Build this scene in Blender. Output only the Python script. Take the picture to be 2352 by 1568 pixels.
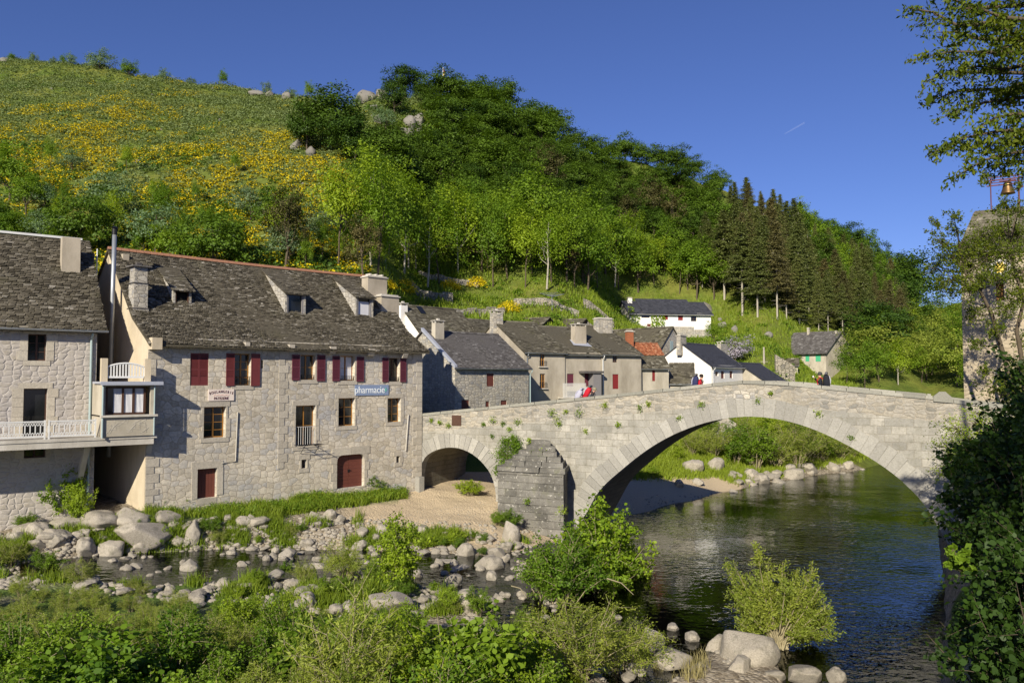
import bpy, math, random
import numpy as np
from mathutils import Vector, Matrix, noise as mnoise
for _o in list(bpy.data.objects): bpy.data.objects.remove(_o)
S = bpy.context.scene; COL = S.collection
R = math.radians
# ---------------------------------------------------------------- camera, sky, sun, exposure
F = 1829.33; PT = math.atan(86/F); CZ = 8.9; CP, SP = math.cos(PT), math.sin(PT)
cd = bpy.data.cameras.new('camera'); cam = bpy.data.objects.new('camera', cd); COL.objects.link(cam)
cd.lens = 28; cd.sensor_width = 36; cd.clip_start = .1; cd.clip_end = 8000
cam.location = (0, 0, CZ); cam.rotation_euler = (R(90)+PT, 0, 0); S.camera = cam
S.render.resolution_x = 1024; S.render.resolution_y = 682
AZ, EL = R(20), R(27)
W = bpy.data.worlds.new("World"); S.world = W; W.use_nodes = True
bg = W.node_tree.nodes['Background']; sky = W.node_tree.nodes.new('ShaderNodeTexSky')
sky.sky_type = 'NISHITA'; sky.sun_disc = False; sky.sun_elevation = EL; sky.sun_rotation = R(200)
sky.air_density = 1.0; sky.dust_density = .25; sky.ozone_density = 6.0; sky.altitude = 900
tn = W.node_tree.nodes.new('ShaderNodeVectorMath'); tn.operation = 'MULTIPLY'; tn.inputs[1].default_value = (.92, .85, 1.15)
W.node_tree.links.new(sky.outputs[0], tn.inputs[0]); W.node_tree.links.new(tn.outputs[0], bg.inputs[0]); bg.inputs[1].default_value = .066
sl = bpy.data.lights.new('sun', 'SUN'); so = bpy.data.objects.new('sun', sl); COL.objects.link(so)
sl.energy = 4.9; sl.angle = R(.53); sl.color = (1, .91, .75)
so.rotation_euler = Vector((math.sin(AZ)*math.cos(EL), math.cos(AZ)*math.cos(EL), -math.sin(EL))).to_track_quat('-Z', 'Y').to_euler()
S.view_settings.view_transform = 'Standard'; S.view_settings.look = 'None'
S.view_settings.exposure = 0.5; S.view_settings.gamma = 1
S.render.engine = 'CYCLES'
try:
    S.cycles.max_bounces = 6; S.cycles.transparent_max_bounces = 6; S.cycles.transmission_bounces = 4
except Exception: pass
# ---------------------------------------------------------------- geometry helpers
def ray(u, v):
    dx = (u-1176)/F; yy = (784-v)/F
    return dx, CP-SP*yy, SP+CP*yy
def at(u, v, Y):
    d = ray(u, v); k = Y/d[1]; return Vector((d[0]*k, Y, CZ+d[2]*k))
def proj(p):
    x, y, z = p[0], p[1], p[2]-CZ
    yc = CP*y+SP*z; zc = -SP*y+CP*z
    return 1176+F*x/yc, 784-F*zc/yc
def tag(o, label=None, cat=None, group=None, kind=None):
    if label: o['label'] = label
    if cat: o['category'] = cat
    if group: o['group'] = group
    if kind: o['kind'] = kind
    return o
def empty(name, loc, rz=0, label=None, cat=None, group=None):
    o = bpy.data.objects.new(name, None); COL.objects.link(o); o.location = loc; o.rotation_euler = (0, 0, rz)
    o.empty_display_size = .3
    return tag(o, label, cat, group)
def link(name, me, parent=None, loc=None):
    o = bpy.data.objects.new(name, me); COL.objects.link(o)
    if parent: o.parent = parent
    if loc is not None: o.location = loc
    return o
def rawmesh(name, V, Q, mat, tint=None, smooth=False, uv=None):
    """V (n,3), Q (m,4) or (m,3) arrays"""
    me = bpy.data.meshes.new(name); V = np.asarray(V, np.float32); Q = np.asarray(Q, np.int32)
    k = Q.shape[1]; me.vertices.add(len(V)); me.vertices.foreach_set('co', V.ravel())
    me.loops.add(Q.size); me.loops.foreach_set('vertex_index', Q.ravel())
    me.polygons.add(len(Q)); me.polygons.foreach_set('loop_start', np.arange(0, Q.size, k, dtype=np.int32))
    me.polygons.foreach_set('loop_total', np.full(len(Q), k, np.int32))
    if smooth: me.polygons.foreach_set('use_smooth', np.ones(len(Q), bool))
    me.update(calc_edges=True)
    if tint is not None:
        a = me.attributes.new('tint', 'FLOAT', 'FACE'); a.data.foreach_set('value', np.asarray(tint, np.float32))
    if mat: me.materials.append(mat)
    return me
class MB:
    def __init__(s): s.v = []; s.f = []; s.t = []; s.rnd = random.Random(7)
    def add(s, vs, fs, t=None):
        n = len(s.v); s.v += [tuple(p) for p in vs]
        if t is None: t = s.rnd.random()
        for f in fs: s.f.append([i+n for i in f]); s.t.append(t)
    def hexa(s, p, t=None):   # p: 4 bottom ccw, 4 top
        s.add(p, [(3, 2, 1, 0), (4, 5, 6, 7), (0, 1, 5, 4), (1, 2, 6, 5), (2, 3, 7, 6), (3, 0, 4, 7)], t)
    def box(s, x0, x1, y0, y1, z0, z1, t=None):
        s.hexa([(x0, y0, z0), (x1, y0, z0), (x1, y1, z0), (x0, y1, z0), (x0, y0, z1), (x1, y0, z1), (x1, y1, z1), (x0, y1, z1)], t)
    def quad(s, a, b, c, d, t=None): s.add([a, b, c, d], [(0, 1, 2, 3)], t)
    def extr(s, poly, y0, y1, t=None):  # polygon in xz (ccw seen from -y)
        n = len(poly); vs = [(x, y0, z) for x, z in poly]+[(x, y1, z) for x, z in poly]
        s.add(vs, [tuple(range(n)), tuple(range(2*n-1, n-1, -1))]+[(i, i+n, (i+1) % n+n, (i+1) % n) for i in range(n)], t)
    def extrx(s, poly, x0, x1, t=None):  # polygon in yz
        n = len(poly); vs = [(x0, y, z) for y, z in poly]+[(x1, y, z) for y, z in poly]
        s.add(vs, [tuple(range(n-1, -1, -1)), tuple(range(n, 2*n))]+[((i+1) % n, (i+1) % n+n, i+n, i) for i in range(n)], t)
    def tube(s, pts, r, n=6, t=None):
        pts = [Vector(p) for p in pts]; rs = r if hasattr(r, '__len__') else [r]*len(pts)
        vs = []; k = len(pts)
        for i, p in enumerate(pts):
            d = (pts[min(i+1, k-1)]-pts[max(i-1, 0)]);
            if d.length < 1e-6: d = Vector((0, 0, 1))
            d.normalize(); a = d.cross(Vector((0, 0, 1)) if abs(d.z) < .9 else Vector((1, 0, 0))).normalized(); b = d.cross(a)
            for j in range(n):
                w = 2*math.pi*j/n; vs.append(p+(a*math.cos(w)+b*math.sin(w))*rs[i])
        fs = [(i*n+j, i*n+(j+1) % n, (i+1)*n+(j+1) % n, (i+1)*n+j) for i in range(k-1) for j in range(n)]
        fs += [tuple(range(n-1, -1, -1)), tuple((k-1)*n+j for j in range(n))]
        s.add(vs, fs, t)
    def lathe(s, prof, n=16, c=(0, 0), t=None):
        vs = [(c[0]+r*math.cos(2*math.pi*j/n), c[1]+r*math.sin(2*math.pi*j/n), z) for r, z in prof for j in range(n)]
        k = len(prof); fs = [(i*n+j, i*n+(j+1) % n, (i+1)*n+(j+1) % n, (i+1)*n+j) for i in range(k-1) for j in range(n)]
        fs += [tuple(range(n-1, -1, -1)), tuple((k-1)*n+j for j in range(n))]
        s.add(vs, fs, t)
    def build(s, name, mat, parent=None, bz=0, smooth=False, label=None):
        me = bpy.data.meshes.new(name)
        me.from_pydata([(x, y, z-bz) for x, y, z in s.v], [], s.f)
        a = me.attributes.new('tint', 'FLOAT', 'FACE'); a.data.foreach_set('value', s.t)
        uv = me.uv_layers.new(name='UVMap'); dat = np.zeros(len(me.loops)*2, np.float32); V = s.v
        for p in me.polygons:
            n = p.normal; ax, ay, az = abs(n.x), abs(n.y), abs(n.z)
            for li, vi in zip(p.loop_indices, p.vertices):
                x, y, z = V[vi]
                if az > ax and az > ay: q = (x, y)
                elif ax > ay: q = (y+3.3, z)
                else: q = (x, z)
                dat[2*li] = q[0]; dat[2*li+1] = q[1]
        uv.data.foreach_set('uv', dat)
        if smooth: me.polygons.foreach_set('use_smooth', [True]*len(me.polygons))
        me.materials.append(mat); o = link(name, me, parent)
        if label: o['label'] = label
        return o
# ---------------------------------------------------------------- materials
class NT:
    def __init__(s, name):
        s.m = bpy.data.materials.new(name); s.m.use_nodes = True; s.nt = s.m.node_tree; s.b = s.nt.nodes['Principled BSDF']
        s.out = s.nt.nodes['Material Output']
    def n(s, typ, props=None, **ins):
        nd = s.nt.nodes.new('ShaderNode'+typ)
        for k, v in (props or {}).items(): setattr(nd, k, v)
        for k, v in ins.items():
            k = {'i0': 0, 'i1': 1, 'i2': 2}.get(k, k.replace('_', ' ')); s.set(nd.inputs[k], v)
        return nd
    def set(s, sock, v):
        if isinstance(v, bpy.types.NodeSocket): s.nt.links.new(v, sock)
        elif hasattr(v, '__len__') and len(v) == 3 and sock.type == 'RGBA': sock.default_value = (*v, 1)
        else: sock.default_value = v
    def mix(s, f, a, b, bt='MIX'):
        nd = s.nt.nodes.new('ShaderNodeMix'); nd.data_type = 'RGBA'; nd.blend_type = bt
        s.set(nd.inputs[0], f); s.set(nd.inputs[6], a); s.set(nd.inputs[7], b); return nd.outputs[2]
    def math(s, op, a, b=0.0, c=0.0, clamp=False):
        nd = s.nt.nodes.new('ShaderNodeMath'); nd.operation = op; nd.use_clamp = clamp
        s.set(nd.inputs[0], a); s.set(nd.inputs[1], b); s.set(nd.inputs[2], c); return nd.outputs[0]
    def ramp(s, f, stops):
        nd = s.nt.nodes.new('ShaderNodeValToRGB'); cr = nd.color_ramp
        while len(cr.elements) < len(stops): cr.elements.new(.5)
        for e, (p, c) in zip(cr.elements, stops): e.position = p; e.color = (*c, 1) if hasattr(c, '__len__') else (c, c, c, 1)
        s.set(nd.inputs[0], f); return nd.outputs[0]
    def noise(s, vec, scale, detail=4, rough=.55, dist=0):
        nd = s.n('TexNoise', Scale=scale, Detail=detail, Roughness=rough, Distortion=dist)
        if vec is not None: s.set(nd.inputs['Vector'], vec)
        return nd
    def uv(s): return s.n('UVMap', dict(uv_map='UVMap')).outputs[0]
    def obj(s): return s.n('TexCoord').outputs['Object']
    def attr(s, name='tint'): return s.n('Attribute', dict(attribute_name=name))
    def bump(s, h, dist=.02, strength=1.0):
        nd = s.n('Bump', Strength=strength, Distance=dist, Height=h); s.set(s.b.inputs['Normal'], nd.outputs[0])
    def fin(s, col, rough=.85, spec=.3, metal=0):
        s.set(s.b.inputs['Base Color'], col); s.set(s.b.inputs['Roughness'], rough)
        s.b.inputs['Specular IOR Level'].default_value = spec; s.b.inputs['Metallic'].default_value = metal
        return s.m
def vscale(k, vec, sc):
    return k.n('VectorMath', dict(operation='MULTIPLY'), i0=vec, i1=sc).outputs[0]
def distort(k, vec, amp, scale):
    nz = k.noise(vec, scale, 2).outputs['Color']
    a = k.n('VectorMath', dict(operation='SUBTRACT'), i0=nz, i1=(.5, .5, .5)).outputs[0]
    b = k.n('VectorMath', dict(operation='SCALE'), i0=a); b.inputs['Scale'].default_value = amp
    return k.n('VectorMath', dict(operation='ADD'), i0=vec, i1=b.outputs[0]).outputs[0]
def m_plain(name, c, rough=.7, spec=.3, metal=0, var=.12, sc=6):
    k = NT(name); nz = k.noise(k.obj(), sc, 4).outputs[0]
    return k.fin(k.mix(nz, [x*(1-var) for x in c], [min(1, x*(1+var)) for x in c]), rough, spec, metal)
def m_rubble(name, ca, cb, cc, mort, sx=.42, sz=.3, seam=.05, depth=.05, wash=.0):
    k = NT(name); uv = distort(k, distort(k, distort(k, k.uv(), .5, .9), .14, 2.2), .05, 8)
    sv = vscale(k, uv, (1/sx, 1/sz, 1))
    v1 = k.n('TexVoronoi', dict(voronoi_dimensions='2D', feature='DISTANCE_TO_EDGE'), Vector=sv, Scale=1.0, Randomness=.62).outputs[0]
    v2 = k.n('TexVoronoi', dict(voronoi_dimensions='2D'), Vector=sv, Scale=1.0, Randomness=.62)
    rc = k.n('SeparateColor', i0=v2.outputs['Color'])
    col = k.ramp(rc.outputs[0], [(0, ca), (.5, cb), (1, cc)])
    nz = k.noise(k.uv(), 9, 6, .7).outputs[0]; col = k.mix(.8, col, k.ramp(nz, [(.3, .62), (.7, 1.25)]), 'MULTIPLY')
    big = k.noise(k.uv(), .35, 4, .6).outputs[0]; col = k.mix(.7, col, k.ramp(big, [(.3, .72), (.65, 1.12)]), 'MULTIPLY')
    mask = k.ramp(v1, [(seam*.5, 0), (seam*1.6, 1)])
    if wash: mask = k.math('MULTIPLY', mask, k.ramp(k.noise(k.uv(), 2.3, 4, .7).outputs[0], [(.42, 1-wash), (.62, 1)]))
    col = k.mix(mask, mort, col)
    col = k.mix(k.ramp(k.noise(k.uv(), .22, 3, .5).outputs[0], [(.5, 0), (.62, .45)]), col, k.mix(1.0, col, (.78, .82, .92), 'MULTIPLY'))
    st = k.noise(vscale(k, k.uv(), (1.6, .2, 1)), 1.0, 5, .65).outputs[0]; col = k.mix(k.ramp(st, [(.56, 0), (.75, .5)]), col, k.mix(1.0, col, (.55, .52, .46), 'MULTIPLY'))
    h = k.math('ADD', k.math('MULTIPLY', k.ramp(v1, [(0, 0), (seam*1.5, .6), (.4, .8)]), k.math('ADD', k.math('MULTIPLY', rc.outputs[1], .7), .5)), k.math('MULTIPLY', nz, .35))
    k.bump(h, depth); return k.fin(col, .92, .2)
def m_ashlar(name, c1, c2, mort, bw=.62, rh=.33, depth=.03):
    k = NT(name); uv = distort(k, distort(k, k.uv(), .10, .9), .03, 5)
    br = k.n('TexBrick', dict(offset=.5, squash=1.0), Vector=uv, Scale=1.0, Mortar_Size=.012, Mortar_Smooth=.35, Bias=0.0, Brick_Width=bw, Row_Height=rh, Color1=c1, Color2=c2, Mortar=mort)
    nz = k.noise(k.uv(), 12, 6, .7).outputs[0]; col = k.mix(.75, br.outputs['Color'], k.ramp(nz, [(.3, .7), (.7, 1.15)]), 'MULTIPLY')
    big = k.noise(k.uv(), .45, 5, .65).outputs[0]; col = k.mix(.8, col, k.ramp(big, [(.32, (.66, .64, .6)), (.6, (1.08, 1.06, 1.02))]), 'MULTIPLY')
    col = k.mix(k.ramp(k.noise(k.uv(), 3.1, 5, .7).outputs[0], [(.5, 0), (.7, .75)]), col, (.19, .18, .14))
    st = k.noise(vscale(k, k.uv(), (2.2, .28, 1)), 1.0, 6, .7).outputs[0]; col = k.mix(k.ramp(st, [(.5, 0), (.72, .6)]), col, (.21, .2, .16))
    col = k.mix(k.ramp(k.noise(k.uv(), 7, 3, .6).outputs[0], [(.66, 0), (.72, .5)]), col, (.16, .19, .06))
    h = k.math('ADD', k.math('MULTIPLY', k.math('SUBTRACT', 1.0, br.outputs['Fac']), .8), k.math('MULTIPLY', nz, .4))
    k.bump(h, depth); return k.fin(col, .92, .2)
def m_block(name, c1, c2):
    k = NT(name); t = k.attr().outputs['Fac']; nz = k.noise(k.obj(), 14, 6, .7).outputs[0]
    col = k.mix(t, c1, c2); col = k.mix(.8, col, k.ramp(nz, [(.3, .7), (.7, 1.15)]), 'MULTIPLY')
    col = k.mix(k.ramp(k.noise(k.obj(), 1.1, 5, .7).outputs[0], [(.55, 0), (.75, .5)]), col, (.2, .19, .16))
    k.bump(nz, .02); return k.fin(col, .92, .2)
def m_slate(name, stops, moss=.4):
    k = NT(name); t = k.attr().outputs['Fac']; ob = k.obj()
    col = k.ramp(t, stops); nz = k.noise(ob, 9, 5, .7).outputs[0]
    col = k.mix(.85, col, k.ramp(nz, [(.3, .6), (.72, 1.35)]), 'MULTIPLY')
    col = k.mix(k.ramp(k.noise(ob, .8, 5, .7).outputs[0], [(.56, 0), (.68, moss)]), col, (.09, .085, .035))
    col = k.mix(k.ramp(k.noise(ob, 22, 2, .5).outputs[0], [(.7, 0), (.78, .55)]), col, (.36, .35, .3))
    k.bump(nz, .02); return k.fin(col, .85, .3)
def m_stucco(name, c, stain=.5, dark=(.5, .48, .44)):
    k = NT(name); uv = k.uv(); a = k.noise(vscale(k, uv, (1, .45, 1)), .9, 6, .65).outputs[0]; b = k.noise(uv, 25, 3).outputs[0]
    col = k.mix(stain, c, k.ramp(a, [(.32, dark), (.6, (1.05, 1.05, 1.05))]), 'MULTIPLY')
    col = k.mix(.5, col, k.ramp(b, [(.3, .8), (.7, 1.1)]), 'MULTIPLY'); k.bump(b, .01); return k.fin(col, .92, .15)
def m_leaf(name, c1, c2, c3=None, trans=.35, hue=.5):
    k = NT(name); t = k.attr().outputs['Fac']; rnd = k.n('ObjectInfo').outputs['Random']
    col = k.mix(t, c1, c2)
    col = k.mix(k.math('MULTIPLY', rnd, hue), col, c3 or c2)
    col = k.mix(.6, col, k.ramp(k.n('ObjectInfo').outputs['Random'], [(0, .78), (1, 1.15)]), 'MULTIPLY')
    k.fin(col, .55, .25)
    tr = k.n('BsdfTranslucent'); k.set(tr.inputs[0], k.mix(1.0, col, (1.5, 1.5, .5), 'MULTIPLY'))
    mx = k.n('MixShader', i0=trans, i1=k.b.outputs[0], i2=tr.outputs[0])
    k.nt.links.new(mx.outputs[0], k.out.inputs[0]); return k.m
M = {}
M['facade'] = m_rubble('granite_rubble', (.46, .41, .32), (.62, .56, .45), (.44, .42, .385), (.42, .36, .27), .42, .29, .028, .03)
M['facade2'] = m_rubble('limewashed_rubble', (.37, .33, .27), (.46, .42, .35), (.33, .305, .27), (.42, .385, .345), .36, .24, .1, .035, .9)
M['towerstone'] = m_rubble('tower_plastered_rubble', (.34, .28, .19), (.43, .36, .25), (.28, .25, .2), (.4, .34, .24), .5, .32, .07, .05, .7)
M['rubble_grey'] = m_rubble('grey_rubble', (.36, .33, .27), (.5, .46, .38), (.29, .285, .27), (.28, .25, .2), .36, .22, .04, .04)
M['drywall'] = m_rubble('dry_stone', (.3, .27, .22), (.42, .38, .3), (.2, .19, .17), (.1, .09, .06), .4, .22, .06, .08)
M['ashlar'] = m_ashlar('granite_ashlar', (.42, .405, .36), (.29, .285, .26), (.44, .41, .34), .62, .37)
M['parapet'] = m_rubble('parapet_rubble', (.36, .325, .255), (.4, .37, .31), (.23, .22, .19), (.36, .32, .25), .42, .17, .05, .03)
M['block'] = m_block('granite_block', (.27, .26, .23), (.39, .375, .33)); M['coping'] = m_block('coping_granite', (.22, .215, .18), (.33, .32, .27))
M['blockwarm'] = m_block('dressed_stone', (.42, .38, .31), (.54, .49, .4))
M['pierstone'] = m_ashlar('weathered_ashlar', (.17, .165, .15), (.25, .24, .21), (.3, .28, .23), .7, .36)
def m_pier(name):
    k = NT(name); uv = distort(k, k.uv(), .06, 2); br = k.n('TexBrick', dict(offset=.5), Vector=uv, Scale=1.0, Mortar_Size=.012, Mortar_Smooth=.3, Bias=0.0, Brick_Width=.75, Row_Height=.4, Color1=(.13, .125, .11), Color2=(.22, .21, .185), Mortar=(.26, .24, .2))
    n1 = k.noise(k.uv(), .8, 6, .7).outputs[0]; n2 = k.noise(k.uv(), 4.5, 7, .75).outputs[0]; n3 = k.noise(k.uv(), 14, 5, .7).outputs[0]
    col = k.mix(.9, br.outputs['Color'], k.ramp(n1, [(.3, .45), (.65, 1.25)]), 'MULTIPLY'); col = k.mix(.6, col, k.ramp(n3, [(.3, .6), (.7, 1.2)]), 'MULTIPLY')
    col = k.mix(k.ramp(n2, [(.58, 0), (.62, .8)]), col, (.52, .5, .44)); col = k.mix(k.ramp(k.noise(k.uv(), 1.6, 5, .7).outputs[0], [(.56, 0), (.68, .5)]), col, (.1, .105, .05))
    k.bump(k.math('ADD', k.math('MULTIPLY', br.outputs['Fac'], -.6), n3), .03); return k.fin(col, .95, .1)
M['pierlichen'] = m_pier('lichened_pier_stone')
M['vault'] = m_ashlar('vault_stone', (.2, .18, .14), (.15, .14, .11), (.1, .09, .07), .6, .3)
M['slate'] = m_slate('stone_slate', [(0, (.04, .034, .022)), (.3, (.084, .073, .05)), (.75, (.132, .116, .084)), (.95, (.18, .162, .124)), (1, (.32, .295, .245))], .25)
M['slategrey'] = m_slate('grey_slate', [(0, (.07, .064, .06)), (.5, (.11, .102, .096)), (.93, (.15, .142, .135)), (1, (.24, .23, .22))], .15)
M['slatelight'] = m_slate('lichen_slate', [(0, (.05, .044, .03)), (.5, (.105, .094, .066)), (.93, (.15, .137, .1)), (1, (.27, .255, .2))], .5)
M['blackslate'] = m_slate('black_slate', [(0, (.03, .032, .042)), (1, (.055, .058, .072))], .0)
M['redtile'] = m_slate('red_tile', [(0, (.22, .07, .03)), (.6, (.36, .13, .06)), (1, (.45, .22, .12))], .3)
M['cream'] = m_stucco('cream_render', (.56, .48, .35), .4)
M['stucco'] = m_stucco('grey_render', (.4, .36, .29), .6)
M['stucco2'] = m_stucco('beige_render', (.46, .42, .34), .6)
M['white'] = m_stucco('white_render', (.82, .79, .73), .15)
M['chimrender'] = m_stucco('chimney_render', (.42, .37, .29), .6)
M['shutter'] = m_plain('oxblood_paint', (.14, .03, .03), .55, .4)
M['shutter2'] = m_plain('plum_paint', (.11, .026, .04), .5, .4)
M['doorred'] = m_plain('brown_red_paint', (.13, .04, .028), .6, .3)
M['redpaint'] = m_plain('red_paint', (.2, .022, .022), .55, .4)
M['green'] = m_plain('mint_paint', (.06, .38, .2), .6, .3)
M['oak'] = m_plain('varnished_wood', (.32, .15, .03), .5, .4, var=.3, sc=3)
M['brownwood'] = m_plain('brown_wood', (.07, .035, .022), .6, .3, var=.3)
M['greywood'] = m_plain('grey_wood', (.2, .19, .19), .7, .2)
M['glass'] = m_plain('window_glass', (.012, .013, .014), .06, .6)  # opaque dark pane, the unlit room behind is put into its colour
M['curtain'] = m_plain('net_curtain', (.6, .6, .62), .8, .1)
M['dark'] = m_plain('dark_interior', (.012, .011, .01), .9, .1)  # near-black colour standing for unlit space behind openings
M['zinc'] = m_plain('zinc', (.33, .35, .37), .45, .5, .6)
M['pipegreen'] = m_plain('green_grey_pipe', (.3, .38, .38), .5, .4)
M['lead'] = m_plain('lead_sheet', (.42, .44, .5), .5, .4, .3)
M['iron'] = m_plain('wrought_iron', (.02, .02, .022), .5, .4, .5)
M['rust'] = m_plain('rusty_iron', (.13, .045, .04), .7, .3, .2)
M['metalwhite'] = m_plain('white_metal', (.62, .62, .6), .5, .4)
M['concrete'] = m_stucco('pale_concrete', (.52, .49, .43), .6)
M['bronze'] = m_plain('bell_bronze', (.2, .12, .05), .4, .5, .7)
M['gold'] = m_plain('gilded', (.75, .55, .08), .45, .5, .2)
M['bark'] = m_plain('bark', (.1, .08, .055), .9, .1, var=.4)
M['barkpale'] = m_plain('pale_bark', (.36, .33, .27), .9, .1, var=.4)
M['stem'] = m_plain('pale_stem', (.3, .26, .16), .9, .1, var=.3)
M['ridge'] = m_plain('ridge_tile', (.3, .15, .09), .85, .2, var=.3)
M['signwhite'] = m_plain('sign_cream', (.74, .64, .56), .6, .3, var=.04)
M['signblue'] = m_plain('sign_blue', (.21, .27, .4), .5, .4, var=.08)
M['ink'] = m_plain('sign_brown_ink', (.09, .02, .02), .6, .3)
M['inkpale'] = m_plain('sign_faded_red', (.68, .42, .36), .6, .3)
M['inkwhite'] = m_plain('sign_white', (.78, .82, .82), .6, .3)
M['inkgreen'] = m_plain('sign_green', (.14, .4, .36), .6, .3)
def m_rock(name, a, b, lich=.5):
    k = NT(name); ob = k.obj(); n1 = k.noise(ob, 1.3, 6, .65).outputs[0]; n2 = k.noise(ob, 26, 4, .7).outputs[0]
    col = k.mix(n1, a, b); col = k.mix(.8, col, k.ramp(n2, [(.3, .5), (.7, 1.3)]), 'MULTIPLY')
    col = k.mix(k.ramp(k.noise(ob, 2.6, 6, .75).outputs[0], [(.5, 0), (.62, lich)]), col, (.13, .125, .09))
    col = k.mix(.5, col, k.ramp(k.n('ObjectInfo').outputs['Random'], [(0, .65), (1, 1.15)]), 'MULTIPLY')
    # wet, algae-brown foot at the waterline
    h = k.math('ADD', k.math('MULTIPLY', n1, .35), k.math('MULTIPLY', n2, .5)); k.bump(h, .06); return k.fin(col, .9, .2)
M['rock'] = m_rock('river_granite', (.26, .23, .18), (.56, .51, .43))
M['hillrock'] = m_rock('hill_granite', (.14, .13, .11), (.33, .31, .275))
# leaves
M['lf_mid'] = m_leaf('leaf_mid_green', (0.069, 0.151, 0.011), (0.169, 0.285, 0.018), (0.199, 0.270, 0.018))
M['lf_dark'] = m_leaf('leaf_dark_green', (0.027, 0.064, 0.007), (0.068, 0.131, 0.011), (0.096, 0.153, 0.013), .2)
M['lf_spring'] = m_leaf('leaf_spring_green', (0.130, 0.235, 0.013), (0.277, 0.397, 0.022), (0.314, 0.366, 0.025))
M['lf_willow'] = m_leaf('leaf_willow', (0.152, 0.216, 0.028), (0.321, 0.363, 0.056), (0.237, 0.297, 0.032))
M['lf_grey'] = m_leaf('leaf_grey_green', (.10, .16, .07), (.22, .30, .15), (.12, .2, .09))
M['lf_conifer'] = m_leaf('needle_olive', (.055, .082, .02), (.14, .165, .038), (.12, .13, .035), .12, .6)
M['lf_conbrown'] = m_leaf('needle_brown', (.06, .065, .02), (.125, .12, .04), (.14, .11, .04), .12)
M['lf_yellow'] = m_leaf('broom_flower', (.5, .4, .006), (.78, .62, .012), (.7, .52, .01), .2, .3)
M['lf_scrub'] = m_leaf('scrub_green', (.095, .14, .04), (.23, .29, .115), (.2, .24, .07), .2, .3)
M['lf_shrub'] = m_leaf('hillside_shrub_green', (.05, .11, .015), (.12, .21, .03), (.1, .17, .03), .25, .3)
M['lf_far'] = m_leaf('leaf_ridge_green', (0.051, 0.102, 0.008), (0.115, 0.194, 0.015), (0.090, 0.153, 0.012), .25)
M['lf_shade'] = m_leaf('leaf_hazel_shaded', (.016, .04, .006), (.04, .085, .01), (.03, .06, .006), .25)  # right bank's shade is darkened into this leaf colour
M['lf_ash'] = m_leaf('leaf_ash', (0.058, 0.102, 0.007), (0.166, 0.204, 0.012), (0.128, 0.163, 0.012), .35)
M['lf_lilac'] = m_leaf('lilac_blossom', (.3, .25, .36), (.5, .45, .55), (.12, .18, .05), .2)
M['grass'] = m_leaf('grass_blade', (0.106, 0.180, 0.012), (0.239, 0.314, 0.026), (0.225, 0.269, 0.026), .3)
M['straw'] = m_leaf('straw_blade', (.28, .24, .10), (.42, .36, .18), (.3, .3, .12), .2)
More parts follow.
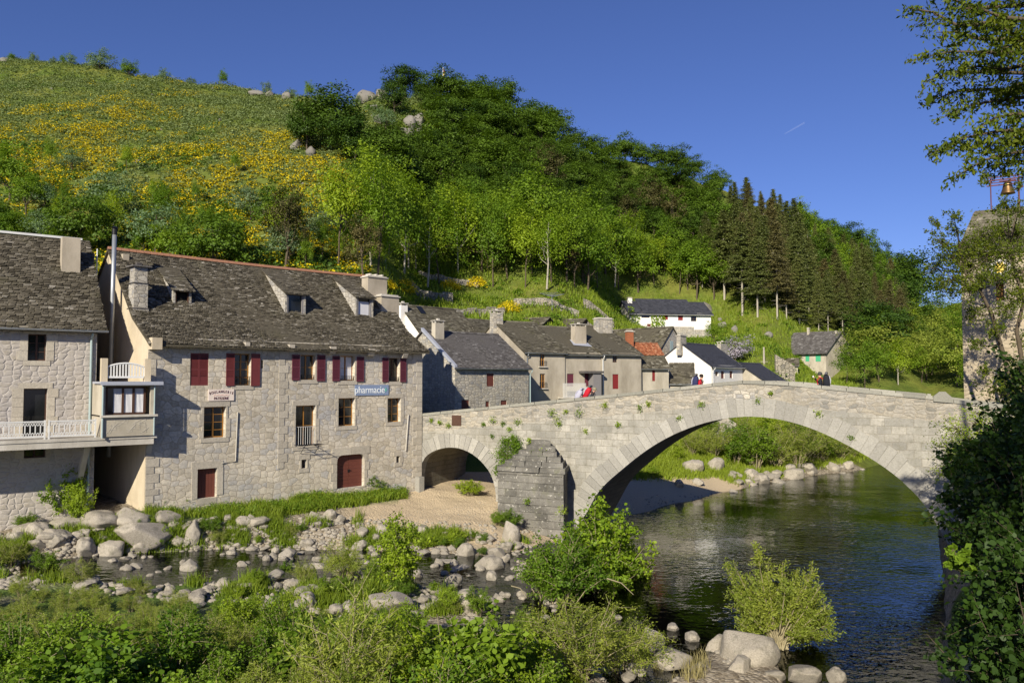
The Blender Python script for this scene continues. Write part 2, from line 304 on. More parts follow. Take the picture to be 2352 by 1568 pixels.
# ---------------------------------------------------------------- terrain
CU = {
 -700: [(2,5),(14,2.2),(22,1.6),(30,1.5),(34,1.9),(37,2.6),(46,3.2),(56,8),(62,11),(240,106),(300,96),(460,60)],
 0: [(2,5),(14,1.8),(22,1.45),(29,1.35),(32,1.3),(34,1.6),(36,2.2),(46,3.0),(56,8),(62,11),(230,102),(290,92),(460,55)],
 200: [(2,5),(13,1.7),(22,1.4),(29,1.25),(32,1.3),(35,1.7),(36.5,2.1),(38,2.6),(47,3),(56,8),(62,11),(220,95.5),(280,88),(460,50)],
 330: [(2,5),(13,1.6),(22,1.35),(29,1.2),(32,1.2),(35,1.5),(36.5,2.1),(38,2.7),(47,3),(56,8),(62,11),(215,92),(275,84),(460,50)],
 500: [(2,5),(13,1.6),(22,1.3),(30,1.1),(34,1.0),(36.5,1.4),(38,1.85),(40.4,2.4),(50,3),(57,8),(63,11),(205,86.5),(265,80),(460,45)],
 700: [(2,5),(13,1.5),(22,1.15),(30,.95),(36,.9),(38.5,1.15),(41,1.75),(43.9,2.35),(52,3),(58,8),(66,12),(190,78),(250,72),(460,40)],
 850: [(2,5),(13,1.4),(22,1.1),(31,.85),(37,.7),(39.5,.9),(42,1.25),(47,2.15),(54,3),(60,8),(70,13),(110,31),(165,69),(220,62),(460,35)],
 968: [(2,5),(13,1.3),(22,1.0),(31,.7),(37,.6),(39.5,.75),(42,1.15),(49.5,2.0),(56,2.5),(61,5.6),(74,7),(92,16),(112,23),(170,70),(230,60),(460,35)],
 1143: [(2,5),(13,1.1),(20,.8),(28,.55),(36,.45),(39.5,.5),(43,1.0),(48,1.75),(54,2.0),(60,5.4),(80,6.2),(93,15.3),(115,22.4),(180,69),(240,60),(460,35)],
 1250: [(2,5),(13,1.0),(20,.75),(25,.45),(30,.3),(36,.4),(42,.35),(46,.5),(54,1.6),(60,5.4),(80,6.2),(93,15.3),(115,22.4),(190,69),(250,58),(460,35)],
 1350: [(2,5),(13,1.1),(20,.7),(24.5,.25),(26.5,-.25),(30,-.7),(40,-.8),(45,-.3),(48,.2),(56,1.5),(62,5.2),(81,6),(94,14),(118,20.5),(140,25),(195,65.5),(250,56),(460,35)],
 1450: [(2,4),(13,.8),(20,.5),(22.5,.1),(25,-.5),(30,-1.5),(45,-1.5),(50,-.5),(52.8,.02),(56,.6),(62,2.0),(72,5.5),(85,6),(100,11.5),(125,15.2),(142,17),(155,25),(200,63.5),(260,54),(460,35)],
 1560: [(2,3),(13,.3),(20,.1),(23,.12),(25,.05),(27,-.6),(45,-1.8),(56,-.4),(58.3,.05),(61,.5),(66,1.6),(76,5.2),(90,5.8),(104,10),(130,14),(142,15.8),(154,21),(200,59),(260,50),(460,30)],
 1660: [(2,3),(13,-.3),(20,-.2),(22,.1),(26,.2),(28,-.4),(32,-1.2),(45,-2),(62,-.2),(64,.1),(67,.8),(73,2.2),(84,4.8),(93,5.4),(112,11),(138,15.6),(152,19.5),(200,54.5),(260,46),(460,30)],
 1760: [(2,3),(13,-.4),(20,-.4),(22.5,.0),(26,.2),(28.5,-.1),(30,-.9),(45,-2),(67.5,-.4),(70,.15),(75,1.5),(86,4.2),(96,5.5),(112,11.5),(138,16.0),(205,51),(260,42),(460,30)],
 1900: [(2,3),(13,-.6),(20,-1.2),(60,-2),(74,-.4),(76.5,.2),(83,2.6),(93,5.0),(115,8),(134,9.6),(148,13),(156,18),(210,45.5),(270,36),(460,30)],
 2010: [(2,3),(13,-.4),(20,-1.2),(60,-2),(80,-.5),(86,.5),(95,4),(120,8),(150,13),(215,40),(270,30),(460,30)],
 2080: [(2,3),(10,1),(16,-.3),(20,-.8),(60,-1.8),(88,-1),(95,.5),(110,5),(150,11),(230,35),(300,28),(460,38)],
 2130: [(2,4),(10,2.2),(16,.7),(20,.15),(23,-.3),(30,-.6),(60,-1),(95,-.5),(110,4),(150,9),(240,30),(300,26),(460,46)],
 2200: [(2,5),(8,3.5),(16,2.5),(22,1.8),(30,1.2),(36,1.2),(41,3.0),(60,5),(110,6),(150,10),(240,27),(300,30),(460,52)],
 2352: [(2,5),(8,4),(20,3.6),(30,3.6),(37,5.5),(44,7),(60,7),(110,8),(150,12),(250,31),(300,36),(460,56)],
 3000: [(2,5),(8,4),(20,4),(30,4.5),(44,7),(60,7),(110,9),(150,14),(250,38),(300,44),(460,62)]}
CUk = sorted(CU)
STREAM = [(120,33.0,1.2),(200,33.3,1.12),(350,34,1.0),(500,35,.88),(700,36,.65),(900,36.5,.5),(1050,35.5,.42),(1150,33.5,.33),(1215,30.5,.15),(1262,28,.03),(1330,26.3,0.0),(1420,26.0,0)]
SPX = np.array([((u-1176)/F*Y, Y) for u, Y, z in STREAM]); SPZ = np.array([z for _, _, z in STREAM])
SW = np.array([1.6, 2.3, 3.0, 3.1, 3.0, 2.8, 2.6, 2.3, 1.8, 1.5, 1.6, 2.0])
def vnoise(x, y, seed=0):
    """value noise, vectorised"""
    xi = np.floor(x).astype(np.int64); yi = np.floor(y).astype(np.int64); fx = x-xi; fy = y-yi
    fx = fx*fx*(3-2*fx); fy = fy*fy*(3-2*fy)
    def h(a, b):
        n = (a*374761393+b*668265263+seed*1442695041) & 0xffffffff
        n = ((n ^ (n >> 13))*1274126177) & 0xffffffff
        return ((n ^ (n >> 16)) & 0xffff)/65535.0
    return (h(xi, yi)*(1-fx)+h(xi+1, yi)*fx)*(1-fy)+(h(xi, yi+1)*(1-fx)+h(xi+1, yi+1)*fx)*fy
def stream_info(x, y):
    best = np.full(x.shape, 1e9); wz = np.zeros(x.shape); sw = np.ones(x.shape)
    for i in range(len(SPX)-1):
        a, b = SPX[i], SPX[i+1]; d = b-a; t = np.clip(((x-a[0])*d[0]+(y-a[1])*d[1])/(d@d), 0, 1)
        dist = np.hypot(x-a[0]-t*d[0], y-a[1]-t*d[1]); m = dist < best
        best = np.where(m, dist, best); wz = np.where(m, SPZ[i]+(SPZ[i+1]-SPZ[i])*t, wz); sw = np.where(m, SW[i]+(SW[i+1]-SW[i])*t, sw)
    return best, wz, sw
def G(x, y):
    x = np.asarray(x, float); y = np.asarray(y, float); Y = np.maximum(y, 1.0); u = 1176+F*x/Y
    u = np.clip(u, CUk[0], CUk[-1]); idx = np.clip(np.searchsorted(CUk, u)-1, 0, len(CUk)-2)
    zs = np.stack([np.interp(Y, *zip(*CU[k])) for k in CUk]); ar = np.array(CUk, float)
    t = (u-ar[idx])/(ar[idx+1]-ar[idx]); t = t*t*(3-2*t)*.5+t*.5
    z0 = np.take_along_axis(zs, idx[None], 0)[0]; z1 = np.take_along_axis(zs, (idx+1)[None], 0)[0]; z = z0+(z1-z0)*t
    far = np.clip((Y-58)/40, 0, 1); near = 1-np.clip((Y-48)/10, 0, 1)
    z = z+far*((vnoise(x/17, y/17, 1)-.5)*5*np.clip((Y-85)/70, .04, 1)+(vnoise(x/6, y/6, 2)-.5)*1.1*np.clip((Y-80)/30, .2, 1))
    z = z+(vnoise(x/1.6, y/1.6, 3)-.5)*.22*near+(vnoise(x/.5, y/.5, 4)-.5)*.07*near
    d, wz, sw = stream_info(x, y); bed = wz-.28+(vnoise(x/.8, y/.8, 5)-.5)*.3
    q = np.clip(1.35-d/sw, 0, 1); q = np.clip(q*2.2, 0, 1); z = np.where(near > 0, z+(np.minimum(bed, z)-z)*q*near, z)
    return z
def Gs(x, y): return float(G(np.array([x]), np.array([y]))[0])
def ghit(us, vs, Y0=14, Y1=290, n=500):
    """first terrain hit of the sight line through picture point (u,v)"""
    us = np.atleast_1d(np.asarray(us, float)); vs = np.atleast_1d(np.asarray(vs, float)); out = np.full((len(us), 3), np.nan)
    dx = (us-1176)/F; yy = (784-vs)/F; dy = CP-SP*yy; dz = SP+CP*yy; Ys = np.geomspace(Y0, Y1, n)
    for c in range(0, len(us), 400):
        q = slice(c, c+400); Yb = Ys[None]*np.ones((len(us[q]), 1)); k = Yb/dy[q][:, None]; x = dx[q][:, None]*k; z = CZ+dz[q][:, None]*k
        g = G(x.ravel(), Yb.ravel()).reshape(x.shape); h = g >= z; i = h.argmax(1); r = np.arange(len(i))
        o = np.stack([x[r, i], Yb[r, i], g[r, i]], 1); o[~h.any(1)] = np.nan; out[q] = o
    return out
def build_terrain():
    ou = np.linspace(-900, 3200, 620); Ys = np.concatenate([np.geomspace(2, 18, 30, endpoint=False), np.linspace(18, 62, 330, endpoint=False), np.geomspace(62, 460, 260)])
    U, YY = np.meshgrid(ou, Ys); X = (U-1176)/F*YY; Z = G(X, YY); n, m = U.shape
    V = np.stack([X.ravel(), YY.ravel(), Z.ravel()], 1); I = np.arange(n*m).reshape(n, m)
    Q = np.stack([I[:-1, :-1], I[:-1, 1:], I[1:, 1:], I[1:, :-1]], -1).reshape(-1, 4)
    me = rawmesh('ground', V, Q, None, smooth=True)
    # zones: r = sand, g = grass, b = hill
    x, y, z, u = X.ravel(), YY.ravel(), Z.ravel(), U.ravel()
    nz = vnoise(x/1.3, y/1.3, 9); nz2 = vnoise(x/4, y/4, 11)
    hill = np.clip((y-58)/6, 0, 1)*(1-(u > 1300)*(u < 1990)*(z < 3.0)*(y < 80))
    beach = np.clip((u-760)/80, 0, 1)*np.clip((1330-u)/40, 0, 1)*np.clip((y-39.5+nz*1.5)/1.5, 0, 1)*(y < 58)
    beach = np.maximum(beach, (u > 1300)*(y > 46)*(z < 1.7)*(y < 72)*(u < 1700))
    house = np.clip(1-np.abs(y-(38+np.clip((u-330)/640, 0, 1)*11.5))/2.6, 0, 1)*(u > 330)*(u < 930)
    grass = np.clip((nz*.6+nz2*.8-.35)*2, 0, 1)*(z > .5)*(1-beach)*(y < 33)+house*1.6*(u < 915)
    grass = np.where((y > 52) & (z > 1.4) & (u > 1320), 1, grass); grass = np.where((y > 55) & (u <= 1320), 1, grass); grass = np.clip(grass, 0, 1)  # dark grass tone behind the small arch stands in for deep shade
    grass = np.where((u > 1300) & (u < 1720) & (z < 1.7) & (y < 72) & (y > 46), 0, grass)
    rg = np.stack([beach, grass, hill, np.ones_like(x)], 1).astype(np.float32)
    a = me.color_attributes.new('zone', 'FLOAT_COLOR', 'POINT'); a.data.foreach_set('color', rg.ravel())
    k = NT('river_ground'); zn = k.n('Attribute', dict(attribute_name='zone')); sc = k.n('SeparateColor', i0=zn.outputs[0]); ob = k.obj()
    f = k.noise(ob, 8, 6, .7).outputs[0]; f2 = k.noise(ob, 45, 3, .7).outputs[0]; f3 = k.noise(ob, .12, 5, .6).outputs[0]
    vor = k.n('TexVoronoi', Vector=ob, Scale=9.0); vc = k.n('SeparateColor', i0=vor.outputs['Color']).outputs[0]
    grav = k.mix(vc, (.16, .13, .09), (.4, .35, .27)); grav = k.mix(.8, grav, k.ramp(f, [(.3, .6), (.7, 1.2)]), 'MULTIPLY')
    sand = k.mix(f, (.46, .36, .23), (.62, .51, .35)); sand = k.mix(.6, sand, k.ramp(f2, [(.35, .75), (.7, 1.1)]), 'MULTIPLY')
    gr = k.mix(f, (.05, .09, .015), (.13, .19, .04))
    hl = k.mix(k.ramp(f3, [(.35, 0), (.65, 1)]), (.09, .14, .02), (.17, .18, .035)); hl = k.mix(.7, hl, k.ramp(k.noise(ob, 1.3, 4).outputs[0], [(.35, .6), (.7, 1.25)]), 'MULTIPLY')
    col = k.mix(sc.outputs[0], grav, sand); col = k.mix(sc.outputs[1], col, gr); col = k.mix(sc.outputs[2], col, hl)
    # brown bed below the water, painted darker with depth for absorbed light
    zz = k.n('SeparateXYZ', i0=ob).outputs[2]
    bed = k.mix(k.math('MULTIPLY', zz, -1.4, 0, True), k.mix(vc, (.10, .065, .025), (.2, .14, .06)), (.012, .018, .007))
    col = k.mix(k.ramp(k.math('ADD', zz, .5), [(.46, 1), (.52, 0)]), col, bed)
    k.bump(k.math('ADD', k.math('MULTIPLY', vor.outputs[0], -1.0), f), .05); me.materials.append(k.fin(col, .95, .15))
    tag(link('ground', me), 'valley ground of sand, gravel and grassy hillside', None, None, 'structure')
def build_water():
    ou = np.linspace(60, 2400, 300); Ys = np.concatenate([np.linspace(14, 60, 160, endpoint=False), np.linspace(60, 130, 60)])
    U, YY = np.meshgrid(ou, Ys); X = (U-1176)/F*YY
    d, wz, sw = stream_info(X, YY); Z = np.where(U < 1330, wz, 0); Z = np.where((YY > 42) | (U > 1330), np.minimum(Z, 0), Z)
    Z = np.where((U < 1150) & (d > sw*1.5+1.2), -.6, Z)
    n, m = U.shape; V = np.stack([X.ravel(), YY.ravel(), Z.ravel()], 1); I = np.arange(n*m).reshape(n, m)
    Q = np.stack([I[:-1, :-1], I[:-1, 1:], I[1:, 1:], I[1:, :-1]], -1).reshape(-1, 4)
    k = NT('river_water'); ob = k.obj(); v = vscale(k, ob, (1, 1.35, 1))
    w = k.math('ADD', k.math('MULTIPLY', k.noise(v, 2.4, 2, .5, .4).outputs[0], 1.0), k.math('MULTIPLY', k.noise(v, 7.0, 1, .5).outputs[0], .16))
    w = k.math('ADD', w, k.math('MULTIPLY', k.noise(v, .35, 1).outputs[0], .5))
    calm = k.ramp(k.noise(ob, .11, 3, .6).outputs[0], [(.42, .22), (.6, 1)]); w = k.math('MULTIPLY', w, calm)
    bp = k.n('Bump', Strength=1.0, Distance=.036, Height=w).outputs[0]
    gl = k.n('BsdfGlossy', Roughness=.015, Normal=bp); k.set(gl.inputs[0], (.9, .93, .95))
    tr = k.n('BsdfTransparent'); k.set(tr.inputs[0], (.36, .31, .17))
    fr = k.n('Fresnel', IOR=1.42, Normal=bp); fac = k.math('ADD', k.math('MULTIPLY', fr.outputs[0], 1.1), .02, 0, True)
    mx = k.n('MixShader', i0=fac, i1=tr.outputs[0], i2=gl.outputs[0]); k.nt.links.new(mx.outputs[0], k.out.inputs[0])
    tag(link('river', rawmesh('river', V, Q, k.m, smooth=True)), 'clear brown-green river water with ripples under the bridge', None, None, 'structure')
build_terrain(); build_water()
# ---------------------------------------------------------------- buildings
RN = random.Random(11)
class House:
    def __init__(s, name, label, A, ang, L, bz, group=None, cat='house'):
        s.A = Vector((A[0], A[1])); s.a = R(ang); s.L = L; s.bz = bz
        s.d = Vector((math.cos(s.a), math.sin(s.a))); s.n = Vector((-math.sin(s.a), math.cos(s.a)))
        s.o = empty(name, (A[0], A[1], bz), s.a, label, cat, group)
    def world(s, x, y, z): p = s.A+s.d*x+s.n*y; return Vector((p.x, p.y, z))
    def px(s, u, v, y=0.0):
        r = ray(u, v); O = s.A+s.n*y; k = O.dot(s.n)/(r[0]*s.n.x+r[1]*s.n.y)
        return (Vector((r[0]*k, r[1]*k))-O).dot(s.d), CZ+r[2]*k
    def rect(s, u0, v0, u1, v1, y=0.0):
        um, vm = (u0+u1)/2, (v0+v1)/2
        return s.px(u0, vm, y)[0], s.px(u1, vm, y)[0], s.px(um, v1, y)[1], s.px(um, v0, y)[1]
    def roofhit(s, u, v, prof):
        best = None
        for (y0, z0), (y1, z1) in zip(prof[:-1], prof[1:]):
            for i in range(41):
                y = y0+(y1-y0)*i/40; z = z0+(z1-z0)*i/40; x, zz = s.px(u, v, y); e = abs(zz-z)
                if best is None or e < best[0]: best = (e, x, y, z)
        return best[1:]
    def b(s, mb, name, mat, parent=None, label=None, smooth=False):
        return mb.build(name, M[mat], parent or s.o, s.bz, smooth, label)
    def wall(s, mb, x0, x1, z0, z1, ops, y=0.0, dep=.32):
        xs = sorted({x0, x1, *[o[0] for o in ops], *[o[1] for o in ops]}); zs = sorted({z0, z1, *[o[2] for o in ops], *[o[3] for o in ops]})
        for i in range(len(xs)-1):
            for j in range(len(zs)-1):
                cx, cz = (xs[i]+xs[i+1])/2, (zs[j]+zs[j+1])/2
                if any(o[0] < cx < o[1] and o[2] < cz < o[3] for o in ops): continue
                mb.quad((xs[i], y, zs[j]), (xs[i+1], y, zs[j]), (xs[i+1], y, zs[j+1]), (xs[i], y, zs[j+1]))
        for a, b, c, d in ops:
            mb.quad((a, y, c), (a, y, d), (a, y+dep, d), (a, y+dep, c)); mb.quad((b, y, c), (b, y+dep, c), (b, y+dep, d), (b, y, d))
            mb.quad((a, y, c), (a, y+dep, c), (b, y+dep, c), (b, y, c)); mb.quad((a, y, d), (b, y, d), (b, y+dep, d), (a, y+dep, d))
            mb.quad((a, y+dep, c), (b, y+dep, c), (b, y+dep, d), (a, y+dep, d))
def tiles(mb, prof, x0, x1, expo, tw, th, sag=0.0, full=True, rnd=RN, xlim=None):
    segs = []; S0 = 0
    for (ya, za), (yb, zb) in zip(prof[:-1], prof[1:]):
        l = math.hypot(yb-ya, zb-za); segs.append((S0, l, ya, za, (yb-ya)/l, (zb-za)/l)); S0 += l
    def P(x, sv, off):
        for g in segs:
            if sv <= g[0]+g[1] or g is segs[-1]: break
        q = sv-g[0]; dz = -sag*math.sin(math.pi*min(1, max(0, (x-x0)/(x1-x0))))+sag*.35*math.sin(x*1.3+sv*.8)
        return (x, g[2]+g[4]*q-g[5]*off, g[3]+g[5]*q+g[4]*off+dz)
    sv = 0.0
    while sv < S0-.02:
        x = x0-rnd.random()*tw*.2; ex = expo*rnd.uniform(.85, 1.15); top = min(sv+ex*1.5, S0+.02)
        wob = rnd.uniform(-.01, .01)
        while x < x1:
            w = tw*rnd.uniform(.6, 1.45); xe = min(x+w, x1+rnd.random()*.05)
            if xlim is None or xlim(x, sv):
                g = .008; a = sv-rnd.random()*expo*.28+wob; t1 = th*rnd.uniform(.8, 1.6); t2 = t1*rnd.uniform(.8, 1.2); c = min(w*.22, .06) if full else 0
                X0, X1 = x+g, xe-g
                if full:
                    tp = [P(X0+c, a, t1), P(X1-c, a, t2), P(X1, a+c, t2), P(X1, top, .004), P(X0, top, .004), P(X0, a+c, t1)]
                    bt = [P(X0+c, a+.02, -.02), P(X1-c, a+.02, -.02), P(X1, a+c, -.02), P(X0, a+c, -.02)]
                    mb.add(tp+bt, [(0, 1, 2, 3, 4, 5), (6, 7, 1, 0), (7, 8, 2, 1), (9, 6, 0, 5)], rnd.random())
                else:
                    tp = [P(X0, a, t1), P(X1, a, t2), P(X1, top, .004), P(X0, top, .004)]; bt = [P(X0, a+.02, -.02), P(X1, a+.02, -.02)]
                    mb.add(tp+bt, [(0, 1, 2, 3), (4, 5, 1, 0)], rnd.random())
            x = xe
        sv += ex
def window(h, u0, v0, u1, v1, ops, y=0.0, frame='oak', cols=2, rows=3, dep=.26, curtain=False, sill=True, lintel=True, surround='blockwarm', r=None, jamb=.1):
    x0, x1, z0, z1 = r or h.rect(u0, v0, u1, v1, y); ops.append((x0, x1, z0, z1)); w = x1-x0
    fr = MB(); q = .055; yy = y+dep
    fr.box(x0+.005, x0+q, yy, yy+.05, z0+.005, z1-.005); fr.box(x1-q, x1-.005, yy, yy+.05, z0+.005, z1-.005)
    fr.box(x0+q, x1-q, yy+.002, yy+.048, z0+.005, z0+q+.01); fr.box(x0+q, x1-q, yy+.002, yy+.048, z1-q, z1-.005)
    for i in range(1, cols):
        x = x0+w*i/cols; fr.box(x-.04, x+.04, yy-.01, yy+.046, z0+q, z1-q)
    for j in range(1, rows):
        z = z0+(z1-z0)*j/rows; fr.box(x0+q, x1-q, yy+.008, yy+.036, z-.014, z+.014)
    o = h.b(fr, 'window', frame)
    pn = MB(); pn.box(x0+q*.8, x1-q*.8, yy+.02, yy+.03, z0+q*.8, z1-q*.8); h.b(pn, 'pane', 'glass', o)
    if curtain:
        cm = MB()
        for i in range(cols):
            a, b = x0+w*i/cols+q, x0+w*(i+1)/cols-q
            n = 8
            for j in range(n):
                xa, xb = a+(b-a)*j/n, a+(b-a)*(j+1)/n
                cm.quad((xa, yy+.014-(j % 2)*.008, z0+q), (xb, yy+.014-((j+1) % 2)*.008, z0+q), (xb, yy+.014-((j+1) % 2)*.008, z1-q), (xa, yy+.014-(j % 2)*.008, z1-q))
        h.b(cm, 'curtain', 'curtain', o)
    if surround:
        sm = MB()
        if sill: sm.box(x0-.16, x1+.16, y-.03, y+.0, z0-.22, z0-.004)
        if lintel: sm.box(x0-.2, x1+.2, y-.028, y+.0, z1+.004, z1+.26)
        if jamb:
            z = z0; k = 0
            while z < z1-.02:
                hh = min(RN.uniform(.26, .5), z1-z)
                if z1-z-hh < .12: hh = z1-z
                for sd in (0, 1):
                    e = jamb+RN.choice((0, .14)); a, b = (x0-e, x0-.002) if sd == 0 else (x1+.002, x1+e)
                    sm.box(a, b, y-.026, y, z+.006, z+hh-.006)
                z += hh; k += 1
        if sm.v: h.b(sm, 'window_surround', surround)
    return o, (x0, x1, z0, z1)
def shutter(h, x0, x1, z0, z1, y=0.0, mat='shutter', lou=.55, ang=0.0, hinge=None):
    mb = MB(); w = x1-x0; t = .035; ya = y-.07
    mb.box(x0, x0+.05, ya, ya+t, z0, z1); mb.box(x1-.05, x1, ya, ya+t, z0, z1)
    for z in (z0, (z0+z1)/2-.04, z1-.07): mb.box(x0+.05, x1-.05, ya+.002, ya+t-.002, z, z+.07)
    zs = z0+(z1-z0)*(1-lou); mb.box(x0+.05, x1-.05, ya+.008, ya+.02, z0+.07, zs)
    z = zs+.03
    while z < z1-.1:
        mb.hexa([(x0+.05, ya, z), (x1-.05, ya, z), (x1-.05, ya+.028, z+.03), (x0+.05, ya+.028, z+.03), (x0+.05, ya, z+.01), (x1-.05, ya, z+.01), (x1-.05, ya+.028, z+.042), (x0+.05, ya+.028, z+.042)]); z += .055
    if lou > 0: mb.box(x0+.05, x1-.05, ya+.03, ya+.034, zs, z1-.07)
    return h.b(mb, 'shutter', mat)
def grille(h, x0, x1, z0, z1, y, mat='iron', n=7, scroll=True):
    mb = MB(); mb.box(x0, x1, y-.012, y+.012, z1-.02, z1); mb.box(x0, x1, y-.01, y+.01, z0, z0+.018)
    for i in range(n+1):
        x = x0+(x1-x0)*i/n; mb.box(x-.008, x+.008, y-.008, y+.008, z0, z1)
    if scroll:
        for i in range(n):
            cx = x0+(x1-x0)*(i+.5)/n; cz = (z0+z1)/2; rr = (x1-x0)/n*.36
            mb.tube([(cx+rr*math.cos(a*.9), y, cz+rr*1.4*math.sin(a*.9)) for a in range(8)], .007, 4)
    return h.b(mb, 'railing', mat)
def chimney(h, u0, u1, vt, vb, prof, dep=.55, mat='chimrender', cap='slab', dz=1.2, name='chimney', yfix=None, lead=False):
    um = (u0+u1)/2
    if yfix is None: x, y, z = h.roofhit(um, vb, prof)
    else: y = yfix; z = np.interp(y, [p[0] for p in prof], [p[1] for p in prof])
    x0 = h.px(u0, (vt+vb)/2, y)[0]; x1 = h.px(u1, (vt+vb)/2, y+dep*.5)[0]; zt = h.px(um, vt, y)[1]
    if x1-x0 < .35: x1 = x0+.35
    mb = MB(); zb = z-dz; k = .02
    mb.hexa([(x0, y, zb), (x1, y, zb), (x1, y+dep, zb), (x0, y+dep, zb), (x0+k, y+k, zt-.16), (x1-k, y+k, zt-.16), (x1-k, y+dep-k, zt-.16), (x0+k, y+dep-k, zt-.16)])
    o = h.b(mb, name, mat); c = MB()
    if cap == 'slab':
        c.box(x0-.06, x1+.06, y-.06, y+dep+.06, zt-.158, zt-.09); c.box(x0+.05, x1-.05, y+.05, y+dep-.05, zt-.088, zt)
    elif cap == 'pots':
        c.box(x0-.05, x1+.05, y-.05, y+dep+.05, zt-.158, zt-.1); c.box(x0+.03, x1-.03, y+.03, y+dep-.03, zt-.098, zt-.03)
        for q in (.2, .5, .8): cq = MB(); cq.box(x0+(x1-x0)*q-.05, x0+(x1-x0)*q+.05, y+.1, y+dep-.1, zt-.028, zt+.1); h.b(cq, 'chimney_pot', 'concrete', o)
    elif cap == 'open':
        for a in (x0+.02, x1-.12):
            for b_ in (y+.02, y+dep-.12): c.box(a, a+.1, b_, b_+.1, zt-.158, zt-.0)
        c.box(x0-.05, x1+.05, y-.05, y+dep+.05, zt+.002, zt+.06); c.box((x0+x1)/2-.1, (x0+x1)/2+.1, y+dep/2-.1, y+dep/2+.1, zt+.062, zt+.22)
    if c.v: h.b(c, 'chimney_cap', 'concrete' if mat != 'block' else 'slategrey', o)
    if lead:
        l = MB(); s = (prof[1][1]-prof[0][1])/(prof[1][0]-prof[0][0])
        l.hexa([(x0-.35, y-.25, z-.25*s+.06), (x1+.3, y-.45, z-.45*s+.06), (x1+.25, y+dep, z+dep*s+.08), (x0-.1, y+dep, z+dep*s+.08), (x0-.35, y-.25, z-.25*s+.09), (x1+.3, y-.45, z-.45*s+.09), (x1+.25, y+dep, z+dep*s+.11), (x0-.1, y+dep, z+dep*s+.11)])
        h.b(l, 'flashing', 'lead', o)
    return o, (x0, x1, y, zt)
def gutter(h, x0, x1, z, y=-.42, mat='zinc', r=.06, dz=0):
    mb = MB(); n = 8; vs = []
    for x in (x0, x1): vs += [(x, y+r*math.cos(math.pi+math.pi*i/n), z+r*math.sin(math.pi+math.pi*i/n)+(dz if x == x1 else 0)) for i in range(n+1)]
    m = n+1; vs2 = [(a, b+.0, c+.012) for a, b, c in vs]
    mb.add(vs, [(i, i+1, m+i+1, m+i) for i in range(n)]); mb.add(vs2, [(i, i+1, m+i+1, m+i) for i in range(n)])
    mb.box(x0, x1, y+r-.004, y+r+.008, z-.02, z+.03+dz*0)
    return h.b(mb, 'gutter', mat)
def simple_house(name, label, uA, vA, Y, ang, L, h2, rise, bz, wmat='stucco', rmat='slate', group=None, expo=.24, tw=.4, oh=.25, vrake='none', th=.03, full=False, back=None, ridge=False, oy=.28, cat='house', g=True, sag=.04):
    A = at(uA, vA, Y); ze = A.z; h = House(name, label, (A.x, A.y), ang, L, bz, group, cat)
    h.ze = ze; h.h2 = h2; h.rise = rise; bd = back or h2; sl = rise/h2
    h.prof = [(-oy, ze-oy*sl), (h2, ze+rise)]; h.ops = []
    h.finish_args = (wmat, rmat, expo, tw, oh, th, full, bd, ridge, g, sag)
    return h
def finish(h):
    wmat, rmat, expo, tw, oh, th, full, bd, ridge, g, sag = h.finish_args; L, ze, h2, rise = h.L, h.ze, h.h2, h.rise; sl = rise/h2
    w = MB(); h.wall(w, 0, L, h.bz-1.5, ze, h.ops, 0, .3)
    yb = h2+bd; zb = ze+rise-bd*(rise/bd)
    for x in (0, L):
        w.add([(x, 0, h.bz-1.5), (x, yb, h.bz-1.5), (x, yb, zb), (x, h2, ze+rise), (x, 0, ze)], [(0, 1, 2, 3, 4)])
    w.quad((0, yb, h.bz-1.5), (L, yb, h.bz-1.5), (L, yb, zb), (0, yb, zb)); h.b(w, 'wall', wmat)
    r = MB(); e = .04; x0, x1 = -oh, L+oh; oy = -h.prof[0][0]
    r.hexa([(x0, -oy+.02, ze-oy*sl-.1), (x1, -oy+.02, ze-oy*sl-.1), (x1, h2, ze+rise-.1), (x0, h2, ze+rise-.1), (x0, -oy+.02, ze-oy*sl-.02), (x1, -oy+.02, ze-oy*sl-.02), (x1, h2, ze+rise-.0), (x0, h2, ze+rise-.0)], .3)
    r.hexa([(x0, h2+.002, ze+rise-.1), (x1, h2+.002, ze+rise-.1), (x1, yb+oy, zb-oy*rise/bd-.1), (x0, yb+oy, zb-oy*rise/bd-.1), (x0, h2+.002, ze+rise), (x1, h2+.002, ze+rise), (x1, yb+oy, zb-oy*rise/bd), (x0, yb+oy, zb-oy*rise/bd)], .3)
    tiles(r, h.prof, x0, x1, expo, tw, th, sag, full)
    x = x0
    while x < x1-.05:
        q = min(.45, x1-x); r.extrx([(h2-.16, ze+rise-.07), (h2+.16, ze+rise-.07), (h2+.03, ze+rise+.075), (h2-.03, ze+rise+.075)], x+.01, x+q-.01, RN.random()); x += q
    h.b(r, 'roof', rmat)
    if g: gutter(h, x0+.05, x1-.05, ze-oy*sl-.06, -oy-.04, 'zinc' if rmat != 'blackslate' else 'metalwhite')
def downpipe(h, x, y, z1, z0, mat='pipegreen', r=.045, bend=0):
    mb = MB(); mb.tube([(x+bend, y-.25, z1), (x+bend, y-.22, z1-.15), (x, y, z1-.4), (x, y, z0)], r, 8); return h.b(mb, 'downpipe', mat)
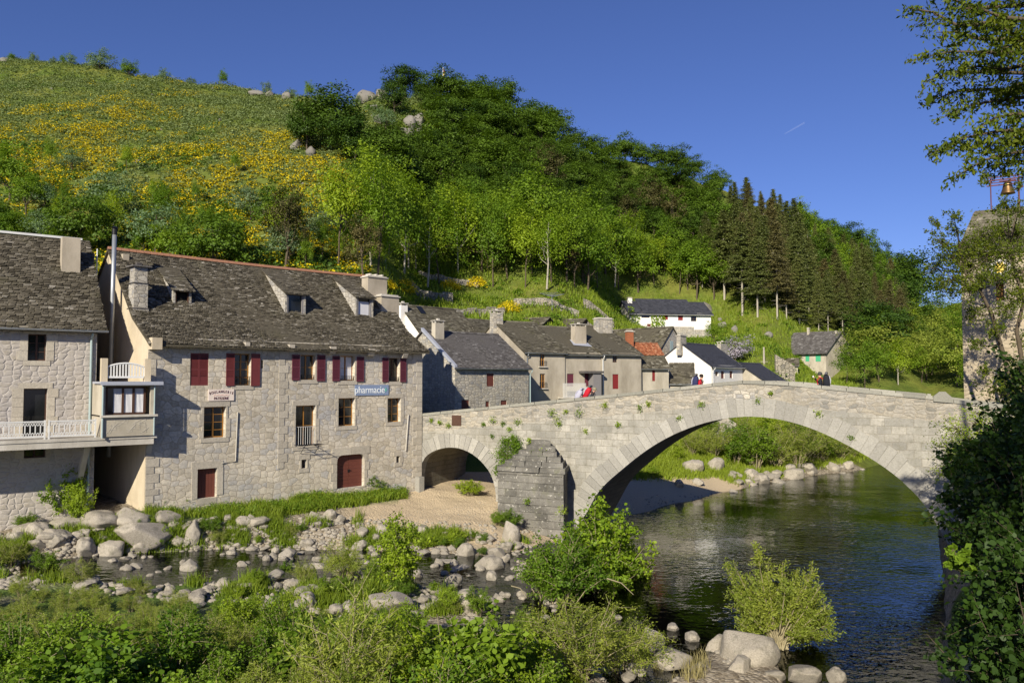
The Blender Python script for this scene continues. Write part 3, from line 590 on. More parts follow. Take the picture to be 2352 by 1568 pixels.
def text_part(txt, size, mat, loc, rz, parent=None, name='lettering', ry=0, ext=.006, shx=1.0, shear=0):
    cu = bpy.data.curves.new('t', 'FONT'); cu.body = txt; cu.size = size; cu.align_x = 'CENTER'; cu.align_y = 'CENTER'; cu.extrude = ext; cu.shear = shear; cu.offset = 0
    to = bpy.data.objects.new('t', cu); COL.objects.link(to); bpy.context.view_layer.update()
    me = bpy.data.meshes.new_from_object(to.evaluated_get(bpy.context.evaluated_depsgraph_get())); bpy.data.objects.remove(to)
    me.name = name; me.materials.clear(); me.materials.append(M[mat])
    mt = Matrix.Translation(Vector(loc)) @ Matrix.Rotation(ry, 4, 'Y') @ Matrix.Rotation(R(90), 4, 'X') @ Matrix.Diagonal((shx, 1, 1, 1))
    me.transform(mt); return me
# ---- main house
P1 = (-17.37, 38.0)
H1 = House('stone_house', 'long granite house with plum red shutters and a mossy stone slate roof', P1, 45, 16.6, 2.3)
PR1 = [(-.45, 10.58), (0, 10.88), (1.87, 12.0), (2.85, 13.0), (4.73, 14.95), (5.6, 15.8)]
ops = []; Wn = []
def sh(u0, u1, v0, v1, mat, lou): x0, x1, z0, z1 = H1.rect(u0, v0, u1, v1, -.05); shutter(H1, x0, x1, z0, z1, 0, mat, lou)
um = (436.8+479)/2
x0, x1, z0, z1 = H1.rect(437, 811, 479, 885); ops.append((x0, x1, z0, z1))
for a, b in ((x0, (x0+x1)/2-.005), ((x0+x1)/2+.005, x1)): shutter(H1, a, b, z0, z1, .1, 'shutter', .72)
window(H1, 538.6, 812, 576.3, 885, ops, cols=2, rows=4); sh(519.5, 538.6, 811, 886, 'shutter', .72); sh(577, 597, 812, 886, 'shutter', .0)
window(H1, 690, 815, 724, 872, ops, cols=2, rows=2); sh(670.9, 688.6, 814, 873, 'shutter2', .9); sh(728.7, 747, 815, 875, 'shutter2', .9)
window(H1, 781, 817, 815, 874, ops, cols=2, rows=2, curtain=True); sh(763.8, 780.2, 817, 875, 'shutter2', .9); sh(819.5, 836, 819, 876, 'shutter2', .9)
window(H1, 893, 822, 918, 876, ops, cols=2, rows=2, frame='brownwood'); sh(878.5, 892.3, 821, 877, 'shutter2', .9); sh(919.7, 933, 823, 877, 'shutter2', .9)
window(H1, 467.8, 934, 518.6, 1005, ops, cols=2, rows=4)
window(H1, 678.7, 931, 724.4, 1024, ops, cols=2, rows=2)
window(H1, 777, 914, 814.8, 978, ops, cols=2, rows=3); window(H1, 890, 914, 920.3, 969, ops, cols=2, rows=3)
window(H1, 692, 1055, 704, 1075, ops, cols=1, rows=1, frame='brownwood'); window(H1, 910, 1047, 918, 1062, ops, cols=1, rows=1, frame='brownwood')
x0, x1, z0, z1 = H1.rect(599, 827, 605, 846); ops.append((x0, x1, z0, z1))
# railings in front of windows
for u0, u1, v0, v1, sc, mt in ((543, 576, 864, 885, True, 'iron'), (690, 724, 860, 871, True, 'iron'), (783, 815, 863, 873, True, 'iron'), (894, 917, 866, 875, True, 'iron'), (680, 722, 979, 1023, False, 'metalwhite')):
    a, b, c, d = H1.rect(u0, v0, u1, v1, .05); grille(H1, a, b, c, d, .04, mt, 8, sc)
# doors
dz0, dz1, dd0, dd1 = H1.rect(453, 1075.6, 498, 1143); ops.append((dz0, dz1, dd0, dd1))
mb = MB()
n = 6
for i in range(n): mb.box(dz0+(dz1-dz0)*i/n+.004, dz0+(dz1-dz0)*(i+1)/n-.004, .22, .26, dd0, dd1)
o = H1.b(mb, 'door', 'doorred', label='small weathered brown red door low in the wall')
mb = MB(); mb.box(dz0-.3, dz1+.3, -.03, 0, dd1+.004, dd1+.35); mb.box(dz0-.28, dz0-.003, -.03, 0, dd0, dd1); mb.box(dz1+.003, dz1+.32, -.03, 0, dd0+.1, dd1); mb.box(dz0, dz1, -.02, .3, dd0-.3, dd0-.004); H1.b(mb, 'door_surround', 'blockwarm')
gx0, gx1, gz0, gz1 = H1.rect(773.6, 1043.6, 836.5, 1119); ops.append((gx0, gx1, gz0, gz1))
mb = MB(); gm = (gx0+gx1)/2
for a, b in ((gx0, gm-.01), (gm+.01, gx1)):
    for i in range(9):
        z = gz0+(gz1-gz0)*i/9; mb.box(a, b, .24+.004*(i % 2), .28, z+.004, z+(gz1-gz0)/9-.004)
door = H1.b(mb, 'door', 'doorred', label='wide arched brown red cellar door')
mb = MB(); mb.box(gm-.05, gm+.05, .215, .238, (gz0+gz1)/2-.08, (gz0+gz1)/2+.08); mb.box(gm-.02, gm+.16, .2, .214, (gz0+gz1)/2, (gz0+gz1)/2+.03); H1.b(mb, 'handle', 'iron', door)
mb = MB(); rr = .34
for s in (0, 1):   # rounded door head corners and surround stones
    cx = gx0+rr if s == 0 else gx1-rr; e = gx0 if s == 0 else gx1
    arc = [(cx+(-1 if s == 0 else 1)*rr*math.sin(a), gz1-rr+rr*math.cos(a)) for a in [i*math.pi/16 for i in range(9)]]
    poly = arc+[(e, gz1)] if s else arc+[(e, gz1)]
    mb.extr(poly, -.034, .2)
mb.box(gx0-.34, gm-.008, -.036, 0, gz1+.004, gz1+.42); mb.box(gm+.008, gx1+.36, -.034, 0, gz1+.004, gz1+.45)
z = gz0
for i in range(4):
    hh = (gz1-gz0)/4; e = (.3, .42, .28, .4)[i]; mb.box(gx0-e, gx0-.003, -.03, 0, z+.008, z+hh-.008); mb.box(gx1+.003, gx1+.62-e, -.03, 0, z+.008, z+hh-.008); z += hh
H1.b(mb, 'door_surround', 'blockwarm')
w = MB(); H1.wall(w, 0, H1.L, .8, 10.9, ops)
gp = [(0, 10.88), (1.87, 12.0), (2.85, 13.0), (4.73, 14.95), (5.6, 15.8), (11.2, 11.0)]
w.add([(H1.L, 0, .8), (H1.L, 11.2, .8)]+[(H1.L, y, z) for y, z in gp[::-1]], [tuple(range(8))])
w.quad((0, 11.2, .8), (H1.L, 11.2, .8), (H1.L, 11.2, 11), (0, 11.2, 11)); H1.b(w, 'wall', 'facade')
w = MB(); w.add([(0, 0, .8), (0, 11.2, .8)]+[(0, y, z) for y, z in gp[::-1]], [tuple(range(8))])
w.box(-.02, .45, -.55, .02, 10.3, 10.86)   # shoulder stone at the eave
w.box(-.03, -.001, .0, 2.6, 3.0, 6.1)
H1.b(w, 'gable_wall', 'cream')
for kq in range(3):
    mb = MB(); z = 2.2 if kq < 2 else 4.1; k = kq; xj = H1.px(640, 900)[0]
    while z < 10.3:
        hh = RN.uniform(.28, .45); l = .62 if k % 2 else .38
        a, b = ((0, l), (H1.L-l*1.1, H1.L+.02), (xj, xj+l*.9))[kq]; mb.box(a, b, -.025, 0, z+.008, z+hh-.008); z += hh; k += 1
    H1.b(mb, 'quoins', 'blockwarm')
for u0, u1, v0, v1 in ((661, 673, 795, 806), (755, 768, 800, 812), (844, 857, 805, 817), (922, 933, 810, 822), (560, 570, 790, 800)):
    a, b, c, d = H1.rect(u0, v0, u1, v1, -.2); mb = MB(); mb.extrx([(-.42, d+.1), (-.42, d-.1), (-.3, c), (.0, c), (.0, d+.1)], a, b); H1.b(mb, 'corbel_stone', 'blockwarm')
r = MB(); L = H1.L; deck = [(y, z-.03) for y, z in PR1]
for (ya, za), (yb, zb) in zip(deck[:-1], deck[1:]): r.hexa([(-.12, ya, za-.1), (L+.25, ya, za-.1), (L+.25, yb, zb-.1), (-.12, yb, zb-.1), (-.12, ya, za), (L+.25, ya, za), (L+.25, yb, zb), (-.12, yb, zb)], .3)
r.hexa([(-.12, 5.602, 15.67), (L+.25, 5.602, 15.67), (L+.25, 11.6, 10.5), (-.12, 11.6, 10.5), (-.12, 5.602, 15.77), (L+.25, 5.602, 15.77), (L+.25, 11.6, 10.6), (-.12, 11.6, 10.6)], .3)
tiles(r, PR1, -.12, L+.28, .12, .23, .045, .07)
H1.b(r, 'roof', 'slate')
r = MB(); x = -.1
while x < L: q = RN.uniform(.3, .4); zs = 15.82-.07*math.sin(math.pi*x/L); r.extrx([(5.42, zs-.08), (5.78, zs-.08), (5.66, zs+.06), (5.6, zs+.09), (5.54, zs+.06)], x+.01, x+q-.01, RN.random()); x += q
H1.b(r, 'ridge_tiles', 'ridge')
def dormer(u0, u1, vt, vb, wm, wood, name='dormer', ext=5.2, glass=True, frame=.1):
    x, yb, z = H1.roofhit((u0+u1)/2, vb, PR1); x0 = H1.px(u0, vt, yb)[0]; x1 = H1.px(u1, vt, yb)[0]; zt = H1.px((u0+u1)/2, vt, yb)[1]; z -= .05
    ye = ext; zr = float(np.interp(ye, [p[0] for p in PR1], [p[1] for p in PR1]))
    m = MB()
    for a, b in ((x0, x0+.12), (x1-.12, x1)): m.extrx([(yb, z-.1), (yb+.02, z-.1), (ye, zr-.15), (ye, zr-.02), (yb, zt)], a, b)
    o = H1.b(m, name, wm)
    r = MB(); pf = [(yb-.18, zt+.02-.18*(zr-zt)/(ye-yb)), (ye+.1, zr+.07)]
    r.hexa([(x0-.12, pf[0][0], pf[0][1]-.05), (x1+.12, pf[0][0], pf[0][1]-.05), (x1+.12, ye, zr), (x0-.12, ye, zr), (x0-.12, pf[0][0], pf[0][1]), (x1+.12, pf[0][0], pf[0][1]), (x1+.12, ye, zr+.05), (x0-.12, ye, zr+.05)], .3)
    tiles(r, pf, x0-.12, x1+.12, .14, .28, .025, 0)
    H1.b(r, 'dormer_roof', 'slate', o)
    f = MB(); q = frame
    f.box(x0+.12, x0+.12+q, yb+.02, yb+.12, z, zt-.03); f.box(x1-.12-q, x1-.12, yb+.02, yb+.12, z, zt-.03); f.box(x0+.12+q, x1-.12-q, yb+.022, yb+.118, zt-.15, zt-.03); f.box(x0+.12+q, x1-.12-q, yb+.0, yb+.118, z-.05, z+.06)
    fo = H1.b(f, 'dormer_window', wood, o)
    g = MB(); g.box(x0+.13+q, x1-.13-q, yb+.14, yb+.15, z, zt-.1)
    H1.b(g, 'pane', 'glass' if glass else 'dark', fo)  # unglazed dormer gets a dark sheet for its unlit inside
    if glass == 2:
        c = MB(); c.box(x0+.16+q, x1-.16-q, yb+.12, yb+.135, z+.06, zt-.32); H1.b(c, 'curtain', 'curtain', fo)
dormer(655, 702.5, 672, 720, 'rubble_grey', 'greywood'); dormer(817, 857.5, 681, 728, 'rubble_grey', 'greywood', glass=2)
dormer(398, 440, 664, 698, 'rubble_grey', 'brownwood', ext=4.7, glass=0, frame=.06)
chimney(H1, 845, 882, 632, 692, PR1, .75, 'chimrender', 'pots')
chimney(H1, 876, 910, 676, 718, PR1, .7, 'chimrender', 'slab')
chimney(H1, 282, 292, 576, 604, PR1, .5, 'chimrender', 'none', yfix=4.9)
# old stone stack over the gable
x, y, z = H1.roofhit(325, 716, PR1); m = MB(); zt = H1.px(322, 608, y)[1]; x0 = .02; x1 = .78
m.box(x0, x1, y, y+.8, 10.9, z+.2); m.box(x0+.03, x1-.05, y+.04, y+.74, z+.202, zt-.9); m.box(x0+.05, x1-.08, y+.06, y+.7, zt-.898, zt-.1)
co = H1.b(m, 'chimney', 'rubble_grey', label='tall crumbling stone chimney on the gable shoulder'); m = MB()
m.box(x0-.03, x1+.0, y-.02, y+.8, z+.15, z+.205); m.box(x0-.02, x1-.0, y, y+.76, zt-.93, zt-.89); m.box(x0-.1, x1+.08, y-.1, y+.86, zt-.098, zt-.03); m.box(.25, .5, y+.25, y+.5, zt-.028, zt+.14); H1.b(m, 'chimney_cap', 'slategrey', co)
m = MB(); m.tube([(-.5, 3.5, 5.0), (-.5, 3.5, 13.2), (-.47, 3.5, 16.2)], .11, 12); fl = H1.b(m, 'flue_pipe', 'zinc', smooth=True)
m = MB(); m.lathe([(.12, 16.21), (.12, 16.52), (.19, 16.54), (.02, 16.65)], 12, (-.47, 3.5)); H1.b(m, 'flue_cowl', 'iron', fl)
# pipes
def wpipe(pts, mat, r=.035, y=-.05):
    m = MB(); P = [H1.px(u, v, y) for u, v in pts]; m.tube([(a, y, b) for a, b in P], r, 8); H1.b(m, 'pipe', mat)
wpipe([(546, 946), (541, 1058), (510, 1063)], 'concrete', .03); wpipe([(938, 952), (932, 1035)], 'concrete', .04)
# hanging rack of iron brackets under the french window
m = MB()
for u in (690, 722):
    a, b = H1.px(u, 1022, 0); m.tube([(a, -.02, b), (a, -.75, b+.02)], .02, 5); m.tube([(a, -.02, b-.45), (a, -.5, b)], .015, 5)
a0, b0 = H1.px(682, 1023, -.5); a1 = H1.px(740, 1023, -.5)[0]
for k in range(4): m.tube([(a0, -.2-.17*k, b0), (a1, -.2-.17*k, b0)], .012, 5)
H1.b(m, 'drying_rack', 'iron')
m = MB(); a, b = H1.px(955, 1095, -.2); m.box(H1.L-.5, H1.L-.12, -.45, -.02, 1.2, 2.9); H1.b(m, 'stone_post', 'block')
# signs
def sign(u0, v0, u1, v1, mat, label):
    x0, x1, z0, z1 = H1.rect(u0, v0, u1, v1, -.08); c = H1.world((x0+x1)/2, -.06, z0); o = empty('shop_sign', c, H1.a, label, 'sign'); m = MB(); w = (x1-x0)/2
    m.box(-w, w, 0, .04, 0, z1-z0); m.build('board', M[mat], o); return o, 2*w, z1-z0
o, w, hh = sign(479, 893.7, 538, 920, 'signwhite', 'cream sign lettered BOULANGERIE PATISSERIE above a window')
T = 'BOULANGERIE'
for i, c in enumerate(T):
    t = (i-(len(T)-1)/2)/((len(T)-1)/2); me = text_part(c, hh*.33, 'ink', (t*w*.44, -.008, hh*(.79-.14*t*t)), 0, ry=t*.25, shx=.7); link('lettering', me, o)
link('lettering', text_part('PATISSERIE', hh*.34, 'ink', (0, -.008, hh*.2), 0, shx=.82), o)
m = MB(); m.tube([(-w*.3+.6*w*i/12, -.004, hh*(.48+.03*math.sin(i*2.1))) for i in range(13)], .014, 5); m.build('faded_line', M['inkpale'], o)
o, w, hh = sign(816, 883.5, 893, 907.5, 'signblue', 'blue sign lettered pharmacie with a small cross between two windows')
link('lettering', text_part('pharmacie', hh*.95, 'inkwhite', (-w*.065, -.008, hh*.5), 0, shx=.88), o)
m = MB(); m.box(w*.36, w*.46, -.008, 0, hh*.46, hh*.56); m.box(w*.395, w*.425, -.010, -.002, hh*.3, hh*.72); m.build('cross', M['inkgreen'], o)
# ---- left house
DL = Vector((math.cos(R(38)), math.sin(R(38)))); L2 = Vector((-19.82, 38.0)); AL = L2-DL*12
H0 = House('village_house', 'pale limewashed stone house with a long lattice balcony and oriel window', AL, 38, 12, 2.0)
ops = []; zE = H0.px(215, 755)[1]; zR = 16.15
PR0 = [(-.4, zE-.1), (0, zE+.25), (4.5, zR)]
window(H0, 64, 767, 107, 828, ops, frame='brownwood', cols=2, rows=3, curtain=False, jamb=.3)
window(H0, 53, 892, 108, 1002, ops, frame='brownwood', cols=1, rows=1, jamb=.3, r=None); 
window(H0, 55, 1030, 105, 1051, ops, frame='brownwood', cols=2, rows=1, jamb=.2)
w = MB(); H0.wall(w, 0, 12, 0.5, zE+.25, ops)
for x in (0, 12): w.add([(x, 0, .5), (x, 9, .5), (x, 9, zE), (x, 4.5, zR), (x, 0, zE+.25)], [(0, 1, 2, 3, 4)])
H0.b(w, 'wall', 'facade2')
r = MB(); deck = [(y, z-.03) for y, z in PR0]
for (ya, za), (yb, zb) in zip(deck[:-1], deck[1:]): r.hexa([(-.1, ya, za-.1), (12.3, ya, za-.1), (12.3, yb, zb-.1), (-.1, yb, zb-.1), (-.1, ya, za), (12.3, ya, za), (12.3, yb, zb), (-.1, yb, zb)], .3)
r.hexa([(-.1, 4.502, zR-.13), (12.3, 4.502, zR-.13), (12.3, 9.3, zE-.1), (-.1, 9.3, zE-.1), (-.1, 4.502, zR-.03), (12.3, 4.502, zR-.03), (12.3, 9.3, zE), (-.1, 9.3, zE)], .3)
tiles(r, PR0, -.1, 12.35, .135, .27, .05, .06); H0.b(r, 'roof', 'slate')
m = MB(); m.box(-.1, 12, 4.4, 4.66, zR+.0, zR+.11); H0.b(m, 'ridge_capping', 'metalwhite')
gutter(H0, -.1, 12.4, zE-.12, -.46, 'zinc', .075)
chimney(H0, 142, 183, 538, 626, PR0, .6, 'chimrender', 'none', dz=.6)
downpipe(H0, 11.75, -.08, zE-.15, 2.3, 'pipegreen', .055)
m = MB(); c = H0.world(12.75, 4.0, 0); o = empty('satellite_dish', H0.world(12.45, 4.1, 14.2), R(-60), 'grey satellite dish on a pole beside the left roof edge', 'satellite dish')
m.lathe([(.02, 0), (.25, .03), (.42, .10), (.44, .11), (.42, .09), (.25, .02), (.02, -.01)], 20); me = m.build('dish', M['zinc'], o, smooth=True); me.rotation_euler = (R(78), 0, R(20)); me.location = (0, 0, .9)
m = MB(); m.tube([(.2, .2, -.4), (.2, .2, 1.5)], .03, 6); m.tube([(.2, .2, .9), (0, .05, .9)], .03, 6); m.build('pole', M['metalwhite'], o)
# balcony and oriel, y=-2.3
yb = -2.3; m = MB(); zf = H0.px(120, 1008, yb)[1]
m.box(0, 14.25, yb+.08, -.0, zf-.14, zf); m.box(0, 14.1, yb+.12, yb+.3, zf-.42, zf-.142)
slab = H0.b(m, 'balcony_floor', 'concrete')
for x in (11.3, 13.95, 6.5):
    m = MB(); m.extrx([(yb+.3, zf-.44), (yb+.55, zf-.44), (-.02 if x < 12 else -.9, zf-2.2), (-.02 if x < 12 else -.9, zf-1.6), (yb+.75, zf-.44), (yb+.75, zf-.43)][:5], x, x+.22); H0.b(m, 'bracket', 'concrete')
# lattice rail panels
ztop = H0.px(120, 966, yb)[1]; zr0 = zf+.1; m = MB(); xr = H0.px(222, 985, yb)[0]; yy = yb+.15
for a, b in ((H0.px(112, 980, yb)[0], xr), (H0.px(112, 980, yb)[0]-3.2, H0.px(112, 980, yb)[0]-.1), (2.0, H0.px(112, 980, yb)[0]-3.3)):
    m.box(a, b, yy-.03, yy+.03, ztop-.05, ztop); m.box(a, b, yy-.025, yy+.025, zr0-.02, zr0+.03); m.box(a, a+.06, yy-.035, yy+.035, zf, ztop+.03); m.box(b-.06, b, yy-.034, yy+.034, zf, ztop+.03)
    z1, z2 = zr0+.2, ztop-.22; n = max(4, round((b-a)/.2)); st = (b-a)/n
    for i in range(n):
        xa = a+st*i; xm = xa+st/2; q = .014
        for X0, Z0, X1, Z1 in ((xa, z2, xm, ztop-.05), (xm, z2, xa, ztop-.05), (xm, z2, xa+st, ztop-.05), (xa+st, z2, xm, ztop-.05), (xa, zr0, xm, z1), (xm, zr0, xa, z1), (xm, zr0, xa+st, z1), (xa+st, zr0, xm, z1)):
            m.hexa([(X0-q, yy-.012, Z0), (X0+q, yy-.012, Z0), (X0+q, yy+.012, Z0), (X0-q, yy+.012, Z0), (X1-q, yy-.012, Z1), (X1+q, yy-.012, Z1), (X1+q, yy+.012, Z1), (X1-q, yy+.012, Z1)])
        m.box(xa-.02, xa+.02, yy-.014, yy+.014, z1-.01, z2+.01)
H0.b(m, 'railing', 'metalwhite')
m = MB(); m.hexa([(12.01, -1.35, zf-.3), (13.8, -1.35, zf-.3), (12.85, 6.4, zf-.3), (12.01, 6.4, zf-.3), (12.01, -1.35, zf-.16), (13.8, -1.35, zf-.16), (12.85, 6.4, zf-.16), (12.01, 6.4, zf-.16)]); H0.b(m, 'passage_ceiling', 'brownwood')
m = MB(); m.box(12.01, 13.0, 6.41, 6.7, 1.5, 9.5); H0.b(m, 'passage_end_wall', 'facade2')
# oriel
bx0 = H0.px(234, 940, yb)[0]; bx1 = H0.px(356, 940, yb)[0]; zs = H0.px(300, 953, yb)[1]; zt = H0.px(300, 886, yb)[1]
m = MB(); m.box(bx0, bx1, yb, yb+.12, zf+.0, zs-.08); m.box(bx1-.12, bx1, yb+.12, -1.0, zf, zs-.08); m.box(bx0, bx0+.12, yb+.12, -.0, zf, zs-.08)
m.box(bx1-.2, bx1, yb+.02, yb+.2, zs, zt+.1); m.box(bx0, bx0+.14, yb+.02, yb+.2, zs, zt+.1)
m.box(bx0, bx0+.1, yb+.2, -.0, zs, zt+.1); m.box(bx1-.1, bx1, yb+.2, -1.0, zs, zt+.1); m.box(bx0+.14, bx1-.2, yb+.02, yb+.16, zt-.02, zt+.1)
ori = H0.b(m, 'oriel', 'stucco2')
m = MB(); m.box(bx0-.05, bx1+.1, yb-.14, yb+.14, zs-.078, zs+.02); H0.b(m, 'sill', 'concrete', ori)
m = MB(); pts = MB()
for i in range(22):
    a = RN.uniform(bx0+.1, bx1-.3); z = RN.uniform(zf+.1, zs-.2); m.tube([(a, yb-.004, z), (a+RN.uniform(.1, .3), yb-.004, z+RN.uniform(-.12, .12)), (a+RN.uniform(.1, .4), yb-.004, min(zs-.12, z+.25))], .012, 4)
H0.b(m, 'crazy_joints', 'concrete', ori)
wx0, wx1 = bx0+.22, bx1-.42
fr = MB()
fr.box(wx0, wx1, yb+.2, yb+.26, zs+.02, zs+.1); fr.box(wx0, wx1, yb+.2, yb+.26, zt-.1, zt-.02)
for q in (0, .42, .70, 1.0): X = wx0+(wx1-wx0)*q; fr.box(X-.045, X+.045, yb+.17, yb+.255, zs+.1, zt-.1)
wo = H0.b(fr, 'window', 'brownwood', ori)
g = MB(); g.box(wx0, wx1, yb+.27, yb+.28, zs+.05, zt-.05); H0.b(g, 'pane', 'glass', wo)
c = MB()
for q0, q1 in ((.18, .40), (.45, .68), (.73, .98)):
    a, b = wx0+(wx1-wx0)*q0, wx0+(wx1-wx0)*q1; n = 14
    for j in range(n):
        xa, xb = a+(b-a)*j/n, a+(b-a)*(j+1)/n; y0, y1 = yb+.245-(j % 2)*.03, yb+.245-((j+1) % 2)*.03
        c.quad((xa, y0, zs+.12), (xb, y1, zs+.12), (xb, y1, zt-.12), (xa, y0, zt-.12))
H0.b(c, 'curtain', 'curtain', wo)
m = MB(); m.box(bx0-.1, bx1+.3, yb-.18, -.6, zt+.102, zt+.2); m.box(bx0-.1, bx1+.3, yb-.22, yb-.14, zt+.04, zt+.19); H0.b(m, 'oriel_roof', 'lead', ori)
m = MB(); m.tube([(bx1-.04, yb-.05, zt+.1), (bx1-.04, yb-.06, zf)], .035, 7); H0.b(m, 'downpipe', 'pipegreen'); m = MB(); m.tube([(bx0+.02, yb-.06, zt+.1), (bx0+.02, yb-.07, zf-.05)], .045, 7)
H0.b(m, 'downpipe', 'pipegreen')
# terrace posts and bowed balustrade on the oriel roof
za = zt+.2; m = MB()
pl = H0.px(232, 848, yb+.2)[0]; pr = H0.px(345, 848, yb+.2)[0]; zc = H0.px(290, 823, yb)[1]
for x in (pl, pr-.25): m = MB(); m.box(x, x+.26, yb+.1, yb+.4, za, zc); H0.b(m, 'terrace_post', 'cream')
m = MB(); n = 13; zb_ = H0.px(290, 866, yb)[1]; zt_ = H0.px(290, 834, yb)[1]
top = [(pl+.28+(pr-pl-.56)*i/12, zt_-.16*(abs(i-6)/6)**2) for i in range(13)]
m.tube([(x, yb+.2, z) for x, z in top], .05, 6); m.box(top[0][0], top[-1][0], yb+.15, yb+.25, zb_-.04, zb_+.05)
for x, z in top[::1]: m.box(x-.03, x+.03, yb+.17, yb+.23, zb_+.04, z)
H0.b(m, 'terrace_balustrade', 'metalwhite')
# ---------------------------------------------------------------- bridge
BX = H1.world(H1.L+.02, .25, 0)
HB = House('stone_bridge', 'old granite humpback bridge with one large river arch and one small arch', (BX.x, BX.y), -27, 35, 0, cat='bridge')
BW = 5.6
TOP = [HB.px(u, v, 0) for u, v in ((968, 949.5), (1200, 925.5), (1434, 902.6), (1600, 884), (1689, 873.5), (1733, 874), (1793, 876), (1901, 886.5), (2020, 898), (2143, 909), (2191, 917), (2280, 928))]
BIG = [HB.px(u, v, 0) for u, v in ((1374, 1124), (1424, 1081), (1480, 1035), (1540, 999), (1606, 972.5), (1655, 961), (1705, 954.5), (1754, 955.5), (1820, 967), (1886.5, 990.5), (1952.6, 1023.6), (2018.6, 1061.5), (2068, 1098), (2127.7, 1157))]
BIG = [(BIG[0][0]-1.9, -.6), (BIG[0][0]-1.35, .3), (BIG[0][0]-.62, 1.55)]+BIG+[(BIG[-1][0]+.75, 1.5), (BIG[-1][0]+1.4, .4), (BIG[-1][0]+1.9, -.8)]
SM = [HB.px(u, v, 0) for u, v in ((966, 1055), (988, 1036.6), (1012, 1027.4), (1039.6, 1024.4), (1067, 1029), (1094.5, 1045.7), (1115.8, 1067), (1133, 1091.4), (1140, 1116))]
SM = [(SM[0][0]-.1, .8), (SM[0][0]-.02, 3.0)]+SM+[(SM[-1][0]+.06, .4)]
def smooth_arch(P, n):
    s = [0.]
    for a, b in zip(P[:-1], P[1:]): s.append(s[-1]+math.hypot(b[0]-a[0], b[1]-a[1]))
    q = np.linspace(0, s[-1], n*4); x = np.interp(q, s, [p[0] for p in P]); z = np.interp(q, s, [p[1] for p in P])
    k = np.ones(9)/9
    for _ in range(3):
        xp = np.convolve(np.pad(x, 4, 'reflect', reflect_type='odd'), k, 'valid'); zp = np.convolve(np.pad(z, 4, 'reflect', reflect_type='odd'), k, 'valid'); x, z = xp, zp
    q2 = np.linspace(0, n*4-1, n); i = np.arange(n*4); return list(zip(np.interp(q2, i, x), np.interp(q2, i, z)))
BIGs = smooth_arch(BIG, 56); SMs = smooth_arch(SM, 26)
top = lambda x: float(np.interp(x, [p[0] for p in TOP], [p[1] for p in TOP]))
x0B, x1B = -.02, 35.0
TOP.append((36, TOP[-1][1]-.15)); TOP.insert(0, (-1, TOP[0][1]-.1))
gxs = sorted(set([round(v, 3) for v in list(np.linspace(x0B, x1B, 60))+[p[0] for p in BIGs if p[0] > 0]+[p[0] for p in SMs if p[0] > x0B]]))
bfoot, sfoot = (BIGs[0][0], BIGs[-1][0]), (SMs[0][0], SMs[-1][0])
def soffit(x):
    for P in (BIGs, SMs):
        X = [p[0] for p in P]
        if X[0] < x < X[-1]: return float(np.interp(x, X, [p[1] for p in P]))
    return -1.6
PB = 1.02  # parapet height above deck
for y in (0, BW):
    wl = MB(); pp = MB(); yp = 0 if y == 0 else BW-.38
    for a, b in zip(gxs[:-1], gxs[1:]):
        if b-a < .002: continue
        m = (a+b)/2; sa, sb = soffit(a+1e-4), soffit(b-1e-4)
        if soffit(m) < -1: sa = sb = -1.6
        ta, tb = top(a)-.17, top(b)-.17; ha, hb = ta-PB+.02, tb-PB+.02
        wl.quad((a, y, sa), (b, y, sb), (b, y, max(hb, sb)), (a, y, max(ha, sa)))
        pp.hexa([(a, yp+.004, ha), (b, yp+.004, hb), (b, yp+.38, hb), (a, yp+.38, ha), (a, yp+.004, ta), (b, yp+.004, tb), (b, yp+.38, tb), (a, yp+.38, ta)])
    HB.b(wl, 'wall', 'ashlar'); HB.b(pp, 'parapet', 'parapet')
dk = MB(); q = np.linspace(x0B-3, x1B, 50)
for a, b in zip(q[:-1], q[1:]): dk.quad((a, .3, top(a)-1.17), (b, .3, top(b)-1.17), (b, BW-.3, top(b)-1.17), (a, BW-.3, top(a)-1.17))
HB.b(dk, 'deck', 'concrete')
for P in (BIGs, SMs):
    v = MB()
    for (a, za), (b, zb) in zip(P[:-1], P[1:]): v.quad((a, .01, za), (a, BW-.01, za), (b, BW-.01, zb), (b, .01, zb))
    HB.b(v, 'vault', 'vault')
def ringparts(P, th, step, name):
    r = MB(); s = [0.]
    for a, b in zip(P[:-1], P[1:]): s.append(s[-1]+math.hypot(b[0]-a[0], b[1]-a[1]))
    X = [p[0] for p in P]; Z = [p[1] for p in P]; n = int(s[-1]/step); L = s[-1]
    pos = lambda q: (np.interp(q, s, X), np.interp(q, s, Z))
    e = 0
    while e < L-.2:
        w = step*RN.uniform(.8, 1.25); q0, q1 = e+.008, min(e+w-.008, L); e += w
        (xa, za), (xb, zb) = pos(q0), pos(q1)
        (xc, zc), (xd, zd) = pos(max(q0-.3, 0)), pos(min(q0+.3, L)); na = Vector((-(zd-zc), xd-xc)).normalized()
        (xc, zc), (xd, zd) = pos(max(q1-.3, 0)), pos(min(q1+.3, L)); nb = Vector((-(zd-zc), xd-xc)).normalized()
        t = th*RN.uniform(.9, 1.1); f = -.035-RN.uniform(0, .015); o = .012
        if min(za, zb) < -.4 or xa < -.02: continue
        pts = [(xa-na.x*o, za-na.y*o), (xb-nb.x*o, zb-nb.y*o), (xb+nb.x*t, zb+nb.y*t), (xa+na.x*t, za+na.y*t)]
        r.hexa([(pts[0][0], f, pts[0][1]), (pts[1][0], f, pts[1][1]), (pts[1][0], .5, pts[1][1]), (pts[0][0], .5, pts[0][1]), (pts[3][0], f, pts[3][1]), (pts[2][0], f, pts[2][1]), (pts[2][0], .5, pts[2][1]), (pts[3][0], .5, pts[3][1])])
    HB.b(r, name, 'block')
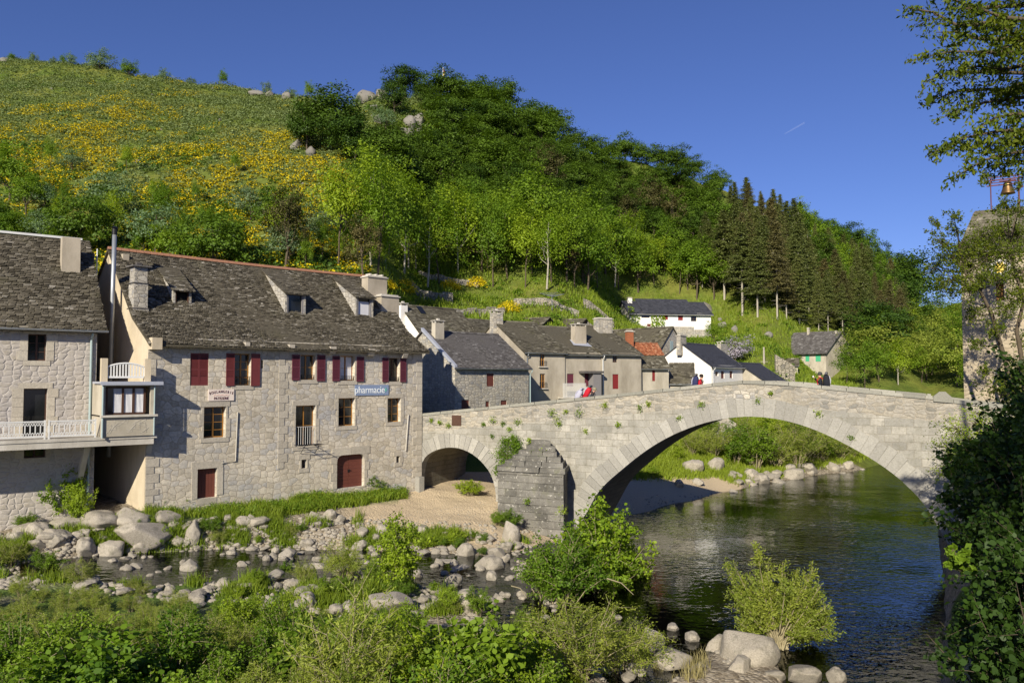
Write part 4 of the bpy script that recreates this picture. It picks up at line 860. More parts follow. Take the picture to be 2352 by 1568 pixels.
ringparts(BIGs, .92, .42, 'arch_ring'); ringparts(SMs, .85, .34, 'arch_ring')
pk0, pk1 = HB.px(2143, 912)[0], HB.px(2190, 915)[0]
for y in (-.05, BW-.41):
    for s0, s1 in ((x0B, pk0), (pk1, x1B)):
        cp = MB(); x = s0
        while x < s1-.05:
            w = RN.uniform(.9, 1.7); xe = min(x+w, s1); a, b = x+.01, xe-.01; j = RN.uniform(-.015, .015); x = xe
            cp.hexa([(a, y+j, top(a)-.168), (b, y+j, top(b)-.168), (b, y+.46, top(b)-.168), (a, y+.46, top(a)-.168), (a+.01, y+.03+j, top(a)+j*.6), (b-.01, y+.03+j, top(b)+j*.6), (b-.01, y+.43, top(b)), (a+.01, y+.43, top(a))])
        HB.b(cp, 'coping', 'coping')
m = MB(); zp = top(pk0); mid = (pk0+pk1)/2
m.extr([(pk0+.01, zp-.25), (pk1-.01, zp-.32), (pk1-.01, zp-.1), (mid+.1, zp+.2), (mid-.15, zp+.2), (pk0+.01, zp-.02)], -.08, .42); HB.b(m, 'peaked_stone', 'coping')
for u0, v0, u1, v1, mt in ((1685, 894, 1733.5, 917, 'pierstone'), (1038, 953.5, 1059, 977, 'rust')):
    a, b, c, d = HB.rect(u0, v0, u1, v1, -.03); m = MB(); m.box(a, b, -.045, .0, c, d); HB.b(m, 'plaque', 'rubble_grey' if mt == 'pierstone' else 'brownwood')
# cutwater pier with stepped cap
pt = -2.1; pa, pb = HB.px(1143, 1110, pt)[0]-.25, HB.px(1302, 1110, -.1)[0]; fa, fb = HB.px(1143, 1110, pt)[0], HB.px(1294, 1110, pt)[0]; zc = HB.px(1215, 1084, pt)[1]
m = MB(); zz = -1.2
while zz < zc-.05:
    z2 = min(zz+.4, zc); f = RN.uniform(0, .03)+max(0, .25-zz)*-.08
    m.add([(pa, .02, zz), (pb, .02, zz), (fb, pt+f, zz), (fa, pt+f, zz), (pa, .02, z2-.012), (pb, .02, z2-.012), (fb, pt+f, z2-.012), (fa, pt+f, z2-.012)], [(4, 7, 6, 5), (0, 3, 7, 4), (3, 2, 6, 7), (2, 1, 5, 6)]); zz = z2
pier = HB.b(m, 'pier', 'pierlichen')
m = MB(); st = 6; z = zc
for i in range(st):
    f = 1-i*.145; f2 = 1-(i+1)/(st+.1); ca, cb = (pa+pb)/2, (fa+fb)/2+.05; yy = pt*f-.06; j = RN.uniform(-.09, .09); hh = .27; wa, wb = (pb-pa)/2*f+.1, (fb-fa)/2*f+.08
    x = -1.0
    bl = [-1+2*q/3+RN.uniform(-.1, .1)*(0 < q < 3) for q in range(4)] if i < 4 else [-1, 1]
    for q0, q1 in zip(bl[:-1], bl[1:]):
        e = RN.uniform(-.06, .05)
        m.add([(ca+wa*q0+j, .03, z), (ca+wa*q1+j, .03, z), (cb+wb*q1-.012+j, yy+e, z), (cb+wb*q0+.012+j, yy+e, z), (ca+wa*q0+j, .03, z+hh), (ca+wa*q1+j, .03, z+hh), (cb+wb*q1-.03+j, yy+.05+e, z+hh), (cb+wb*q0+.03+j, yy+.05+e, z+hh)], [(4, 7, 6, 5), (0, 3, 7, 4), (3, 2, 6, 7), (2, 1, 5, 6)], RN.random())
    z += hh
HB.b(m, 'pier_cap', 'pierlichen', pier)
# ---------------------------------------------------------------- village
G0 = 'houses of the village row behind the bridge'
def win(h, u0, v0, u1, v1, kind='redpaint', dep=.12, surround=None, rail=False, rows=2):
    if kind in ('oak', 'brownwood', 'glass'):
        o, r = window(h, u0, v0, u1, v1, h.ops, cols=2, rows=rows, frame='oak' if kind == 'glass' else kind, dep=dep, surround=surround, sill=surround is not None, jamb=0)
    else:
        r = h.rect(u0, v0, u1, v1); h.ops.append(r); m = MB(); n = 4; w = (r[1]-r[0])/n
        for i in range(n): m.box(r[0]+w*i+.006, r[0]+w*(i+1)-.006, dep-.06+.004*(i % 2), dep-.01, r[2]+.01, r[3]-.01)
        o = h.b(m, 'shutter', kind)
    if rail:
        grille(h, r[0]-.1, r[1]+.1, r[2], r[2]+(r[3]-r[2])*rail, -.12, 'iron', 6, False); m = MB(); m.box(r[0]-.18, r[1]+.18, -.2, 0, r[2]-.1, r[2]-.01); h.b(m, 'sill', 'concrete')
    return o, r
# stone house beside the bridge
h = simple_house('village_house', 'rubble stone house with a plain purple grey slate roof behind the bridge start', 1045, 838, 60, 45, 8.0, 3.8, 2.76, 5.5, 'rubble_grey', 'slategrey', G0, .14, .24, .2, th=.018)
win(h, 1117.7, 857, 1134.6, 887, 'brownwood' and 'doorred'); win(h, 1115.5, 921, 1124, 936, 'doorred'); win(h, 1150, 919, 1164.5, 932, 'doorred'); win(h, 1060, 918, 1078, 940, 'doorred')
chimney(h, 1000, 1016, 737, 779, h.prof, .5, 'stucco2', 'open'); finish(h)
m = MB(); m.hexa([(-.24, -.25, h.ze-.28), (.02, -.25, h.ze-.28), (.02, 3.8, h.ze+2.74), (-.24, 3.8, h.ze+2.74), (-.24, -.25, h.ze-.02), (.02, -.25, h.ze-.02), (.02, 3.8, h.ze+2.98), (-.24, 3.8, h.ze+2.98)]); h.b(m, 'barge_board', 'lead')
downpipe(h, 8.1, -.1, h.ze-.3, 5, 'pipegreen', .05)
# big roofs behind
h = simple_house('village_house', 'house with a long stone slate roof and small skylight behind the stone house', 968, 768, 68, 45, 6.8, 3.0, 2.75, 7, 'white', 'slatelight', G0, .2, .32, .1)
chimney(h, 921, 933, 697, 716, h.prof, .5, 'white', 'open', yfix=2.2); chimney(h, 1049, 1059, 712, 728, h.prof, .5, 'white', 'slab', yfix=2.8); finish(h)
x, y, z = h.roofhit(967, 714, h.prof); m = MB(); s = 2.75/3; m.hexa([(x-.3, y-.35, z-.35*s+.06), (x+.3, y-.35, z-.35*s+.06), (x+.3, y+.35, z+.35*s+.06), (x-.3, y+.35, z+.35*s+.06), (x-.3, y-.35, z-.35*s+.12), (x+.3, y-.35, z-.35*s+.12), (x+.3, y+.35, z+.35*s+.12), (x-.3, y+.35, z+.35*s+.12)]); h.b(m, 'skylight', 'glass')
h = simple_house('village_house', 'low slate roofed house half hidden between two taller roofs', 1066, 770, 74, 45, 6.5, 3.4, 1.9, 7, 'white', 'slatelight', G0, .2, .32, .1); finish(h)
# grey rendered row A B C
hA = simple_house('village_house', 'grey rendered house with a tall blank gable and two small balconies', 1204, 805, 70, 30, 4.3, 5.4, 2.95, 5.5, 'stucco', 'slatelight', G0, .17, .26, .12, th=.025)
win(hA, 1240, 812, 1251, 841, 'oak', rail=.45); win(hA, 1240, 858, 1252, 891, 'oak', rail=.4)
chimney(hA, 1134, 1151, 714, 736, hA.prof, .8, 'rubble_grey', 'open', yfix=4.8); finish(hA); downpipe(hA, .25, -.08, hA.ze-.25, 5, 'zinc', .05)
B0 = hA.world(4.32, .15, 0)
def row_house(label, pos, L, ze, rise, h2, wm, rm): 
    h = House('village_house', label, (pos.x, pos.y), 30, L, 5.5, G0); h.ze = ze; h.h2 = h2; h.rise = rise
    h.prof = [(-.28, ze-.28*rise/h2), (h2, ze+rise)]; h.ops = []; h.finish_args = (wm, rm, .17, .26, .08, .025, False, h2, False, True, .06); return h
hB_ = row_house('stained grey house with a chimney on lead flashing, railed terrace and two dark red shutters', B0, 4.1, hA.ze-.12, 2.75, 5.3, 'stucco', 'slatelight')
win(hB_, 1302.5, 858, 1318, 887, 'shutter2'); win(hB_, 1343, 857, 1360, 887, 'shutter2'); win(hB_, 1347, 810, 1354, 820, 'brownwood')
chimney(hB_, 1321, 1342, 745, 792, hB_.prof, .75, 'chimrender', 'open', lead=True); finish(hB_)
a, b, c, d = hB_.rect(1293, 880, 1345, 911, -.9); m = MB()
m.box(a, b, -.95, -.9, d-.04, d); m.box(a, b, -.95, -.9, c, c+.04)
for i in range(30): xx = a+(b-a)*i/29; m.box(xx-.012, xx+.012, -.94, -.91, c, d)
hB_.b(m, 'railing', 'metalwhite'); m = MB(); m.box(a-.05, b+.9, -1.0, -.0, c-.16, c-.002); hB_.b(m, 'terrace_floor', 'concrete')
a, b, c, d = hB_.rect(1338, 853, 1382, 857, -.6); m = MB(); m.box(a, b, -.95, -.0, c, d+.05); hB_.b(m, 'porch_roof', 'slategrey'); m = MB(); a = hB_.px(1363, 880, -.8)[0]; m.box(a, a+.9, -.8, -.02, c-2.2, c-.002); hB_.b(m, 'porch_side', 'greywood')
C0 = hB_.world(4.12, -.1, 0)
hC = row_house('tall grey rendered house with a blind red shutter and broad square chimney', C0, 4.7, hA.ze-.05, 2.9, 5.5, 'stucco', 'slatelight')
win(hC, 1407, 859, 1421, 893, 'redpaint'); win(hC, 1407, 812, 1418, 832, 'brownwood'); chimney(hC, 1375, 1401, 729, 765, hC.prof, .9, 'rubble_grey', 'slab'); finish(hC); downpipe(hC, .1, -.08, hC.ze-.25, 5, 'metalwhite', .05)
# small house with orange tiles
h = simple_house('village_house', 'small low house whose roof is orange tiles above and grey slates below', 1459, 840, 77, 20, 3.7, 2.4, 2.3, 5.5, 'stucco2', 'slatelight', G0, .17, .26, .1, th=.03)
win(h, 1498, 847, 1505, 875, 'redpaint'); finish(h); downpipe(h, .2, -.08, h.ze-.25, 5, 'zinc', .05)
m = MB(); p2 = [(1.05, h.ze+1.05*2.3/2.4+.05), (2.45, h.ze+2.4)]; tiles(m, p2, -.15, 3.85, .22, .2, .06, 0); h.b(m, 'tile_roof', 'redtile')
chimney(h, 1441, 1453, 758, 793, h.prof, .5, 'redtile', 'slab', yfix=1.6)
h = simple_house('lean_to', 'low slate roofed lean to at the foot of the white gable', 1539, 877, 79, -12, 2.3, 3.0, 1.9, 5.5, 'stucco2', 'slatelight', G0, .2, .3, .1); finish(h)
h = simple_house('village_house', 'stone barn with a long slate roof and its rubble gable turned right', 1513, 804, 88, -45, .01, 2.7, 2.7, 6, 'drywall', 'slatelight', G0, .24, .36, .2)
BB = Vector((h.A.x, h.A.y))-Vector((math.cos(R(-45)), math.sin(R(-45))))*9; bpy.data.objects.remove(h.o)
h2_ = House('village_house', 'stone barn with a long slate roof and its rubble gable turned right', BB, -45, 9, 6, G0); h2_.ze = h.ze; h2_.h2 = 2.7; h2_.rise = 2.7; h2_.ops = []; h2_.prof = [(-.28, h.ze-.28), (2.7, h.ze+2.7)]; h2_.finish_args = ('rubble_grey', 'slatelight', .2, .32, .15, .03, False, 2.7, False, True, .05); finish(h2_)
m = MB(); m.box(9.0, 9.03, 2.2, 2.8, h.ze-.3, h.ze+1.1); h2_.b(m, 'window', 'pipegreen')
# white gabled house with black slates
h = simple_house('village_house', 'bright white gabled house with a black slate roof and brown shutters', 1634, 838, 84, 50, 7.8, 3.5, 2.45, 5.5, 'white', 'blackslate', G0, .2, .3, .15, th=.012)
win(h, 1656, 852, 1663.5, 869, 'brownwood' and 'doorred'); win(h, 1676, 852, 1682.5, 868, 'doorred'); win(h, 1643, 853, 1650, 863, 'oak')
chimney(h, 1656, 1667, 786, 811, h.prof, .5, 'rubble_grey', 'open', yfix=3.2); chimney(h, 1563, 1572, 768, 788, h.prof, .5, 'rubble_grey', 'slab', yfix=3.3); finish(h); downpipe(h, .15, -.1, h.ze-.25, 5, 'metalwhite', .06)
h = simple_house('barn', 'low beige barn under a long black slate roof beside the white house', 1772, 884, 88, 50, 6.0, 3.8, 2.5, 5, 'stucco2', 'blackslate', G0, .25, .3, .15, th=.012); finish(h)
# house on the terrace
h = simple_house('hillside_house', 'long white two storey house with black roofs above the village', 1446, 717, 138, 10, 15.0, 3.7, 2.3, 15.3, 'white', 'blackslate', None, .35, .4, .3, th=.012, oy=.5)
for a in ((1465, 701+18, 1494, 738, 'brownwood'), (1548, 722, 1567.5, 744, 'redpaint'), (1606, 723, 1625.5, 747, 'redpaint')): pass
def r7(x, y): return (2100+x/2.6133)/1.67347, (1100+y/2.6133)/1.67347
for q, kk in (((1172, 278, 1222, 336), 'redpaint'), ((1323, 290, 1372, 343), 'redpaint'), ((955, 266, 1037, 316), 'brownwood'), ((1452, 298, 1508, 352), 'brownwood'), ((1012, 378, 1050, 422), 'doorred'), ((1460, 447, 1512, 525), 'metalwhite'), ((1338, 410, 1358, 428), 'doorred')):
    a, b = r7(q[0], q[1]); c, d = r7(q[2], q[3])
    win(h, a, b, c, d, kk)
a, b = r7(820, 110); c, d = r7(858, 180); chimney(h, a, c, b, d, h.prof, .6, 'white', 'slab', yfix=3.0); finish(h)
m = MB(); zz = h.px(1600, 757)[1]; zw = h.px(1540, 750)[1]; m.box(-.03, 11.8, -.06, -.002, 14, zw); m.box(11.9, 15.05, -.06, -.002, 14, zz); h.b(m, 'stone_base', 'rubble_grey')
m = MB(); tiles(m, [(-.6, h.ze-.2), (4.3, h.ze+2.85)], 2.4, 12.2, .35, .4, .012, 0, False); m.hexa([(2.4, -.6, h.ze-.3), (12.2, -.6, h.ze-.3), (12.2, 4.3, h.ze+2.75), (2.4, 4.3, h.ze+2.75), (2.4, -.6, h.ze-.22), (12.2, -.6, h.ze-.22), (12.2, 4.3, h.ze+2.83), (2.4, 4.3, h.ze+2.83)]); h.b(m, 'upper_roof', 'blackslate')
rng_ = np.random.default_rng(3); C_ = []
for x0_, y0_, x1_, y1_ in ((820, 200, 880, 430), (860, 270, 940, 420), (1050, 270, 1110, 420), (1100, 290, 1190, 400)):
    n_ = 230; uu = rng_.uniform(x0_, x1_, n_); vv = rng_.uniform(y0_, y1_, n_)
    for a, b in zip(uu, vv): q_ = r7(a, b); X_, Z_ = h.px(q_[0], q_[1], -.1); C_.append((X_, -.12-rng_.random()*.15, Z_-h.bz))
IVY = (h.o, np.array(C_))
h = simple_house('hillside_house', 'beige house with mint green shutters and a dark roof at the wood edge', 1811, 803, 131, -48, .01, 5.5, 3.6, 8)
bpy.data.objects.remove(h.o)
Bp = at(1897, 806, 134); dd = Vector((math.cos(R(-48)), math.sin(R(-48)))); 
h = House('hillside_house', 'beige house with mint green shutters and a dark roof at the wood edge', Vector((Bp.x, Bp.y))-dd*8.2, -48, 8.2, 8.5); h.ze = Bp.z; h.h2 = 5.3; h.rise = 3.6; h.ops = []
h.prof = [(-.6, h.ze-.6*3.6/5.3), (5.3, h.ze+3.6)]; h.finish_args = ('stucco2', 'slategrey', .3, .35, .4, .015, False, 5.3, False, False, 0)
def r8(x, y): return (2900+x/2.2703)/1.67347, (1100+y/2.2703)/1.67347
for q in ((446, 594, 478, 655), (534, 592, 578, 655)):
    a, b = r8(q[0], q[1]); c, d = r8(q[2], q[3]); win(h, a, b, c, d, 'green', .02)
a, b = r8(457, 360); c, d = r8(478, 425); chimney(h, a, c, b, d, h.prof, .5, 'stucco2', 'slab'); a, b = r8(700, 388); c, d = r8(722, 415); chimney(h, a, c, b, d, h.prof, .5, 'stucco2', 'slab', yfix=4.6); finish(h)
# shed, electric pole, boulder wall
h = simple_house('garden_shed', 'small grey shed with a slate roof beside a dry stone wall', 1742, 838, 112, -20, 5.2, 1.6, .9, 9, 'stucco2', 'slatelight', None, .3, .4, .2); finish(h)
def wallrun(name, pts, hgt, th, mat, label, group=None):
    """dry stone wall following the ground; pts = picture points of its foot, with distance"""
    P = [Vector((at(u, v, Y).x, Y, 0)) for u, v, Y in pts]; z0 = Gs(P[0].x, P[0].y)
    o = empty(name, (P[0].x, P[0].y, z0), 0, label, 'wall', group); m = MB()
    for a, b in zip(P[:-1], P[1:]):
        n = max(2, int((b-a).length/1.2))
        for i in range(n):
            p, q = a.lerp(b, i/n)-P[0], a.lerp(b, (i+1)/n)-P[0]; h0 = Gs(p.x+P[0].x, p.y+P[0].y)-z0; h1 = Gs(q.x+P[0].x, q.y+P[0].y)-z0; j = RN.uniform(-.15, .1)
            m.hexa([(p.x, p.y, h0-.6), (q.x, q.y, h1-.6), (q.x, q.y+th, h1-.6), (p.x, p.y+th, h0-.6), (p.x, p.y+.05, h0+hgt+j), (q.x, q.y+.05, h1+hgt+j), (q.x, q.y+th, h1+hgt+j), (p.x, p.y+th, h0+hgt+j)])
    m.build('stonework', M[mat], o); return o
wallrun('stone_wall', [(1782, 845, 106), (1826, 860, 104)], 2.6, .5, 'drywall', 'dry stone retaining wall beside the small grey shed')
wallrun('stone_wall', [(1600, 862, 78), (1690, 890, 74)], 2.6, .5, 'rubble_grey', 'rough riverbank wall seen through the big arch under the white house')
for i, (a, b, c, lb) in enumerate((((945, 690, 101), (1040, 697, 100), 1.3, 'terrace wall above the skylight roof'), ((1050, 712, 94), (1160, 700, 98), 1.0, 'broken terrace wall left of the clothes dryer'), ((1180, 690, 104), (1330, 690, 104), 1.0, 'mossy terrace wall in the middle of the meadow'), ((1340, 668, 112), (1410, 664, 114), 1.2, 'pale terrace wall high in the meadow beside the wood'), ((1330, 715, 98), (1420, 722, 96), 1.1, 'terrace wall left of the black roofed house'), ((960, 668, 110), (1100, 664, 111), .9, 'terrace wall at the foot of the wood'))): wallrun('stone_wall', [a, b], c, .5, 'drywall', lb, 'dry stone terrace walls in the meadow')
# brown gabled little roofs
for u, v, Y, lb in ((1236, 745, 92, 'brown boarded gable roof peeping over the grey row, left one'), (1322, 748, 95, 'brown boarded gable roof peeping over the grey row, right one')):
    B = at(u, v, Y); d = Vector((math.cos(R(-30)), math.sin(R(-30)))); h = House('village_house', lb, Vector((B.x, B.y))-d*5, -30, 5, 8, G0); h.ze = B.z-.3; h.h2 = 2.6; h.rise = 1.3; h.ops = []; h.prof = [(-.3, h.ze-.15), (2.6, h.ze+1.3)]; h.finish_args = ('brownwood', 'slatelight', .25, .4, .25, .03, False, 2.6, False, False, 0); finish(h)
# clothes dryer
p = ghit([1268], [712])[0]; o = empty('clothes_dryer', p, 0, 'grey rotary clothes dryer standing in the meadow', 'clothes dryer'); m = MB()
m.tube([(0, 0, 0), (0, 0, 2)], .05, 6); m.build('pole', M['zinc'], o); m = MB()
for a in (0, 90, 180, 270):
    c, s_ = math.cos(R(a+20)), math.sin(R(a+20)); m.tube([(0, 0, 1.7), (1.7*c, 1.7*s_, 2.1)], .04, 5)
    for q in (.5, 1, 1.6): c2, s2 = math.cos(R(a+110)), math.sin(R(a+110)); m.tube([(q*c, q*s_, 1.75+.2*q), (q*c2, q*s2, 1.75+.2*q)], .02, 4)
m.build('arms', M['zinc'], o)
p = at(1755, 842, 108); o = empty('utility_pole', (p.x, p.y, Gs(p.x, p.y)), 0, 'thin pale utility pole beside the garden shed', 'pole'); m = MB(); zt = at(1755, 797, 108).z-Gs(p.x, p.y); m.tube([(0, 0, -.3), (0, 0, zt)], [.16, .11], 8); m.build('post', M['barkpale'], o); m = MB(); m.box(-.5, .5, -.04, .04, zt-2.0, zt-1.94); m.build('crossarm', M['barkpale'], o)
# flag and contrail
p = at(1016, 190, 168); o = empty('flagpole', p-Vector((0, 0, 2)), 0, 'red and yellow flag on a pole at the hill top', 'flag'); m = MB(); m.tube([(0, 0, 0), (.15, 0, 5.3)], .09, 6); m.build('pole', M['metalwhite'], o)
m = MB(); m.add([(.2, 0, 5.1), (.55, .1, 4.6), (.45, .0, 3.0), (.7, .1, 2.3), (.12, 0, 2.7)], [(0, 1, 2, 3, 4)]); fo = m.build('flag_cloth', M['redpaint'], o); m = MB(); m.add([(.2, -.03, 4.2), (.42, .02, 4.0), (.38, -.05, 3.4), (.18, -.03, 3.5)], [(0, 1, 2, 3)]); m.build('emblem', M['gold'], fo)
k = NT('contrail_vapour'); k.fin((.8, .85, .95), 1, 0); k.b.inputs['Alpha'].default_value = .03
a, b = at(1802, 308, 3000), at(1848, 282, 3000); m = MB(); m.tube([a, a.lerp(b, .5), b], [1.5, 3, 3.5], 6); tag(m.build('contrail', k.m), 'faint short contrail in the blue sky', 'contrail', None, 'stuff')
# ---------------------------------------------------------------- clock tower
tA = at(2209, 700, 44); HT = House('clock_tower', 'rough stone clock tower with slate hip roof behind the leafy tree', (tA.x, tA.y), -31, 5.4, 5.5, cat='tower')
ze = HT.px(2203, 583, 0)[1]; zt = HT.px(2240, 489, 1.3)[1]
ops = []; win_ = HT.rect(2288, 672-22, 2306, 690, 0); ops.append(win_); door_ = HT.rect(2296, 862, 2352, 915, 0)
ops.append(door_)
w = MB(); HT.wall(w, 0, 5.4, 3.5, ze, ops, 0, .4); w.quad((0, 0, 3.5), (0, 5.2, 3.5), (0, 5.2, ze), (0, 0, ze)); w.quad((5.4, 0, 3.5), (5.4, 5.2, 3.5), (5.4, 5.2, ze), (5.4, 0, ze)); w.quad((0, 5.2, 3.5), (5.4, 5.2, 3.5), (5.4, 5.2, ze), (0, 5.2, ze)); HT.b(w, 'wall', 'towerstone')
m = MB(); m.box(win_[0], win_[1], .35, .38, win_[2], win_[3]); HT.b(m, 'window', 'oak'); m = MB(); m.box(door_[0], door_[1], .34, .38, door_[2], door_[3]); HT.b(m, 'door', 'dark')  # door is a dark sheet in the unlit interior colour
m = MB(); m.box(door_[0]-.25, door_[1]+.2, -.06, 0, door_[3]+.003, door_[3]+.22); HT.b(m, 'lintel', 'blockwarm')
r = MB(); rt = zt-ze
r.add([(-.18, -.18, ze), (5.58, -.18, ze), (5.58, 5.4, ze), (-.18, 5.4, ze), (.75, .75, zt), (4.65, .75, zt), (4.65, 4.4, zt), (.75, 4.4, zt)], [(3, 2, 1, 0), (4, 5, 6, 7), (0, 1, 5, 4), (1, 2, 6, 5), (2, 3, 7, 6), (3, 0, 4, 7)], .3)
n = 14
for i in range(n):   # slate courses all round
    f0, f1 = i/n, (i+1)/n; za = ze+rt*f0
    def ed(f, e): q = -.18+.93*f; return [(q-e, q-e), (5.4-q+e, q-e), (5.4-q+e, 5.2-q+e), (q-e, 5.2-q+e)]
    A_, B_ = ed(f0, .06), ed(f1, .0)
    for s in (0, 3, 1):
        a0, a1 = A_[s], A_[(s+1) % 4]; b0, b1 = B_[s], B_[(s+1) % 4]; q = 0
        while q < 1:
            e = min(1, q+RN.uniform(.04, .08)); lp = lambda A, B, t: (A[0]+(B[0]-A[0])*t, A[1]+(B[1]-A[1])*t)
            p0, p1, p2, p3 = lp(a0, a1, q), lp(a0, a1, e-.002), lp(b0, b1, e-.002), lp(b0, b1, q); j = RN.uniform(0, .02)
            r.add([(*p0, za-.02-j), (*p1, za-.02-j), (*p2, ze+rt*f1+.01), (*p3, ze+rt*f1+.01), (*p0, za-.06-j), (*p1, za-.06-j)], [(0, 1, 2, 3), (4, 5, 1, 0)], RN.uniform(.4, 1)); q = e
HT.b(r, 'roof', 'slatelight')
cx, cz = HT.px(2297, 615, 0); m = MB()
m.add([(cx+.5*math.cos(a*math.pi/12), -.06, cz+.5*math.sin(a*math.pi/12)) for a in range(24)], [tuple(range(24))]); co = HT.b(m, 'clock_dial', 'white')
m = MB()
for a in range(16):
    t = a*math.pi/8; rr = .36 if a % 2 else .24; t2 = t+math.pi/8; rr2 = .24 if a % 2 else .36; m.add([(cx, -.075, cz), (cx+rr*math.cos(t), -.075, cz+rr*math.sin(t)), (cx+rr2*math.cos(t2), -.075, cz+rr2*math.sin(t2))], [(0, 1, 2)])
HT.b(m, 'gilded_sun', 'gold', co)
bu = HT.px(2276, 450, 1.5)[0]; b1_ = HT.px(2341, 450, 1.5)[0]; zf2 = HT.px(2300, 414, 1.5)[1]; m = MB()
for x in (bu, b1_):
    for y in (1.2, 2.6): m.tube([(x, y, zt-.05), (x, y, zf2+.15)], .03, 5)
for y in (1.2, 2.6): m.box(bu-.2, b1_+.2, y-.03, y+.03, zf2-.06, zf2); m.box(bu-.2, b1_+.2, y-.03, y+.03, zf2+.1, zf2+.14)
for x in (bu, b1_): m.box(x-.03, x+.03, 1.2, 2.6, zf2+.04, zf2+.09)
mx = (bu+b1_)/2+.15; m.tube([(mx-.35, 1.9, zf2+.1), (mx-.25, 1.9, zf2+.38), (mx, 1.9, zf2+.48), (mx+.25, 1.9, zf2+.38), (mx+.35, 1.9, zf2+.1)], .025, 5); m.box(mx-.4, mx+.4, 1.86, 1.94, zf2+.0, zf2+.05)
HT.b(m, 'bell_frame', 'rust')
m = MB(); m.lathe([(.37, zf2-.72), (.35, zf2-.66), (.27, zf2-.45), (.22, zf2-.2), (.2, zf2-.1), (.1, zf2-.04), (.03, zf2)], 18, (mx, 1.9)); bell = HT.b(m, 'bell', 'bronze', smooth=True)
m = MB(); m.tube([(mx, 1.9, zf2-.4), (mx, 1.9, zf2-.84)], .03, 5); HT.b(m, 'clapper', 'bronze', bell); m = MB(); m.tube([(mx+.25, 1.9, zf2-.55), (mx+.75, 1.9, zf2-.38)], .04, 6); HT.b(m, 'striker', 'rust', bell)
# ---------------------------------------------------------------- vegetation
NR = np.random.default_rng(5)
def unit(a): return a/np.maximum(np.linalg.norm(a, axis=-1, keepdims=True), 1e-9)
def leafquads(C, size, asp=.55, up=.4, out=None, rng=NR, dirs=None, droop=0.0):
    n = len(C); nv = rng.normal(size=(n, 3)); nv[:, 2] = np.abs(nv[:, 2])*.7+up
    if out is not None: nv += out*.8
    nv = unit(nv); t = dirs if dirs is not None else rng.normal(size=(n, 3)); t = t-nv*np.sum(t*nv, 1, keepdims=True); t = unit(t)
    if droop: t = t+np.array([0, 0, -droop]); t = unit(t)
    b = np.cross(nv, t); s = size*rng.uniform(.65, 1.3, (n, 1)); P = np.stack([C-t*s*.5, C+b*s*asp*.5, C+t*s*.5, C-b*s*asp*.5], 1)
    return P.reshape(-1, 3)
def leafhex(C, size, asp=.7, up=.3, out=None, rng=NR, dirs=None):
    n = len(C); nv = rng.normal(size=(n, 3)); nv[:, 2] = np.abs(nv[:, 2])*.7+up; nv = unit(nv); t = dirs-nv*np.sum(dirs*nv, 1, keepdims=True); t = unit(t); b = np.cross(nv, t); s = size*rng.uniform(.6, 1.25, (n, 1))
    P = [C+t*s*a*.5+b*s*asp*w*.5+nv*s*f for a, w, f in ((-1, 0, 0), (-.55, .75, .07), (.15, .95, .07), (1.1, 0, -.12), (.15, -.95, .07), (-.55, -.75, .07))]
    return np.stack(P, 1).reshape(-1, 3)
def quadidx(n, k=4): return np.arange(n*k).reshape(n, k)
def tubes_np(segs, n=5):
    """segs: list of (pts list, radii list) -> V,Q"""
    V = []; Q = []; o = 0
    for pts, rs in segs:
        pts = np.asarray(pts, float); k = len(pts); d = np.gradient(pts, axis=0); d = unit(d)
        ref = np.where(np.abs(d[:, 2:3]) < .9, [[0, 0, 1.]], [[1., 0, 0]]); a = unit(np.cross(d, ref)); b = np.cross(d, a)
        w = 2*np.pi*np.arange(n)/n; ring = pts[:, None]+(a[:, None]*np.cos(w)[None, :, None]+b[:, None]*np.sin(w)[None, :, None])*np.asarray(rs)[:, None, None]
        V.append(ring.reshape(-1, 3)); i = np.arange(k-1)[:, None]; j = np.arange(n)[None]
        Q.append(np.stack([i*n+j, i*n+(j+1) % n, (i+1)*n+(j+1) % n, (i+1)*n+j], -1).reshape(-1, 4)+o); o += k*n
    return np.concatenate(V), np.concatenate(Q)
def crown_cloud(rng, K, n, rx, rz, zc, leaf, sig=.16, low=-.55, up=.4, shell=2.2, asp=.6, irr=.25):
    d = unit(rng.normal(size=(K*3, 3))); d = d[d[:, 2] > low][:K]; K = len(d); r = rng.random((K, 1))**(1/shell)
    lob = 1+irr*(np.sin(d[:, :1]*4.1+rng.random()*6)*np.cos(d[:, 1:2]*3.7+rng.random()*6)+.5*rng.normal(size=(K, 1))*.5)
    cc = d*r*lob*np.array([rx, rx, rz])+np.array([0, 0, zc]); tc = np.clip(rng.normal(.5, .2, K), 0, 1)
    C = np.repeat(cc, n, 0)+rng.normal(size=(K*n, 3))*np.array([rx, rx, rz*.6])*sig; D = np.repeat(d, n, 0)
    t = np.clip(np.repeat(tc, n)+rng.normal(0, .18, K*n), 0, 1)
    return leafquads(C, leaf, asp, up, D, rng), t, cc
def trunk_mesh(name, rng, h, r, heads, mat, lean=.05, top=.75, nb=9):
    segs = []; pts = [np.array([0, 0, -.5])]; x = np.zeros(2)
    for i in range(1, 7): x = x+rng.normal(size=2)*lean*h/6; pts.append(np.array([x[0], x[1], h*top*i/6]))
    pts = np.array(pts); segs.append((pts, np.linspace(r, r*.35, 7)))
    for i in rng.choice(len(heads), min(nb, len(heads)), replace=False):
        e = heads[i]; s = pts[rng.integers(2, 7)]
        if e[2] < s[2]: s = pts[2]
        mid = (s+e)/2+np.array([0, 0, -.05*h])+rng.normal(size=3)*.03*h; segs.append(([s, mid, e], [r*.4, r*.25, r*.08]))
    V, Q = tubes_np(segs); return rawmesh(name, V, Q, mat, smooth=True)
PROTO = {}
